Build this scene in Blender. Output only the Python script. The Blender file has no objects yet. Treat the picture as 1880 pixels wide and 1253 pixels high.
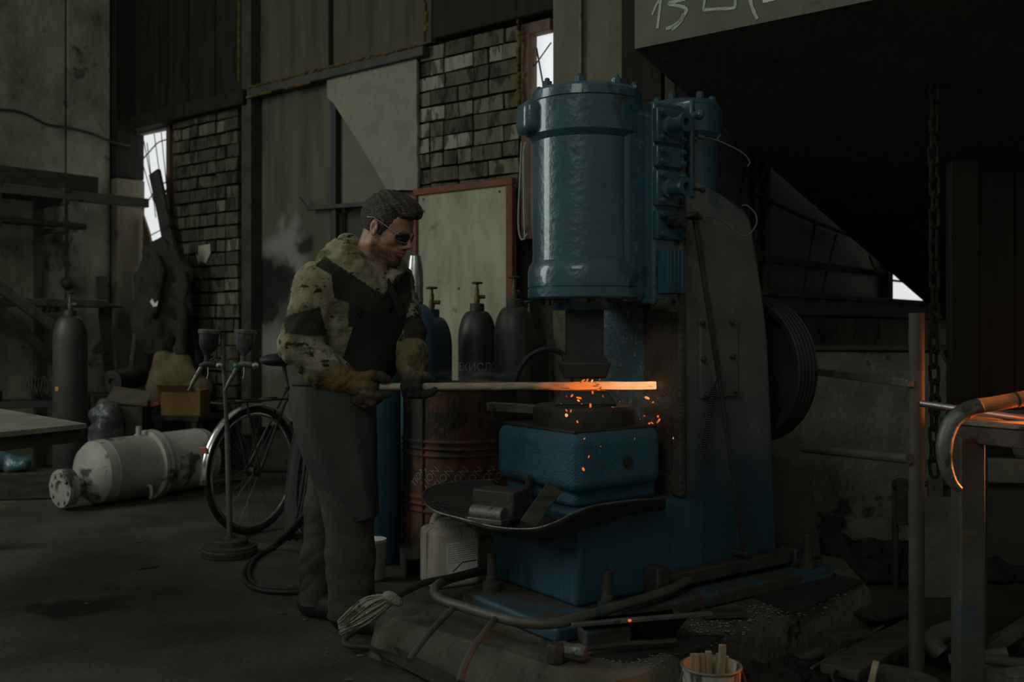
import bpy, math, random
import numpy as np
from mathutils import Vector, Matrix, noise as mnoise
random.seed(7)
PI = math.pi
scn = bpy.context.scene
COL = scn.collection
# ------------------------------------------------------------------ camera
CAM_Z, HOR, F = 1.145, 600.0, 35.0 / 36.0 * 1880.0
cam_d = bpy.data.cameras.new('camera')
cam = bpy.data.objects.new('camera', cam_d)
COL.objects.link(cam)
cam.location = (0, 0, CAM_Z)
cam.rotation_euler = (PI / 2, 0, 0)
cam_d.sensor_width = 36.0
cam_d.lens = 35.0
cam_d.shift_y = -(626.5 - HOR) / 1880.0
cam_d.clip_start = 0.05
cam_d.dof.use_dof = True
cam_d.dof.focus_distance = 3.72
cam_d.dof.aperture_fstop = 2.8
scn.camera = cam
# ------------------------------------------------------------------ colour management
scn.view_settings.view_transform = 'Standard'
scn.view_settings.look = 'None'
scn.view_settings.exposure = 0.0
scn.view_settings.gamma = 1.0
scn.view_settings.use_curve_mapping = False
# ------------------------------------------------------------------ world: dim grey daylight filling the hall
world = bpy.data.worlds.new('hall_daylight')
scn.world = world
world.use_nodes = True
bg = world.node_tree.nodes['Background']
bg.inputs[0].default_value = (0.95, 1.0, 0.84, 1)
bg.inputs[1].default_value = 0.13
# ------------------------------------------------------------------ lights


def area(name, loc, target, sx, sy, power, color, spread=180):
    d = bpy.data.lights.new(name, 'AREA')
    d.shape = 'RECTANGLE'
    d.size, d.size_y = sx, sy
    d.energy = power
    d.color = color
    d.spread = math.radians(spread)
    o = bpy.data.objects.new(name, d)
    COL.objects.link(o)
    o.location = loc
    o.rotation_euler = (Vector(target) - Vector(loc)).to_track_quat('-Z', 'Y').to_euler()
    return o


area('window_daylight', (-5.4, 4.3, 3.0), (0.3, 3.7, 1.1), 1.6, 2.6, 75, (0.93, 1.0, 0.93))
area('gate_daylight', (-2.5, -2.6, 5.2), (0.1, 4.2, 0.9), 2.6, 2.0, 60, (0.92, 1.0, 0.92))
area('furnace_glow', (1.97, 3.06, 1.0), (1.35, 2.74, 0.90), 0.22, 0.30, 7.5, (1.0, 0.25, 0.045), 56)
area('furnace_mouth_glow', (1.93, 2.80, 1.06), (1.48, 2.73, 0.90), 0.15, 0.2, 1.3, (1.0, 0.27, 0.05), 32)
area('furnace_back_glow', (2.75, 4.0, 0.95), (2.42, 4.42, 0.95), 0.25, 0.4, 0.14, (1.0, 0.2, 0.04), 90)
# ------------------------------------------------------------------ helpers


def P(px, py, Y):
    """world point of a picture point at distance Y along the view"""
    return Vector(((px - 940.0) / F * Y, Y, CAM_Z - (py - HOR) / F * Y))


def Pf(px, py):
    """floor point"""
    Y = CAM_Z * F / (py - HOR)
    return Vector(((px - 940.0) / F * Y, Y, 0))


def Pz(px, py, z):
    Y = (CAM_Z - z) * F / (py - HOR)
    return Vector(((px - 940.0) / F * Y, Y, z))


class MB:
    """collects shapes and links them as one mesh object"""

    def __init__(s):
        s.v, s.f, s.m = [], [], []
        s.mi = 0

    def add(s, vs, fs):
        n = len(s.v)
        s.v += [tuple(v) for v in vs]
        s.f += [tuple(i + n for i in f) for f in fs]
        s.m += [s.mi] * len(fs)
        return s

    def hex(s, p):
        return s.add(p, [(0, 3, 2, 1), (4, 5, 6, 7), (0, 1, 5, 4), (1, 2, 6, 5), (2, 3, 7, 6), (3, 0, 4, 7)])

    def box(s, c, size, M=None, top=None):
        x, y, z = size[0] / 2, size[1] / 2, size[2] / 2
        tx, ty = (x * top, y * top) if top else (x, y)
        ps = [(-x, -y, -z), (x, -y, -z), (x, y, -z), (-x, y, -z), (-tx, -ty, z), (tx, -ty, z), (tx, ty, z), (-tx, ty, z)]
        if M is not None:
            ps = [M @ Vector(p) for p in ps]
        c = Vector(c)
        return s.hex([Vector(p) + c for p in ps])

    def bb(s, lo, hi):
        return s.box([(a + b) / 2 for a, b in zip(lo, hi)], [b - a for a, b in zip(lo, hi)])

    def bar(s, a, b, w, h, up=(0, 0, 1)):
        """rectangular bar from a to b; w across, h along up"""
        a, b = Vector(a), Vector(b)
        d = (b - a).normalized()
        sd = d.cross(Vector(up)).normalized()
        u = sd.cross(d).normalized()
        ps = []
        for q in (a, b):
            ps += [q - sd * w / 2 - u * h / 2, q + sd * w / 2 - u * h / 2, q + sd * w / 2 + u * h / 2, q - sd * w / 2 + u * h / 2]
        return s.add(ps, [(0, 1, 2, 3), (7, 6, 5, 4), (0, 4, 5, 1), (1, 5, 6, 2), (2, 6, 7, 3), (3, 7, 4, 0)])

    def prism(s, poly, d):
        """poly: list of 3-D points, d: extrusion vector"""
        d = Vector(d)
        n = len(poly)
        ps = [Vector(p) for p in poly] + [Vector(p) + d for p in poly]
        fs = [tuple(range(n - 1, -1, -1)), tuple(range(n, 2 * n))]
        fs += [(i, (i + 1) % n, n + (i + 1) % n, n + i) for i in range(n)]
        return s.add(ps, fs)

    def tube(s, pts, r, n=8, closed=False, caps=True, sq=None):
        pts = [Vector(p) for p in pts]
        N = len(pts)
        rs = r if isinstance(r, (list, tuple)) else [r] * N
        up = None
        vs, fs = [], []
        for i, p in enumerate(pts):
            if closed:
                d = (pts[(i + 1) % N] - pts[i - 1])
            else:
                d = pts[min(i + 1, N - 1)] - pts[max(i - 1, 0)]
            d = d.normalized() if d.length > 1e-9 else Vector((0, 0, 1))
            if up is None:
                up = Vector((0, 0, 1)) if abs(d.z) < 0.9 else Vector((1, 0, 0))
            x = up - d * up.dot(d)
            x = x.normalized() if x.length > 1e-6 else d.orthogonal().normalized()
            up = x
            y = d.cross(x)
            for k in range(n):
                a = 2 * PI * k / n
                vs.append(p + (x * math.cos(a) * (sq or 1) + y * math.sin(a)) * rs[i])
        M = N if closed else N - 1
        for i in range(M):
            j = (i + 1) % N
            for k in range(n):
                fs.append((i * n + k, i * n + (k + 1) % n, j * n + (k + 1) % n, j * n + k))
        if caps and not closed:
            fs.append(tuple(range(n - 1, -1, -1)))
            fs.append(tuple((N - 1) * n + k for k in range(n)))
        return s.add(vs, fs)

    def cyl(s, a, b, r, n=20, r1=None, caps=True):
        return s.tube([a, b], [r, r if r1 is None else r1], n, caps=caps)

    def lathe(s, prof, n=32, M=None, a0=0.0, a1=2 * PI):
        """prof: (r, z) from bottom to top"""
        full = abs(a1 - a0 - 2 * PI) < 1e-6
        vs, fs = [], []
        cols = n if full else n + 1
        for r, z in prof:
            for k in range(cols):
                a = a0 + (a1 - a0) * k / n
                vs.append(Vector((r * math.cos(a), r * math.sin(a), z)))
        if M is not None:
            vs = [M @ v for v in vs]
        for i in range(len(prof) - 1):
            for k in range(n):
                k2 = (k + 1) % cols
                fs.append((i * cols + k, i * cols + k2, (i + 1) * cols + k2, (i + 1) * cols + k))
        if full:
            if prof[0][0] > 1e-6:
                fs.append(tuple(range(cols - 1, -1, -1)))
            if prof[-1][0] > 1e-6:
                fs.append(tuple((len(prof) - 1) * cols + k for k in range(cols)))
        return s.add(vs, fs)

    def ell(s, c, r, n=12, M=None):
        r = (r, r, r) if isinstance(r, (int, float)) else r
        vs, fs = [], []
        m = max(4, n // 2)
        for i in range(m + 1):
            th = PI * i / m
            for k in range(n):
                a = 2 * PI * k / n
                v = Vector((r[0] * math.sin(th) * math.cos(a), r[1] * math.sin(th) * math.sin(a), -r[2] * math.cos(th)))
                if M is not None:
                    v = M @ v
                vs.append(v + Vector(c))
        for i in range(m):
            for k in range(n):
                fs.append((i * n + k, i * n + (k + 1) % n, (i + 1) * n + (k + 1) % n, (i + 1) * n + k))
        return s.add(vs, fs)

    def grid(s, fn, nu, nv):
        vs = [fn(i / nu, j / nv) for j in range(nv + 1) for i in range(nu + 1)]
        w = nu + 1
        fs = [(j * w + i, j * w + i + 1, (j + 1) * w + i + 1, (j + 1) * w + i) for j in range(nv) for i in range(nu)]
        return s.add(vs, fs)

    def torus(s, c, R, r, axis=(0, 0, 1), n=24, m=8):
        ax = Vector(axis).normalized()
        x = ax.orthogonal().normalized()
        y = ax.cross(x)
        return s.tube([Vector(c) + (x * math.cos(2 * PI * k / n) + y * math.sin(2 * PI * k / n)) * R for k in range(n)], r, m, closed=True)

    def build(s, name, mat, parent=None, smooth=35, bevel=0, bseg=2, solid=0, sub=0, M=None, kind=None):
        me = bpy.data.meshes.new(name)
        me.from_pydata([tuple(v) for v in s.v], [], s.f)
        mats = mat if isinstance(mat, (list, tuple)) else [mat]
        for q in mats:
            me.materials.append(q)
        if len(mats) > 1:
            me.polygons.foreach_set('material_index', s.m)
        me.update()
        if smooth:
            me.shade_smooth()
            me.set_sharp_from_angle(angle=math.radians(smooth))
        o = bpy.data.objects.new(name, me)
        COL.objects.link(o)
        if parent is not None:
            o.parent = parent
        if M is not None:
            o.matrix_local = M
        if solid:
            md = o.modifiers.new('thickness', 'SOLIDIFY')
            md.thickness = solid
            md.offset = 0
        if sub:
            md = o.modifiers.new('subdivision', 'SUBSURF')
            md.levels = md.render_levels = sub
        if bevel:
            md = o.modifiers.new('bevel', 'BEVEL')
            md.width = bevel
            md.segments = bseg
            md.limit_method = 'ANGLE'
            md.angle_limit = math.radians(40)
            md.harden_normals = False
        if kind:
            o['kind'] = kind
        return o


def recalc(o):
    import bmesh
    bm = bmesh.new()
    bm.from_mesh(o.data)
    bmesh.ops.recalc_face_normals(bm, faces=bm.faces)
    bm.to_mesh(o.data)
    bm.free()
    return o


def tag(o, label=None, cat=None, group=None, kind=None):
    if label:
        o['label'] = label
    if cat:
        o['category'] = cat
    if group:
        o['group'] = group
    if kind:
        o['kind'] = kind
    return o


def thing(name, label, cat, M=None, group=None):
    o = bpy.data.objects.new(name, None)
    COL.objects.link(o)
    o.empty_display_size = 0.1
    if M is not None:
        o.matrix_world = M
    return tag(o, label, cat, group)


def dup(o, M=None, parent=None):
    c = o.copy()
    COL.objects.link(c)
    if parent is not None:
        c.parent = parent
    for ch in list(o.children):
        dup(ch, None, c)
    if M is not None:
        c.matrix_world = M
    return c


def T(x, y, z, rz=0.0, rx=0.0, ry=0.0):
    return Matrix.Translation((x, y, z)) @ Matrix.Rotation(rz, 4, 'Z') @ Matrix.Rotation(rx, 4, 'X') @ Matrix.Rotation(ry, 4, 'Y')


def spline(pts, n=8, closed=False):
    pts = [Vector(p) for p in pts]
    out = []
    N = len(pts)
    for i in range(N if closed else N - 1):
        g = (lambda k: pts[k % N]) if closed else (lambda k: pts[max(0, min(N - 1, k))])
        p0, p1, p2, p3 = g(i - 1), g(i), g(i + 1), g(i + 2)
        for j in range(n):
            t = j / n
            out.append(0.5 * ((2 * p1) + (p2 - p0) * t + (2 * p0 - 5 * p1 + 4 * p2 - p3) * t * t + (3 * p1 - p0 - 3 * p2 + p3) * t ** 3))
    if not closed:
        out.append(pts[-1])
    return out


# ------------------------------------------------------------------ materials


def nt(name):
    m = bpy.data.materials.new(name)
    m.use_nodes = True
    t = m.node_tree
    return m, t, t.nodes['Principled BSDF']


def node(t, typ, **kw):
    n = t.nodes.new(typ)
    for k, v in kw.items():
        if k.startswith('i_'):
            k = k[2:]
            key = int(k) if k.isdigit() else k
            n.inputs[key].default_value = v
        else:
            setattr(n, k, v)
    return n


def c4(c):
    return (c[0], c[1], c[2], 1.0)


def pmat(name, c1, c2=None, scale=6.0, rough=0.6, rough2=None, metal=0.0, bump=0.15, bscale=60.0, stretch=(1, 1, 1),
         patch=None, patch2=None, spec=0.5, detail=6.0, coat=0.0, lo=0.35, hi=0.65, rnd=False):
    """two-tone noise paint; patch = (colour, scale, threshold, roughness) for chips, rust or dirt"""
    m, t, b = nt(name)
    L = t.links.new
    tc = node(t, 'ShaderNodeTexCoord')
    mp = node(t, 'ShaderNodeMapping')
    mp.inputs['Scale'].default_value = stretch
    base = tc.outputs['Object']
    if rnd:
        oi = node(t, 'ShaderNodeObjectInfo')
        va = node(t, 'ShaderNodeVectorMath', operation='MULTIPLY_ADD')
        va.inputs[1].default_value = (37.0, 53.0, 29.0)
        L(oi.outputs['Random'], va.inputs[0])
        L(base, va.inputs[2])
        base = va.outputs[0]
    L(base, mp.inputs[0])
    n1 = node(t, 'ShaderNodeTexNoise', i_Scale=scale, i_Detail=detail, i_Roughness=0.6)
    L(mp.outputs[0], n1.inputs['Vector'])
    rmp = node(t, 'ShaderNodeValToRGB')
    rmp.color_ramp.elements[0].position = lo
    rmp.color_ramp.elements[1].position = hi
    rmp.color_ramp.elements[0].color = c4(c1)
    rmp.color_ramp.elements[1].color = c4(c2 or c1)
    L(n1.outputs['Fac'], rmp.inputs[0])
    col = rmp.outputs[0]
    r2 = rough if rough2 is None else rough2
    rr = node(t, 'ShaderNodeMapRange', i_3=rough, i_4=r2)
    L(n1.outputs['Fac'], rr.inputs[0])
    rough_out = rr.outputs[0]
    met = None
    hsum = None
    for pt in (patch, patch2):
        if not pt:
            continue
        pc, ps, pth, pr = pt[:4]
        n2 = node(t, 'ShaderNodeTexNoise', i_Scale=ps, i_Detail=8.0, i_Roughness=0.65)
        if len(pt) > 4:
            mp2 = node(t, 'ShaderNodeMapping')
            mp2.inputs['Scale'].default_value = pt[4]
            L(base, mp2.inputs[0])
            L(mp2.outputs[0], n2.inputs['Vector'])
        else:
            L(base, n2.inputs['Vector'])
        st = node(t, 'ShaderNodeMapRange', i_1=pth, i_2=pth + 0.05)
        L(n2.outputs['Fac'], st.inputs[0])
        mx = node(t, 'ShaderNodeMix', data_type='RGBA')
        L(st.outputs[0], mx.inputs[0])
        L(col, mx.inputs[6])
        mx.inputs[7].default_value = c4(pc)
        col = mx.outputs[2]
        mr = node(t, 'ShaderNodeMix', data_type='FLOAT')
        L(st.outputs[0], mr.inputs[0])
        L(rough_out, mr.inputs[2])
        mr.inputs[3].default_value = pr
        rough_out = mr.outputs[0]
        hsum = st.outputs[0]
    L(col, b.inputs['Base Color'])
    L(rough_out, b.inputs['Roughness'])
    b.inputs['Metallic'].default_value = metal
    b.inputs['Specular IOR Level'].default_value = spec
    b.inputs['Coat Weight'].default_value = coat
    if bump:
        n3 = node(t, 'ShaderNodeTexNoise', i_Scale=bscale, i_Detail=5.0)
        L(mp.outputs[0], n3.inputs['Vector'])
        bp = node(t, 'ShaderNodeBump', i_Strength=bump, i_Distance=0.02)
        L(n3.outputs['Fac'], bp.inputs['Height'])
        last = bp
        if hsum is not None:
            bp2 = node(t, 'ShaderNodeBump', i_Strength=0.25, i_Distance=0.004)
            L(hsum, bp2.inputs['Height'])
            L(bp.outputs[0], bp2.inputs['Normal'])
            last = bp2
        L(last.outputs[0], b.inputs['Normal'])
    return m


def emit(name, col, strength, var=0.0, scale=10):
    m, t, b = nt(name)
    b.inputs['Base Color'].default_value = c4([c * 0.3 for c in col])
    b.inputs['Emission Color'].default_value = c4(col)
    b.inputs['Emission Strength'].default_value = strength
    if var:
        n1 = node(t, 'ShaderNodeTexNoise', i_Scale=scale, i_Detail=3.0)
        tc = node(t, 'ShaderNodeTexCoord')
        t.links.new(tc.outputs['Object'], n1.inputs['Vector'])
        rr = node(t, 'ShaderNodeMapRange', i_1=0.3, i_2=0.7, i_3=strength * (1 - var), i_4=strength)
        t.links.new(n1.outputs['Fac'], rr.inputs[0])
        t.links.new(rr.outputs[0], b.inputs['Emission Strength'])
    return m


M = {}
M['floor'] = pmat('oily_concrete_floor', (0.036, 0.034, 0.025), (0.078, 0.074, 0.056), scale=2.2, rough=0.78, rough2=0.6, bump=0.35, bscale=35,
                  patch=((0.11, 0.10, 0.062), 1.3, 0.63, 0.85), patch2=((0.018, 0.018, 0.015), 0.9, 0.58, 0.5), spec=0.25)
M['concrete'] = pmat('stained_concrete', (0.13, 0.124, 0.092), (0.34, 0.327, 0.248), scale=2.6, rough=0.9, bump=0.3, bscale=30, spec=0.2,
                     patch=((0.08, 0.076, 0.055), 2.2, 0.57, 0.9), patch2=((0.50, 0.485, 0.40), 8, 0.66, 0.9, (2.5, 2.5, 0.5)), stretch=(1, 1, 0.7))
M['concrete_dark'] = pmat('sooty_concrete', (0.085, 0.086, 0.068), (0.18, 0.178, 0.14), scale=4.0, rough=0.9, bump=0.35, bscale=35, spec=0.2,
                          patch=((0.03, 0.03, 0.024), 2.5, 0.58, 0.9), patch2=((0.2, 0.2, 0.16), 18, 0.70, 0.9))
M['plinth'] = pmat('plinth_concrete', (0.06, 0.057, 0.043), (0.135, 0.128, 0.095), scale=5.0, rough=0.85, bump=0.4, bscale=40, spec=0.25,
                   patch=((0.09, 0.07, 0.035), 3.0, 0.62, 0.8), patch2=((0.025, 0.025, 0.022), 4.5, 0.58, 0.7))
M['plaster'] = pmat('column_plaster', (0.10, 0.09, 0.062), (0.17, 0.155, 0.108), scale=2.5, rough=0.9, bump=0.2, bscale=25, spec=0.2,
                    patch=((0.07, 0.062, 0.043), 3, 0.58, 0.9), stretch=(1, 1, 0.4))
M['wall_sheet'] = pmat('brown_wall_sheet', (0.05, 0.046, 0.03), (0.09, 0.083, 0.056), scale=2.0, rough=0.8, bump=0.1, bscale=25, stretch=(4, 4, 0.6), spec=0.25)
M['gate_sheet'] = pmat('greenish_gate_sheet', (0.052, 0.051, 0.034), (0.105, 0.102, 0.070), scale=2.2, rough=0.75, bump=0.1, bscale=25, stretch=(3, 3, 0.5), spec=0.25)
M['gate_splashed'] = pmat('gate_sheet_with_paint', (0.052, 0.051, 0.034), (0.105, 0.102, 0.070), scale=2.2, rough=0.75, bump=0.1, bscale=25, stretch=(3, 3, 0.5), spec=0.25)
M['dark_board'] = pmat('sooty_boards', (0.012, 0.0115, 0.009), (0.024, 0.022, 0.016), scale=4.0, rough=0.85, bump=0.2, bscale=30, stretch=(4, 4, 0.5), spec=0.2)
M['mortar'] = pmat('mortar', (0.028, 0.027, 0.021), (0.05, 0.049, 0.037), scale=8, rough=0.95, bump=0.4, bscale=60, spec=0.1)
M['brick_a'] = pmat('brick_grey_buff', (0.115, 0.107, 0.073), (0.19, 0.178, 0.122), scale=6, rough=0.92, bump=0.35, bscale=50, stretch=(3, 3, 0.6), spec=0.15, patch=((0.055, 0.051, 0.036), 9, 0.52, 0.9, (1.4, 1.4, 0.5)), rnd=True)
M['brick_b'] = pmat('brick_dirty_brown', (0.075, 0.066, 0.044), (0.125, 0.113, 0.075), scale=6, rough=0.92, bump=0.35, bscale=50, stretch=(3, 3, 0.6), spec=0.15, patch=((0.04, 0.037, 0.027), 9, 0.52, 0.9, (1.4, 1.4, 0.5)), rnd=True)
M['brick_c'] = pmat('brick_whitewashed', (0.20, 0.195, 0.15), (0.30, 0.295, 0.24), scale=6, rough=0.92, bump=0.35, bscale=50, stretch=(3, 3, 0.6), spec=0.15, patch=((0.08, 0.076, 0.055), 9, 0.50, 0.9, (1.4, 1.4, 0.5)), rnd=True)
M['brick_d'] = pmat('brick_sooty', (0.05, 0.047, 0.035), (0.085, 0.08, 0.058), scale=6, rough=0.92, bump=0.35, bscale=50, stretch=(3, 3, 0.6), spec=0.15, patch=((0.03, 0.028, 0.021), 9, 0.52, 0.9, (1.4, 1.4, 0.5)), rnd=True)
M['felt'] = pmat('grey_insulation_sheet', (0.20, 0.198, 0.155), (0.265, 0.262, 0.205), scale=5, rough=0.95, bump=0.2, bscale=80, spec=0.1, patch=((0.13, 0.125, 0.095), 5, 0.62, 0.95))
M['felt_dark'] = pmat('grey_board_behind', (0.125, 0.125, 0.095), (0.165, 0.163, 0.125), scale=4, rough=0.95, bump=0.2, bscale=60, spec=0.1)
M['foam'] = pmat('yellow_foam', (0.085, 0.06, 0.018), (0.16, 0.11, 0.035), scale=20, rough=0.9, bump=0.6, bscale=60, spec=0.1)
M['red_frame'] = pmat('red_brown_frame', (0.115, 0.038, 0.024), (0.18, 0.055, 0.034), scale=9, rough=0.75, bump=0.15)
M['board'] = pmat('yellowed_board', (0.27, 0.262, 0.195), (0.42, 0.41, 0.31), scale=3.2, rough=0.85, bump=0.12, bscale=30, stretch=(2.5, 2.5, 0.7), spec=0.2, patch=((0.23, 0.23, 0.165), 7, 0.62, 0.9), patch2=((0.17, 0.165, 0.12), 2.5, 0.66, 0.9))
M['steel_dark'] = pmat('dark_steel', (0.035, 0.034, 0.030), (0.065, 0.062, 0.052), scale=7, rough=0.55, rough2=0.7, metal=0.3, bump=0.2, bscale=50, patch=((0.07, 0.045, 0.025), 6, 0.66, 0.85))
M['steel'] = pmat('worn_steel', (0.11, 0.11, 0.10), (0.20, 0.20, 0.185), scale=9, rough=0.42, rough2=0.6, metal=0.6, bump=0.15, bscale=70, patch=((0.06, 0.055, 0.045), 8, 0.60, 0.7))
M['steel_bright'] = pmat('bright_steel', (0.42, 0.42, 0.40), (0.62, 0.62, 0.6), scale=10, rough=0.25, rough2=0.4, metal=0.95, bump=0.05)
M['chrome'] = pmat('chrome', (0.7, 0.7, 0.68), (0.85, 0.85, 0.83), scale=10, rough=0.15, rough2=0.3, metal=1.0, bump=0.02, patch=((0.12, 0.1, 0.08), 14, 0.66, 0.6))
M['black'] = pmat('black_paint', (0.018, 0.018, 0.017), (0.03, 0.03, 0.027), scale=8, rough=0.5, rough2=0.65, bump=0.1)
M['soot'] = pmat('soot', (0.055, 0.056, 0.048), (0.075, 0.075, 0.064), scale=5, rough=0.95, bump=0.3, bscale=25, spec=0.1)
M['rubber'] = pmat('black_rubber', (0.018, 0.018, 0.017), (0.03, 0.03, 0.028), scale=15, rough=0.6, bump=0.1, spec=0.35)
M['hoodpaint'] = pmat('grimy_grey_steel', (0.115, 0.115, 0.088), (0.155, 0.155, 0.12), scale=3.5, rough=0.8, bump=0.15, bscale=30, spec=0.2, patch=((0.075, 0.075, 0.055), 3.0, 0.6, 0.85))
M['chalk'] = pmat('green_white_chalk', (0.34, 0.42, 0.30), (0.50, 0.55, 0.43), scale=40, rough=0.95, bump=0.2, spec=0.1)
M['chalk_white'] = pmat('white_chalk', (0.6, 0.62, 0.55), (0.75, 0.77, 0.7), scale=40, rough=0.95, bump=0.2, spec=0.1)
BL1, BL2 = (0.030, 0.080, 0.114), (0.042, 0.104, 0.142)
M['blue'] = pmat('glossy_blue_machine_paint', BL1, BL2, scale=5, rough=0.26, rough2=0.4, bump=0.16, bscale=42, spec=0.5, coat=0.5,
                 patch=((0.024, 0.040, 0.048), 6.5, 0.60, 0.6), patch2=((0.15, 0.17, 0.17), 14, 0.665, 0.45))
M['blue_rough'] = pmat('thick_blue_paint', (0.030, 0.098, 0.150), (0.046, 0.130, 0.188), scale=14, rough=0.42, rough2=0.55, bump=0.55, bscale=170, spec=0.4,
                       patch=((0.02, 0.025, 0.03), 10, 0.71, 0.6))
M['blue_flat'] = pmat('streaked_blue_paint', (0.022, 0.066, 0.100), (0.036, 0.092, 0.132), scale=7, rough=0.5, rough2=0.62, bump=0.12, bscale=25, spec=0.35, stretch=(8, 8, 0.5),
                      patch=((0.03, 0.03, 0.03), 3.0, 0.66, 0.7))
M['column_paint'] = pmat('sooty_blue_grey_paint', (0.095, 0.097, 0.097), (0.165, 0.158, 0.150), scale=4, rough=0.6, rough2=0.7, bump=0.15, bscale=30, spec=0.3,
                         patch=((0.05, 0.085, 0.105), 1.6, 0.60, 0.5), patch2=((0.20, 0.22, 0.225), 6.0, 0.66, 0.6, (1, 1, 0.25)))
M['blue_scorched'] = pmat('scorched_blue_paint', (0.045, 0.115, 0.16), (0.06, 0.13, 0.17), scale=5, rough=0.42, rough2=0.6, bump=0.3, bscale=70, spec=0.45,
                          patch=((0.30, 0.32, 0.33), 48, 0.60, 0.4, (1, 1, 0.5)), patch2=((0.03, 0.022, 0.016), 3.0, 0.56, 0.7))
M['scorch'] = pmat('scorched_scale', (0.04, 0.034, 0.03), (0.085, 0.072, 0.062), scale=6, rough=0.42, rough2=0.6, bump=0.35, bscale=80, spec=0.4, patch=((0.12, 0.12, 0.12), 40, 0.68, 0.45), patch2=((0.028, 0.05, 0.062), 4, 0.60, 0.6))
M['rust_blue'] = pmat('rusty_blue_plate', (0.026, 0.068, 0.098), (0.038, 0.086, 0.12), scale=6, rough=0.6, bump=0.25, bscale=50, patch=((0.05, 0.038, 0.028), 3.5, 0.46, 0.85), patch2=((0.09, 0.045, 0.03), 12, 0.66, 0.85))
M['pan'] = pmat('burnt_pan_steel', (0.022, 0.021, 0.019), (0.04, 0.037, 0.032), scale=5, rough=0.6, rough2=0.75, metal=0.2, bump=0.2, bscale=30, patch=((0.06, 0.04, 0.026), 6, 0.64, 0.85))
M['rust'] = pmat('orange_rust', (0.085, 0.036, 0.018), (0.16, 0.06, 0.027), scale=4, rough=0.8, bump=0.25, bscale=40, stretch=(1.5, 1.5, 0.8), patch=((0.024, 0.022, 0.017), 3.0, 0.455, 0.8), patch2=((0.07, 0.06, 0.047), 9, 0.66, 0.8))
M['cyl_black'] = pmat('gas_cylinder_black', (0.022, 0.022, 0.019), (0.04, 0.039, 0.034), scale=6, rough=0.42, rough2=0.55, bump=0.1, bscale=30, patch=((0.08, 0.075, 0.055), 10, 0.70, 0.7))
M['cyl_dark'] = pmat('gas_cylinder_dark_grey', (0.035, 0.036, 0.033), (0.055, 0.056, 0.05), scale=6, rough=0.4, rough2=0.55, bump=0.1, bscale=30, patch=((0.09, 0.085, 0.07), 10, 0.70, 0.7))
M['cyl_blue'] = pmat('gas_cylinder_blue', (0.028, 0.085, 0.135), (0.04, 0.115, 0.17), scale=6, rough=0.45, rough2=0.6, bump=0.1, bscale=30, patch=((0.06, 0.065, 0.06), 7, 0.68, 0.7))
M['brass'] = pmat('dull_brass', (0.10, 0.082, 0.045), (0.18, 0.145, 0.075), scale=15, rough=0.45, metal=0.7, bump=0.1)
M['tank'] = pmat('grey_tank_paint', (0.30, 0.305, 0.26), (0.39, 0.395, 0.34), scale=5, rough=0.5, rough2=0.62, bump=0.12, bscale=30, patch=((0.06, 0.063, 0.05), 3.4, 0.565, 0.6), patch2=((0.1, 0.1, 0.08), 14, 0.66, 0.7))
M['wood'] = pmat('old_wood', (0.085, 0.075, 0.052), (0.15, 0.13, 0.09), scale=4, rough=0.85, bump=0.3, bscale=20, stretch=(1.5, 10, 10), spec=0.2)
M['wood_dark'] = pmat('dark_sooty_wood', (0.035, 0.033, 0.025), (0.07, 0.065, 0.048), scale=4, rough=0.85, bump=0.3, bscale=20, stretch=(2, 8, 8), spec=0.2)
M['kindling'] = pmat('split_kindling', (0.22, 0.18, 0.11), (0.34, 0.28, 0.18), scale=8, rough=0.85, bump=0.3, bscale=30, stretch=(6, 6, 1), spec=0.2)
M['cardboard'] = pmat('cardboard', (0.22, 0.125, 0.04), (0.28, 0.165, 0.055), scale=4, rough=0.9, bump=0.1)
M['sack'] = pmat('brown_sackcloth', (0.12, 0.095, 0.058), (0.20, 0.16, 0.10), scale=6, rough=0.95, bump=0.5, bscale=40, spec=0.1, patch=((0.14, 0.075, 0.04), 4, 0.60, 0.95))
M['bag_clear'] = pmat('dirty_polythene', (0.05, 0.055, 0.055), (0.16, 0.17, 0.17), scale=9, rough=0.18, rough2=0.3, bump=0.9, bscale=18, spec=0.6)
M['can_plastic'] = pmat('pinkish_white_plastic', (0.56, 0.49, 0.41), (0.66, 0.60, 0.51), scale=4, rough=0.5, bump=0.05, spec=0.4, stretch=(5, 5, 0.5), patch=((0.30, 0.21, 0.14), 3.5, 0.56, 0.6, (6, 6, 0.4)))
M['paper'] = pmat('paper_label', (0.70, 0.70, 0.66), (0.8, 0.8, 0.75), scale=12, rough=0.9, bump=0.05, spec=0.2)
M['ink'] = pmat('ink', (0.04, 0.04, 0.04), rough=0.9, bump=0)
M['ink_grey'] = pmat('grey_ink', (0.26, 0.26, 0.235), rough=0.9, bump=0)
M['canvas'] = pmat('dark_canvas', (0.028, 0.028, 0.022), (0.05, 0.05, 0.038), scale=5, rough=0.95, bump=0.4, bscale=40, spec=0.1)
M['rag'] = pmat('grey_frayed_cloth', (0.24, 0.23, 0.17), (0.36, 0.345, 0.265), scale=10, rough=0.95, bump=0.6, bscale=60, stretch=(2, 2, 2), spec=0.1, patch=((0.1, 0.095, 0.07), 9, 0.55, 0.95))
M['glow_tint_pipe'] = pmat('pipe_tinted_by_furnace_glow', (0.42, 0.17, 0.06), (0.55, 0.24, 0.09), scale=6, rough=0.45, rough2=0.6, metal=0.35, bump=0.15, bscale=30, patch=((0.12, 0.09, 0.06), 7, 0.62, 0.7))  # orange base colour stands in for furnace glow on the near side
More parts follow.
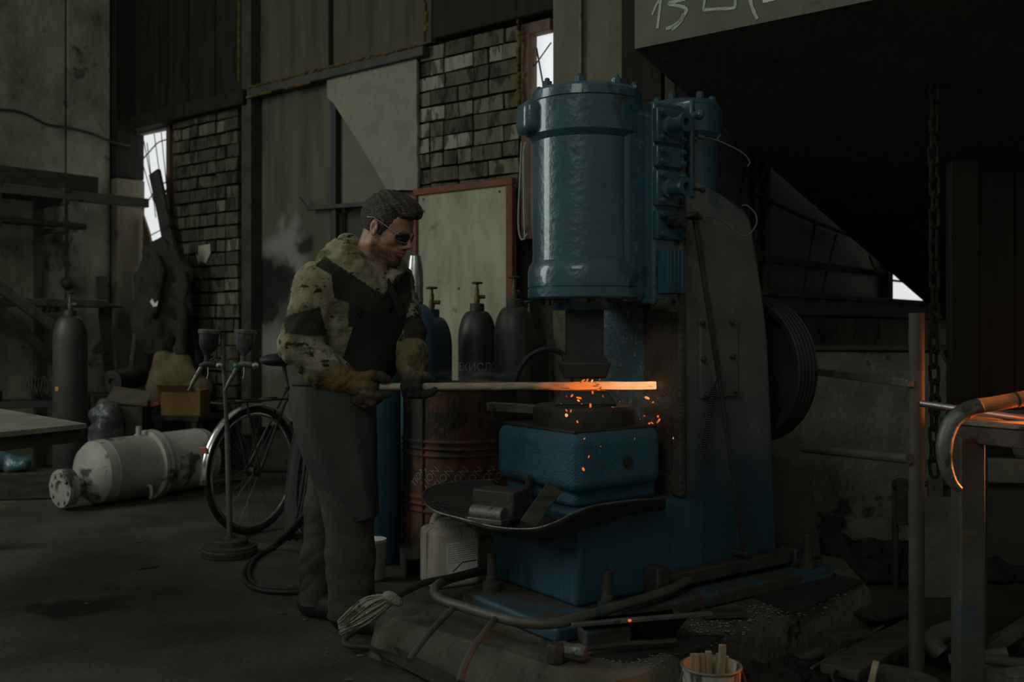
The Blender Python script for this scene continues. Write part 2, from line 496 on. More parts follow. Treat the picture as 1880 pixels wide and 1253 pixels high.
M['pipe_grey'] = pmat('grey_scrap_pipe', (0.09, 0.088, 0.072), (0.15, 0.145, 0.12), scale=7, rough=0.6, rough2=0.7, metal=0.2, bump=0.2, bscale=40, patch=((0.08, 0.05, 0.03), 6, 0.62, 0.85))
M['post'] = pmat('grimy_post_paint', (0.045, 0.042, 0.032), (0.08, 0.074, 0.056), scale=5, rough=0.6, rough2=0.75, bump=0.15, bscale=30, patch=((0.12, 0.07, 0.035), 4, 0.62, 0.8))
M['ash'] = pmat('black_ash', (0.018, 0.018, 0.016), (0.04, 0.039, 0.034), scale=30, rough=1.0, bump=1.0, bscale=60, spec=0.05)
M['cyl_navy'] = pmat('gas_cylinder_dark_navy', (0.018, 0.040, 0.056), (0.028, 0.055, 0.074), scale=6, rough=0.42, rough2=0.55, bump=0.1, bscale=30)
M['splash_black'] = pmat('black_paint_splash', (0.010, 0.010, 0.009), (0.02, 0.02, 0.018), scale=8, rough=0.95, bump=0, spec=0.05)
M['chain'] = pmat('sooty_chain', (0.018, 0.017, 0.014), (0.032, 0.029, 0.023), scale=20, rough=0.85, bump=0.2, spec=0.15)
M['treadle'] = pmat('worn_treadle_pipe', (0.075, 0.07, 0.06), (0.12, 0.11, 0.095), scale=6, rough=0.5, rough2=0.65, metal=0.2, bump=0.15, bscale=40, patch=((0.028, 0.08, 0.115), 4.0, 0.58, 0.6), patch2=((0.09, 0.05, 0.03), 9, 0.62, 0.8))
M['pane'] = emit('overcast_sky_pane', (0.93, 0.95, 0.97), 0.80)
M['frame_wood'] = pmat('brown_window_frame', (0.10, 0.062, 0.04), (0.15, 0.092, 0.06), scale=5, rough=0.8, bump=0.2, stretch=(3, 3, 1))
M['glass_dirty'] = pmat('grimy_glass', (0.085, 0.09, 0.078), (0.14, 0.148, 0.13), scale=3, rough=0.35, rough2=0.5, bump=0.05, spec=0.4)
M['green'] = pmat('green_plastic', (0.03, 0.26, 0.07), (0.04, 0.33, 0.09), scale=8, rough=0.4, bump=0)
M['yellow'] = pmat('yellow_plastic', (0.45, 0.30, 0.03), rough=0.6, bump=0)
M['red'] = pmat('faded_red_print', (0.40, 0.10, 0.08), (0.50, 0.16, 0.13), scale=12, rough=0.8, bump=0)
M['white_plastic'] = pmat('yellowed_white_plastic', (0.40, 0.39, 0.28), (0.5, 0.49, 0.36), scale=6, rough=0.55, bump=0)
M['bucket'] = pmat('grimy_bucket', (0.28, 0.275, 0.22), (0.40, 0.39, 0.32), scale=6, rough=0.6, bump=0.2, bscale=30, stretch=(6, 6, 0.6), patch=((0.06, 0.055, 0.045), 4, 0.55, 0.7, (6, 6, 0.8)))
M['scale'] = pmat('mill_scale', (0.08, 0.08, 0.08), (0.22, 0.22, 0.22), scale=60, rough=0.3, rough2=0.6, metal=0.6, bump=0)
M['splash_white'] = pmat('white_paint_splash', (0.20, 0.203, 0.172), (0.32, 0.32, 0.28), scale=8, rough=0.8, bump=0)
M['blue_film'] = pmat('teal_plastic_film', (0.03, 0.09, 0.11), (0.10, 0.17, 0.19), scale=14, rough=0.2, bump=0.9, bscale=20, spec=0.6)

# column colour: dark blue towards the floor, mixed through noise into grey above
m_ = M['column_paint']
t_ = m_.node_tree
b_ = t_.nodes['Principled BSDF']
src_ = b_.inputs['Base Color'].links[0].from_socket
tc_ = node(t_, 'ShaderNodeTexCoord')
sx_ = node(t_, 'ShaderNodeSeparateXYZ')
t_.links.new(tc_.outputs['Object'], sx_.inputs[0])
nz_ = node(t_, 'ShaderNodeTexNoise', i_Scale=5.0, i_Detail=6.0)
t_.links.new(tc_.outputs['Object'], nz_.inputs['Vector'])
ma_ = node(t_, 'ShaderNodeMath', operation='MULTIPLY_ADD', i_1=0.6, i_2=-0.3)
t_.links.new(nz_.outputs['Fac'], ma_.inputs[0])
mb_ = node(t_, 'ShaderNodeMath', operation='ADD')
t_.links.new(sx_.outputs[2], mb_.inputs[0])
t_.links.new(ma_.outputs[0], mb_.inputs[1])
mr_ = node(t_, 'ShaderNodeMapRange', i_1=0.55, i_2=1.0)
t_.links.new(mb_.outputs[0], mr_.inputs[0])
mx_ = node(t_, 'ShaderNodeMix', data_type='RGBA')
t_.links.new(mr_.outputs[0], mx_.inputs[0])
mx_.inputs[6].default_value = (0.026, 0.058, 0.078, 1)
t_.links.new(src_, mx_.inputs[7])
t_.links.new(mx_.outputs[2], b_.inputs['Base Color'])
# ================================================================== SETTING


class Fr:
    """a wall frame: origin on its face, e1 along the wall, e2 into the wall"""

    def __init__(s, o, e1):
        s.o = Vector((o[0], o[1], 0))
        s.e1 = Vector((e1[0], e1[1], 0)).normalized()
        s.e2 = Vector((-s.e1.y, s.e1.x, 0))
        s.M = Matrix(((s.e1.x, s.e2.x, 0, s.o.x), (s.e1.y, s.e2.y, 0, s.o.y), (0, 0, 1, 0), (0, 0, 0, 1)))

    def px(s, px, py, dep=0.0):
        k = (px - 940.0) / F
        o, e1, e2 = s.o, s.e1, s.e2
        t = (k * (o.y + dep * e2.y) - o.x - dep * e2.x) / (e1.x - k * e1.y)
        Y = o.y + t * e1.y + dep * e2.y
        return Vector((t, dep, CAM_Z - (py - HOR) / F * Y))


WB = Fr((-0.627, 6.55), (0.777, -0.629))
WL = Fr((-3.35, 8.76), (0.629, 0.777))
WR = Fr((1.54, 6.0), (0.629, 0.777))

m = MB()
m.bb((-9, -4, -0.2), (7, 12, 0))
floor = m.build('floor', M['floor'], kind='structure')

# ---- back wall -----------------------------------------------------
m = MB()
m.bb((-3.75, 0.12, 0), (1.15, 0.4, 4.8))
wall_back = m.build('wall_back', M['mortar'], M=WB.M, kind='structure')


def wquad(mb, fr, pts, dep, thick, jag=0.0):
    """a sheet on the wall with picture-measured corners"""
    ps = [fr.px(x, y, dep) for x, y in pts]
    if jag:
        out = []
        for i, a in enumerate(ps):
            b = ps[(i + 1) % len(ps)]
            n = max(1, int((b - a).length / 0.12))
            for k in range(n):
                q = a.lerp(b, k / n)
                if k:
                    q += Vector((random.uniform(-jag, jag), 0, random.uniform(-jag, jag)))
                out.append(q)
        ps = out
    mb.prism(ps, (0, thick, 0))
    return mb


def wbox(mb, fr, x0, y0, x1, y1, dep, thick, z1=None, z0=None):
    a, b = fr.px(x0, y0, dep), fr.px(x1, y1, dep)
    top = max(a.z, b.z) if z1 is None else z1
    bot = min(a.z, b.z) if z0 is None else z0
    mb.bb((a.x, dep, bot), (b.x, dep + thick, top))
    return mb


zt = lambda fr, x, y, d=0.0: fr.px(x, y, d).z
tt = lambda fr, x, d=0.0: fr.px(x, 600, d).x

BR = [M['brick_a'], M['brick_b'], M['brick_c'], M['brick_d']]
brick_mesh = {}


def brick_piece(L, H, D, mi):
    k = (round(L, 2), mi, random.randrange(2))
    if k not in brick_mesh:
        b = MB()
        j = lambda: random.uniform(-0.004, 0.004)
        x, y, z = L / 2, D / 2, H / 2
        ps = [(-x + j(), -y + j(), -z + j()), (x + j(), -y + j(), -z + j()), (x, y, -z), (-x, y, -z),
              (-x + j(), -y + j(), z + j()), (x + j(), -y + j(), z + j()), (x, y, z), (-x, y, z)]
        b.hex([Vector(p) for p in ps])
        o = b.build('brick', BR[mi], smooth=0)
        brick_mesh[k] = o.data
        bpy.data.objects.remove(o)
    return brick_mesh[k]


def brickwork(parent, t0, t1, z0, z1, dep, pitch=0.1, mix=(5, 4, 1, 0), skip=None):
    z = z1
    row = 0
    while z - pitch * 0.6 > z0:
        t = t0
        header = (row % 3 == 1)
        first = True
        while t < t1 - 0.03:
            L = 0.25 if not header else 0.12
            if random.random() < 0.30:
                L = 0.12 if L == 0.25 else 0.25
            if first and row % 2:
                L = 0.12
            first = False
            L = min(L, t1 - t)
            if t1 - t - L < 0.06:
                L = t1 - t
            if not (skip and skip(t + L / 2, z - pitch / 2)):
                mi = random.choices((0, 1, 2, 3), mix)[0]
                me = brick_piece(L - 0.012, pitch - 0.014, 0.1, mi)
                o = bpy.data.objects.new('brick', me)
                COL.objects.link(o)
                o.parent = parent
                o.location = (t + L / 2, dep + 0.05 + random.uniform(-0.006, 0.008), z - pitch / 2 + random.uniform(-0.003, 0.003))
                o.rotation_euler = (0, random.uniform(-0.012, 0.012), random.uniform(-0.012, 0.012))
            t += L
        z -= pitch
        row += 1


# brick panel behind the gas cylinders, whitewashed here and there
brickwork(wall_back, tt(WB, 765), tt(WB, 953), zt(WB, 860, 345) - 0.1, zt(WB, 860, 66), 0.0, 0.1, (4, 5, 2, 1))
# brick pier beside the left window
brickwork(wall_back, tt(WB, 321), tt(WB, 441), 0.45, zt(WB, 380, 203), -0.02, 0.105, (1, 4, 0.2, 7))

# sheets of the old gate
m = MB()
wquad(m, WB, [(458, 178), (607, 143), (607, 395), (607, 760), (458, 790)], 0.04, 0.05)
o = m.build('sheet_panel', M['gate_splashed'], wall_back, bevel=0.004)
m = MB()
wquad(m, WB, [(458, -60), (603, -60), (603, 128), (458, 164)], 0.03, 0.05)
m.build('sheet_panel', M['wall_sheet'], wall_back, bevel=0.004)
m = MB()
wquad(m, WB, [(612, -60), (792, -60), (792, 78), (612, 126)], 0.025, 0.05)
m.build('sheet_panel', M['wall_sheet'], wall_back, bevel=0.004)
m = MB()
wquad(m, WB, [(616, 140), (765, 104), (765, 366), (616, 378)], 0.05, 0.03)
m.build('sheet_panel', M['felt_dark'], wall_back, bevel=0.004)
# torn grey insulation sheet hanging over it
m = MB()
wquad(m, WB, [(600, 136), (680, 120), (765, 103), (766, 350), (710, 352), (662, 268), (612, 190), (600, 180)], -0.03, 0.025, 0.008)
recalc(m.build('hanging_sheet', M['felt'], wall_back, bevel=0.003))
# lower sheets under the cross bar
m = MB()
wquad(m, WB, [(616, 392), (626, 391), (626, 470), (616, 470)], 0.04, 0.04)
wquad(m, WB, [(691, 386), (765, 380), (765, 790), (616, 800), (616, 468), (691, 468)], 0.05, 0.04)
recalc(m.build('sheet_panel', M['gate_sheet'], wall_back))
m = MB()
wquad(m, WB, [(626, 391), (691, 386), (691, 468), (626, 468)], 0.09, 0.02)
m.build('opening', M['soot'], wall_back)
# cross bar, upright and bracket
m = MB()
m.bar(WB.px(565, 383, -0.02), WB.px(765, 368, -0.02), 0.03, 0.03)
m.bar(WB.px(548, 363, -0.05), WB.px(566, 385, -0.03), 0.02, 0.02)
m.build('cross_bar', M['steel_dark'], wall_back, bevel=0.003)
m = MB()
wbox(m, WB, 607, 128, 616, 790, 0.0, 0.06)
m.build('upright', M['black'], wall_back, bevel=0.004)
# sloping steel ledge with yellow foam squeezed out
m = MB()
a, b = WB.px(456, 172, -0.06), WB.px(768, 92, -0.06)
zl = (a.z + b.z) / 2
m.bb((a.x, -0.07, zl - 0.035), (b.x + 0.05, 0.06, zl + 0.03))
m.build('ledge', M['steel_dark'], wall_back, bevel=0.006)
m = MB()
for k in range(46):
    t = a.x + (b.x - a.x) * (k + random.random()) / 46
    m.ell((t, -0.075, zl + 0.035 + random.uniform(-0.006, 0.008)), (random.uniform(0.02, 0.045), 0.012, random.uniform(0.005, 0.012)), 6)
for k in range(12):
    t = a.x + 0.02 + (b.x - a.x) * 0.42 * random.random()
    m.ell((t, -0.075, zl - 0.04), (0.05, 0.012, 0.012), 6)
zz = zt(WB, 451, 150)
for k in range(40):
    m.ell((tt(WB, 452.5), -0.07, zz + k * 0.03), (random.uniform(0.006, 0.012), 0.01, 0.025), 6)
for k in range(12):
    m.ell((tt(WB, 789, 0) + random.uniform(-0.015, 0.015), -0.04, zt(WB, 789, 72) + k * 0.03), (random.uniform(0.008, 0.02), 0.015, 0.025), 6)
for k in range(26):
    m.ell((tt(WB, 957.5, 0) + random.uniform(-0.006, 0.01), -0.03, zt(WB, 958, 245) + k * 0.035), (random.uniform(0.008, 0.022), 0.015, random.uniform(0.015, 0.03)), 6)
m.build('expanding_foam', M['foam'], wall_back, kind='stuff')
# upright steel post at the left end of the gate
m = MB()
wbox(m, WB, 443, -60, 460, 800, -0.06, 0.14)
m.build('post', M['steel_dark'], wall_back, bevel=0.006)
# lintels and dark boarding over both windows
m = MB()
wbox(m, WB, 238, 233, 445, 175, -0.10, 0.24, z1=zt(WB, 430, 166, -0.1), z0=zt(WB, 420, 196, -0.1))
m.build('lintel', M['dark_board'], wall_back, bevel=0.01)
for x0, x1 in ((236, 292), (293, 345), (346, 394), (395, 443)):
    m = MB()
    wbox(m, WB, x0 + 1, -80, x1, 170, 0.0 + random.uniform(0, 0.02), 0.1, z0=zt(WB, 430, 170, -0.1))
    m.build('board', M['dark_board'], wall_back, bevel=0.004)
m = MB()
wbox(m, WB, 793, -80, 1020, 60, -0.06, 0.16, z0=zt(WB, 860, 62))
m.build('lintel', M['dark_board'], wall_back, bevel=0.01)

# white and black paint blown on the gate sheet by the spray guns: soft-edged spots in its paint
m_ = M['gate_splashed']
t_ = m_.node_tree
b_ = t_.nodes['Principled BSDF']
src_ = b_.inputs['Base Color'].links[0].from_socket
tc_ = node(t_, 'ShaderNodeTexCoord')
nz_ = node(t_, 'ShaderNodeTexNoise', i_Scale=7.0, i_Detail=5.0)
t_.links.new(tc_.outputs['Object'], nz_.inputs['Vector'])
sc_ = node(t_, 'ShaderNodeVectorMath', operation='MULTIPLY_ADD')
sc_.inputs[1].default_value = (0.16, 0, 0.16)
sc_.inputs[2].default_value = (-0.08, 0, -0.08)
t_.links.new(nz_.outputs['Color'], sc_.inputs[0])
ad_ = node(t_, 'ShaderNodeVectorMath', operation='ADD')
t_.links.new(tc_.outputs['Object'], ad_.inputs[0])
t_.links.new(sc_.outputs[0], ad_.inputs[1])
WH, BK = (0.20, 0.205, 0.18), (0.010, 0.010, 0.009)
for (px, py, rx, ry, colr, hard) in ((540, 470, 34, 48, WH, 0.35), (512, 452, 40, 28, WH, 0.3), (552, 520, 20, 44, WH, 0.35), (470, 590, 10, 60, WH, 0.2), (500, 640, 40, 60, WH, 0.1), (518, 414, 10, 30, WH, 0.0), (540, 412, 10, 28, WH, 0.0), (530, 440, 30, 26, WH, 0.2),
                                     (500, 525, 38, 48, BK, 0.7), (484, 500, 22, 30, BK, 0.7), (522, 498, 22, 22, BK, 0.7), (562, 452, 22, 26, BK, 0.45), (488, 572, 24, 22, BK, 0.7)):
    c_ = WB.px(px, py, 0.04)
    e_ = WB.px(px + rx, py - ry, 0.04) - c_
    su_ = node(t_, 'ShaderNodeVectorMath', operation='SUBTRACT')
    su_.inputs[1].default_value = c_
    t_.links.new(ad_.outputs[0], su_.inputs[0])
    mu_ = node(t_, 'ShaderNodeVectorMath', operation='MULTIPLY')
    mu_.inputs[1].default_value = (1 / abs(e_.x), 0, 1 / abs(e_.z))
    t_.links.new(su_.outputs[0], mu_.inputs[0])
    le_ = node(t_, 'ShaderNodeVectorMath', operation='LENGTH')
    t_.links.new(mu_.outputs[0], le_.inputs[0])
    mr_ = node(t_, 'ShaderNodeMapRange', i_1=1.15, i_2=hard, i_3=0.0, i_4=0.92)
    mr_.interpolation_type = 'SMOOTHSTEP'
    t_.links.new(le_.outputs['Value'], mr_.inputs[0])
    mx_ = node(t_, 'ShaderNodeMix', data_type='RGBA')
    t_.links.new(mr_.outputs[0], mx_.inputs[0])
    t_.links.new(src_, mx_.inputs[6])
    mx_.inputs[7].default_value = c4(colr)
    src_ = mx_.outputs[2]
t_.links.new(src_, b_.inputs['Base Color'])

# ---- left window in the back wall -----------------------------------
w1 = MB()
t0, t1 = tt(WB, 261, 0.08), tt(WB, 316, 0.08)
z1, z0 = zt(WB, 290, 243, 0.08), zt(WB, 290, 560, 0.08)
w1.bb((t0, 0.09, z0), (t1, 0.11, z1))
window_1 = w1.build('window_1', M['pane'], M=WB.M, kind='structure')
m = MB()
m.bb((t0 - 0.10, 0.02, z0 - 0.1), (t0, 0.12, z1 + 0.08))
m.bb((t1, 0.02, z0 - 0.1), (t1 + 0.05, 0.12, z1 + 0.08))
m.bb((t0 - 0.1, 0.02, z1), (t1 + 0.05, 0.12, z1 + 0.1))
m.bb((t0 - 0.1, -0.02, z0 - 0.12), (t1 + 0.05, 0.12, z0))
m.build('window_frame', M['frame_wood'], window_1, bevel=0.005)
m = MB()
wbox(m, WB, 310, 243, 312, 376, 0.07, 0.02)
wbox(m, WB, 300, 349, 316, 352, 0.06, 0.02)
for (xa, ya, xb, yb) in ((264, 258, 300, 452), (283, 246, 308, 430), (296, 243, 306, 345), (262, 300, 282, 370), (270, 262, 286, 400)):
    m.bar(WB.px(xa, ya, 0.07), WB.px(xb, yb, 0.07), 0.006, 0.006, up=(0, 1, 0))
m.tube(spline([WB.px(260, 295, 0.07), WB.px(275, 278, 0.07), WB.px(290, 262, 0.07), WB.px(308, 256, 0.07)], 5), 0.006, 5)
m.tube(spline([WB.px(262, 385, 0.07), WB.px(274, 366, 0.07), WB.px(292, 342, 0.07), WB.px(312, 332, 0.07)], 5), 0.006, 5)
for yy in (420, 440):
    m.tube(spline([WB.px(262, yy + 20, 0.07), WB.px(300, yy, 0.07), WB.px(316, yy - 8, 0.07)], 5), 0.005, 5)
m.build('window_wires', M['black'], window_1)
m = MB()
wquad(m, WB, [(262, 395), (272, 425), (282, 470), (280, 560), (262, 560)], 0.05, 0.02)
m.build('window_board', M['frame_wood'], window_1)

# ---- narrow window behind the hammer ----------------------------------
t0, t1 = tt(WB, 984, 0.06), tt(WB, 1016, 0.06)
z1, z0 = zt(WB, 1000, 63, 0.06), 1.75
m = MB()
m.bb((t0, 0.07, z0), (t1, 0.09, z1))
window_2 = m.build('window_2', M['pane'], M=WB.M, kind='structure')
m = MB()
m.bb((t0 - 0.07, 0.0, z0 - 0.08), (t0, 0.12, z1 + 0.07))
m.bb((t0 - 0.07, 0.0, z1), (t1 + 0.02, 0.12, z1 + 0.07))
m.bb((t0 - 0.07, 0.0, z0 - 0.08), (t1 + 0.02, 0.12, z0))
m.build('window_frame', M['frame_wood'], window_2, bevel=0.005)
m = MB()
m.bar(WB.px(985, 88, 0.05), WB.px(998, 160, 0.05), 0.008, 0.008, up=(0, 1, 0))
m.bar(WB.px(975, 130, 0.04), WB.px(1012, 78, 0.05), 0.006, 0.006, up=(0, 1, 0))
m.build('window_wires', M['black'], window_2)

# ---- concrete column in front of the corner ----------------------------
m = MB()
m.bb((tt(WB, 1013, -0.07), -0.07, 0), (tt(WB, 1013, -0.07) + 0.85, 0.3, 4.8))
column = m.build('column', M['plaster'], M=WB.M, bevel=0.02, kind='structure')
m = MB()
a = WB.px(1066, 0, -0.09)
m.tube([(a.x, -0.09, 1.2), (a.x, -0.09, 4.8)], 0.012, 8)
m.build('conduit', M['steel'], column)

# ---- left wall of big concrete panels ----------------------------------
m = MB()
m.bb((-9.5, 0.05, 0), (0.2, 0.35, 4.8))
wall_left = m.build('wall_left', M['concrete_dark'], M=WL.M, kind='structure')
jt = [tt(WL, x) for x in (-420, -160, 122, 204)]
jt = [-8.5, -5.6, -3.4] + [x for x in jt if x > -3.2]
for a_, b_ in zip(jt[:-1], jt[1:]):
    m = MB()
    m.bb((a_ + 0.008, 0.0, 0), (b_ - 0.008, 0.06, 4.8))
    m.build('concrete_panel', M['concrete'], wall_left, bevel=0.008)
m = MB()
m.bb((jt[-1] + 0.008, -0.07, 0), (0.12, 0.06, 2.43))
m.build('pilaster', M['plaster'], wall_left, bevel=0.01)
m = MB()
m.bb((jt[-1] + 0.008, -0.06, 2.44), (0.12, 0.06, 4.8))
m.build('pilaster', M['dark_board'], wall_left, bevel=0.01)

# ---- right wall with the tall steel glazing ------------------------------
m = MB()
m.bb((-1.15, 0.06, 0), (4.6, 0.3, 5.0))
wall_right = m.build('wall_right', M['dark_board'], M=WR.M, kind='structure')
sill = zt(WR, 1500, 545)
m = MB()
m.bb((-1.1, 0.02, sill), (tt(WR, 1622), 0.05, 4.4))
window_3 = m.build('window_3', M['glass_dirty'], M=WR.M, kind='structure')
m = MB()
for x, w in ((1232, 0.03), (1300, 0.03), (1366, 0.045), (1382, 0.03), (1404, 0.05), (1628, 0.12)):
    t = tt(WR, x)
    m.bb((t - w / 2, -0.03, sill), (t + w / 2, 0.03, 4.4))
z_ = zt(WR, 1500, 487)
for zz in (z_, z_ + 0.95, z_ + 1.9):
    m.bb((-1.1, -0.02, zz - 0.02), (tt(WR, 1625), 0.03, zz + 0.02))
m.build('window_frame', M['wood_dark'], window_3, bevel=0.006)
m = MB()
for (xa, ya, xb, yb) in ((1498, 402, 1474, 540), (1536, 430, 1508, 540), (1404, 250, 1380, 330), (1380, 300, 1300, 322), (1420, 280, 1385, 360)):
    m.bar(WR.px(xa, ya, -0.02), WR.px(xb, yb, -0.02), 0.012, 0.012, up=(0, 1, 0))
m.tube(spline([WR.px(1385, 352, -0.03), WR.px(1460, 392, -0.03), WR.px(1560, 432, -0.03)], 6), 0.014, 6)
m.tube(spline([WR.px(1596, 470, -0.03), WR.px(1606, 492, -0.03), WR.px(1618, 498, -0.03), WR.px(1580, 494, -0.03)], 6), 0.008, 6)
m.build('window_wires', M['steel_dark'], window_3)
m = MB()
m.bb((tt(WR, 1641), 0.02, sill), (tt(WR, 1700), 0.05, 3.0))
m.build('sky_pane', M['pane'], window_3)
m = MB()
wbox(m, WR, 1641, 517, 1700, 520, -0.005, 0.03)
m.build('glazing_bar', M['steel_dark'], window_3)
m = MB()
m.bb((-1.1, -0.22, sill - 0.13), (4.4, 0.06, sill - 0.03))
m.bb((-1.1, -0.24, sill - 0.03), (4.4, 0.06, sill))
m.build('sill', M['steel_dark'], wall_right, bevel=0.006)
m = MB()
m.bb((-1.1, 0.0, 0), (4.4, 0.1, sill - 0.14))
m.build('concrete_panel', M['concrete_dark'], wall_right)

# ---- low concrete wall behind the flywheel -------------------------------
A_, B_ = Vector((1.02, 5.30, 0)), Vector((2.75, 4.92, 0))
LW = Fr(A_, B_ - A_)
Lw = (B_ - A_).length
m = MB()
m.bb((0, 0, 0), (Lw, 0.22, 1.02))
wall_low = m.build('wall_low', M['concrete_dark'], M=LW.M, bevel=0.012, kind='structure')
m = MB()
m.bb((-0.01, -0.02, 1.02), (Lw + 0.01, 0.24, 1.05))
m.build('coping', M['steel_dark'], wall_low, bevel=0.005)

# ---- machine foundation -----------------------------------------------------
PZ = 0.14
ring = [Vector(p) for p in ((-0.474, 3.466, 0), (-0.25, 3.262, 0), (0.0, 3.035, 0), (0.20, 2.845, 0), (0.29, 2.80, 0), (0.38, 2.86, 0), (0.52, 3.06, 0), (0.80, 3.36, 0), (1.10, 3.63, 0), (1.40, 3.90, 0), (1.45, 4.3, 0), (1.0, 4.95, 0), (0.1, 4.98, 0), (-0.25, 4.5, 0))]
m = MB()
low = []
for i, p in enumerate(ring):
    c = Vector((0.45, 3.9, 0))
    d_ = (p - c).normalized()
    low.append(p + d_ * 0.03)
n = len(ring)
vs = low + [p + Vector((0, 0, PZ - 0.025)) for p in ring] + [p + (Vector((0.45, 3.9, 0)) - p).normalized() * 0.022 + Vector((0, 0, PZ)) for p in ring]
fs = []
for k in (0, 1):
    for i in range(n):
        j = (i + 1) % n
        fs.append((k * n + i, k * n + j, (k + 1) * n + j, (k + 1) * n + i))
fs.append(tuple(2 * n + i for i in range(n)))
m.add(vs, fs)
plinth = m.build('plinth', M['plinth'], smooth=30, kind='structure')
tag(plinth, 'cracked concrete foundation under the blue forging hammer')

# ---- sloping steel canopy over the furnace -----------------------------------
HB = Fr((0.53, 4.30), (0.777, -0.629))
sl = -0.249
m = MB()
Lh, Wh, Hh = 4.7, 4.3, 0.62
q = []
for z in (0, Hh):
    q += [Vector((0, 0, 2.345 + z)), Vector((Wh, 0, 2.345 + z)), Vector((Wh, Lh, 2.345 + z + sl * Lh)), Vector((0, Lh, 2.345 + z + sl * Lh))]
m.hex(q)
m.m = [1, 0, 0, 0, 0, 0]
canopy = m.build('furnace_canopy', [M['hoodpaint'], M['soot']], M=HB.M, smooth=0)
tag(canopy, 'large sloping sooty canopy at upper right with chalk marks on its grey edge', 'canopy')
m = MB()
m2 = MB()


def stroke(mb, pts, r):
    ps = [HB.px(1150 + x * 0.218, y * 0.218, -0.001) for x, y in pts]
    sp = spline(ps, 5) if len(ps) > 2 else [ps[0].lerp(ps[1], k / 4) for k in range(5)]
    n_ = len(sp)
    vs_, fs_ = [], []
    for i, p in enumerate(sp):
        d_ = (sp[min(i + 1, n_ - 1)] - sp[max(i - 1, 0)]).normalized()
        s_ = Vector((d_.z, 0, -d_.x)) * r * (0.8 + 0.4 * random.random())
        for y_ in (-0.0005, -0.003):
            vs_ += [Vector((p.x, y_, p.z)) + s_, Vector((p.x, y_, p.z)) - s_]
    for i in range(n_ - 1):
        a0 = i * 4
        fs_ += [(a0 + 2, a0 + 3, a0 + 7, a0 + 6), (a0, a0 + 2, a0 + 6, a0 + 4), (a0 + 1, a0 + 5, a0 + 7, a0 + 3)]
    mb.add(vs_, fs_)


m = MB()
stroke(m, [(293, -40), (280, 100), (262, 240)], 0.006)
recalc(m.build('chalk_mark', M['chalk'], canopy, smooth=0))
m = MB()
stroke(m, [(285, -10), (250, 50), (218, 125)], 0.005)
recalc(m.build('chalk_mark', M['chalk'], canopy, smooth=0))
m = MB()
stroke(m, [(500, -8), (420, 10), (360, 32), (440, 50), (505, 75), (480, 140), (420, 205), (335, 246)], 0.007)
recalc(m.build('chalk_mark', M['chalk'], canopy, smooth=0))
m = MB()
stroke(m, [(486, 120), (450, 190), (385, 248)], 0.008)
recalc(m.build('chalk_mark', M['chalk'], canopy, smooth=0))
m = MB()
stroke(m, [(668, -40), (648, 85)], 0.005)
recalc(m.build('chalk_mark', M['chalk'], canopy, smooth=0))
m = MB()
stroke(m, [(648, 85), (780, 75), (890, 70), (918, 45), (915, -40)], 0.006)
recalc(m.build('chalk_mark', M['chalk'], canopy, smooth=0))
m = MB()
stroke(m, [(1040, -40), (1060, 60), (1105, 160)], 0.007)
recalc(m.build('chalk_mark', M['chalk'], canopy, smooth=0))
m = MB()
stroke(m, [(1150, 8), (1215, -4), (1260, -20)], 0.008)
recalc(m.build('chalk_mark', M['chalk_white'], canopy, smooth=0))
# ================================================================== FORGING HAMMER
V_ = lambda *a: Vector(a)
O2 = Vector((0.22, 3.35, 0))
HA = math.radians(36)
HM = T(O2.x, O2.y, 0, HA)
u2, v2 = Vector((math.cos(HA), math.sin(HA), 0)), Vector((-math.sin(HA), math.cos(HA), 0))


def H(px, py, b):
    """hammer-frame point of a picture point on the plane y = b"""
    k = (px - 940.0) / F
    o = O2 + v2 * b
    a = (k * o.y - o.x) / (u2.x - k * u2.y)
    Y = o.y + a * u2.y
    return Vector((a, b, CAM_Z - (py - HOR) / F * Y))


def Ha(px, py, a):
    """hammer-frame point of a picture point on the plane x = a"""
    k = (px - 940.0) / F
    o = O2 + u2 * a
    b = (k * o.y - o.x) / (v2.x - k * v2.y)
    Y = o.y + b * v2.y
    return Vector((a, b, CAM_Z - (py - HOR) / F * Y))


hammer = thing('forging_hammer', 'tall blue pneumatic forging hammer on a concrete foundation, scorched around its anvil', 'machine', HM)

# base plate and lower body
m = MB()
m.prism([V_(x, y, PZ) for x, y in ((-0.19, -0.13), (1.22, -0.13), (1.22, 0.6), (0.02, 0.6), (0.02, 0.42), (-0.19, 0.42))], (0, 0, 0.055))
m.build('base_plate', M['rust_blue'], hammer, bevel=0.012)
m = MB()
m.bb((0.0, 0.0, PZ + 0.055), (0.62, 0.51, 0.52))
m.build('bed', M['blue_flat'], hammer, bevel=0.018, bseg=3)
# anvil: neck and heavy rounded block, slightly skewed top
m = MB()
m.bb((0.03, 0.05, 0.52), (0.42, 0.46, 0.60))
m.build('anvil_neck', M['blue_rough'], hammer, bevel=0.02)
m = MB()
m.bb((-0.01, 0.005, 0.575), (0.41, 0.475, 0.785))
anv = m.build('anvil_block', M['blue_rough'], hammer, bevel=0.045, bseg=5)
# keyhole slots
m = MB()
s0 = Ha(972, 895, -0.012)
m.tube([(s0.x, s0.y, s0.z - 0.035), (s0.x, s0.y - 0.002, s0.z + 0.02), (s0.x - 0.004, s0.y - 0.012, s0.z + 0.04)], [0.014, 0.016, 0.012], 8)
m.build('wedge_slot', M['black'], anv)
m = MB()
s1 = H(1152, 848, 0.003)
m.cyl((s1.x, -0.004, s1.z), (s1.x, 0.05, s1.z), 0.02, 14)
m.build('wedge_slot', M['black'], anv)
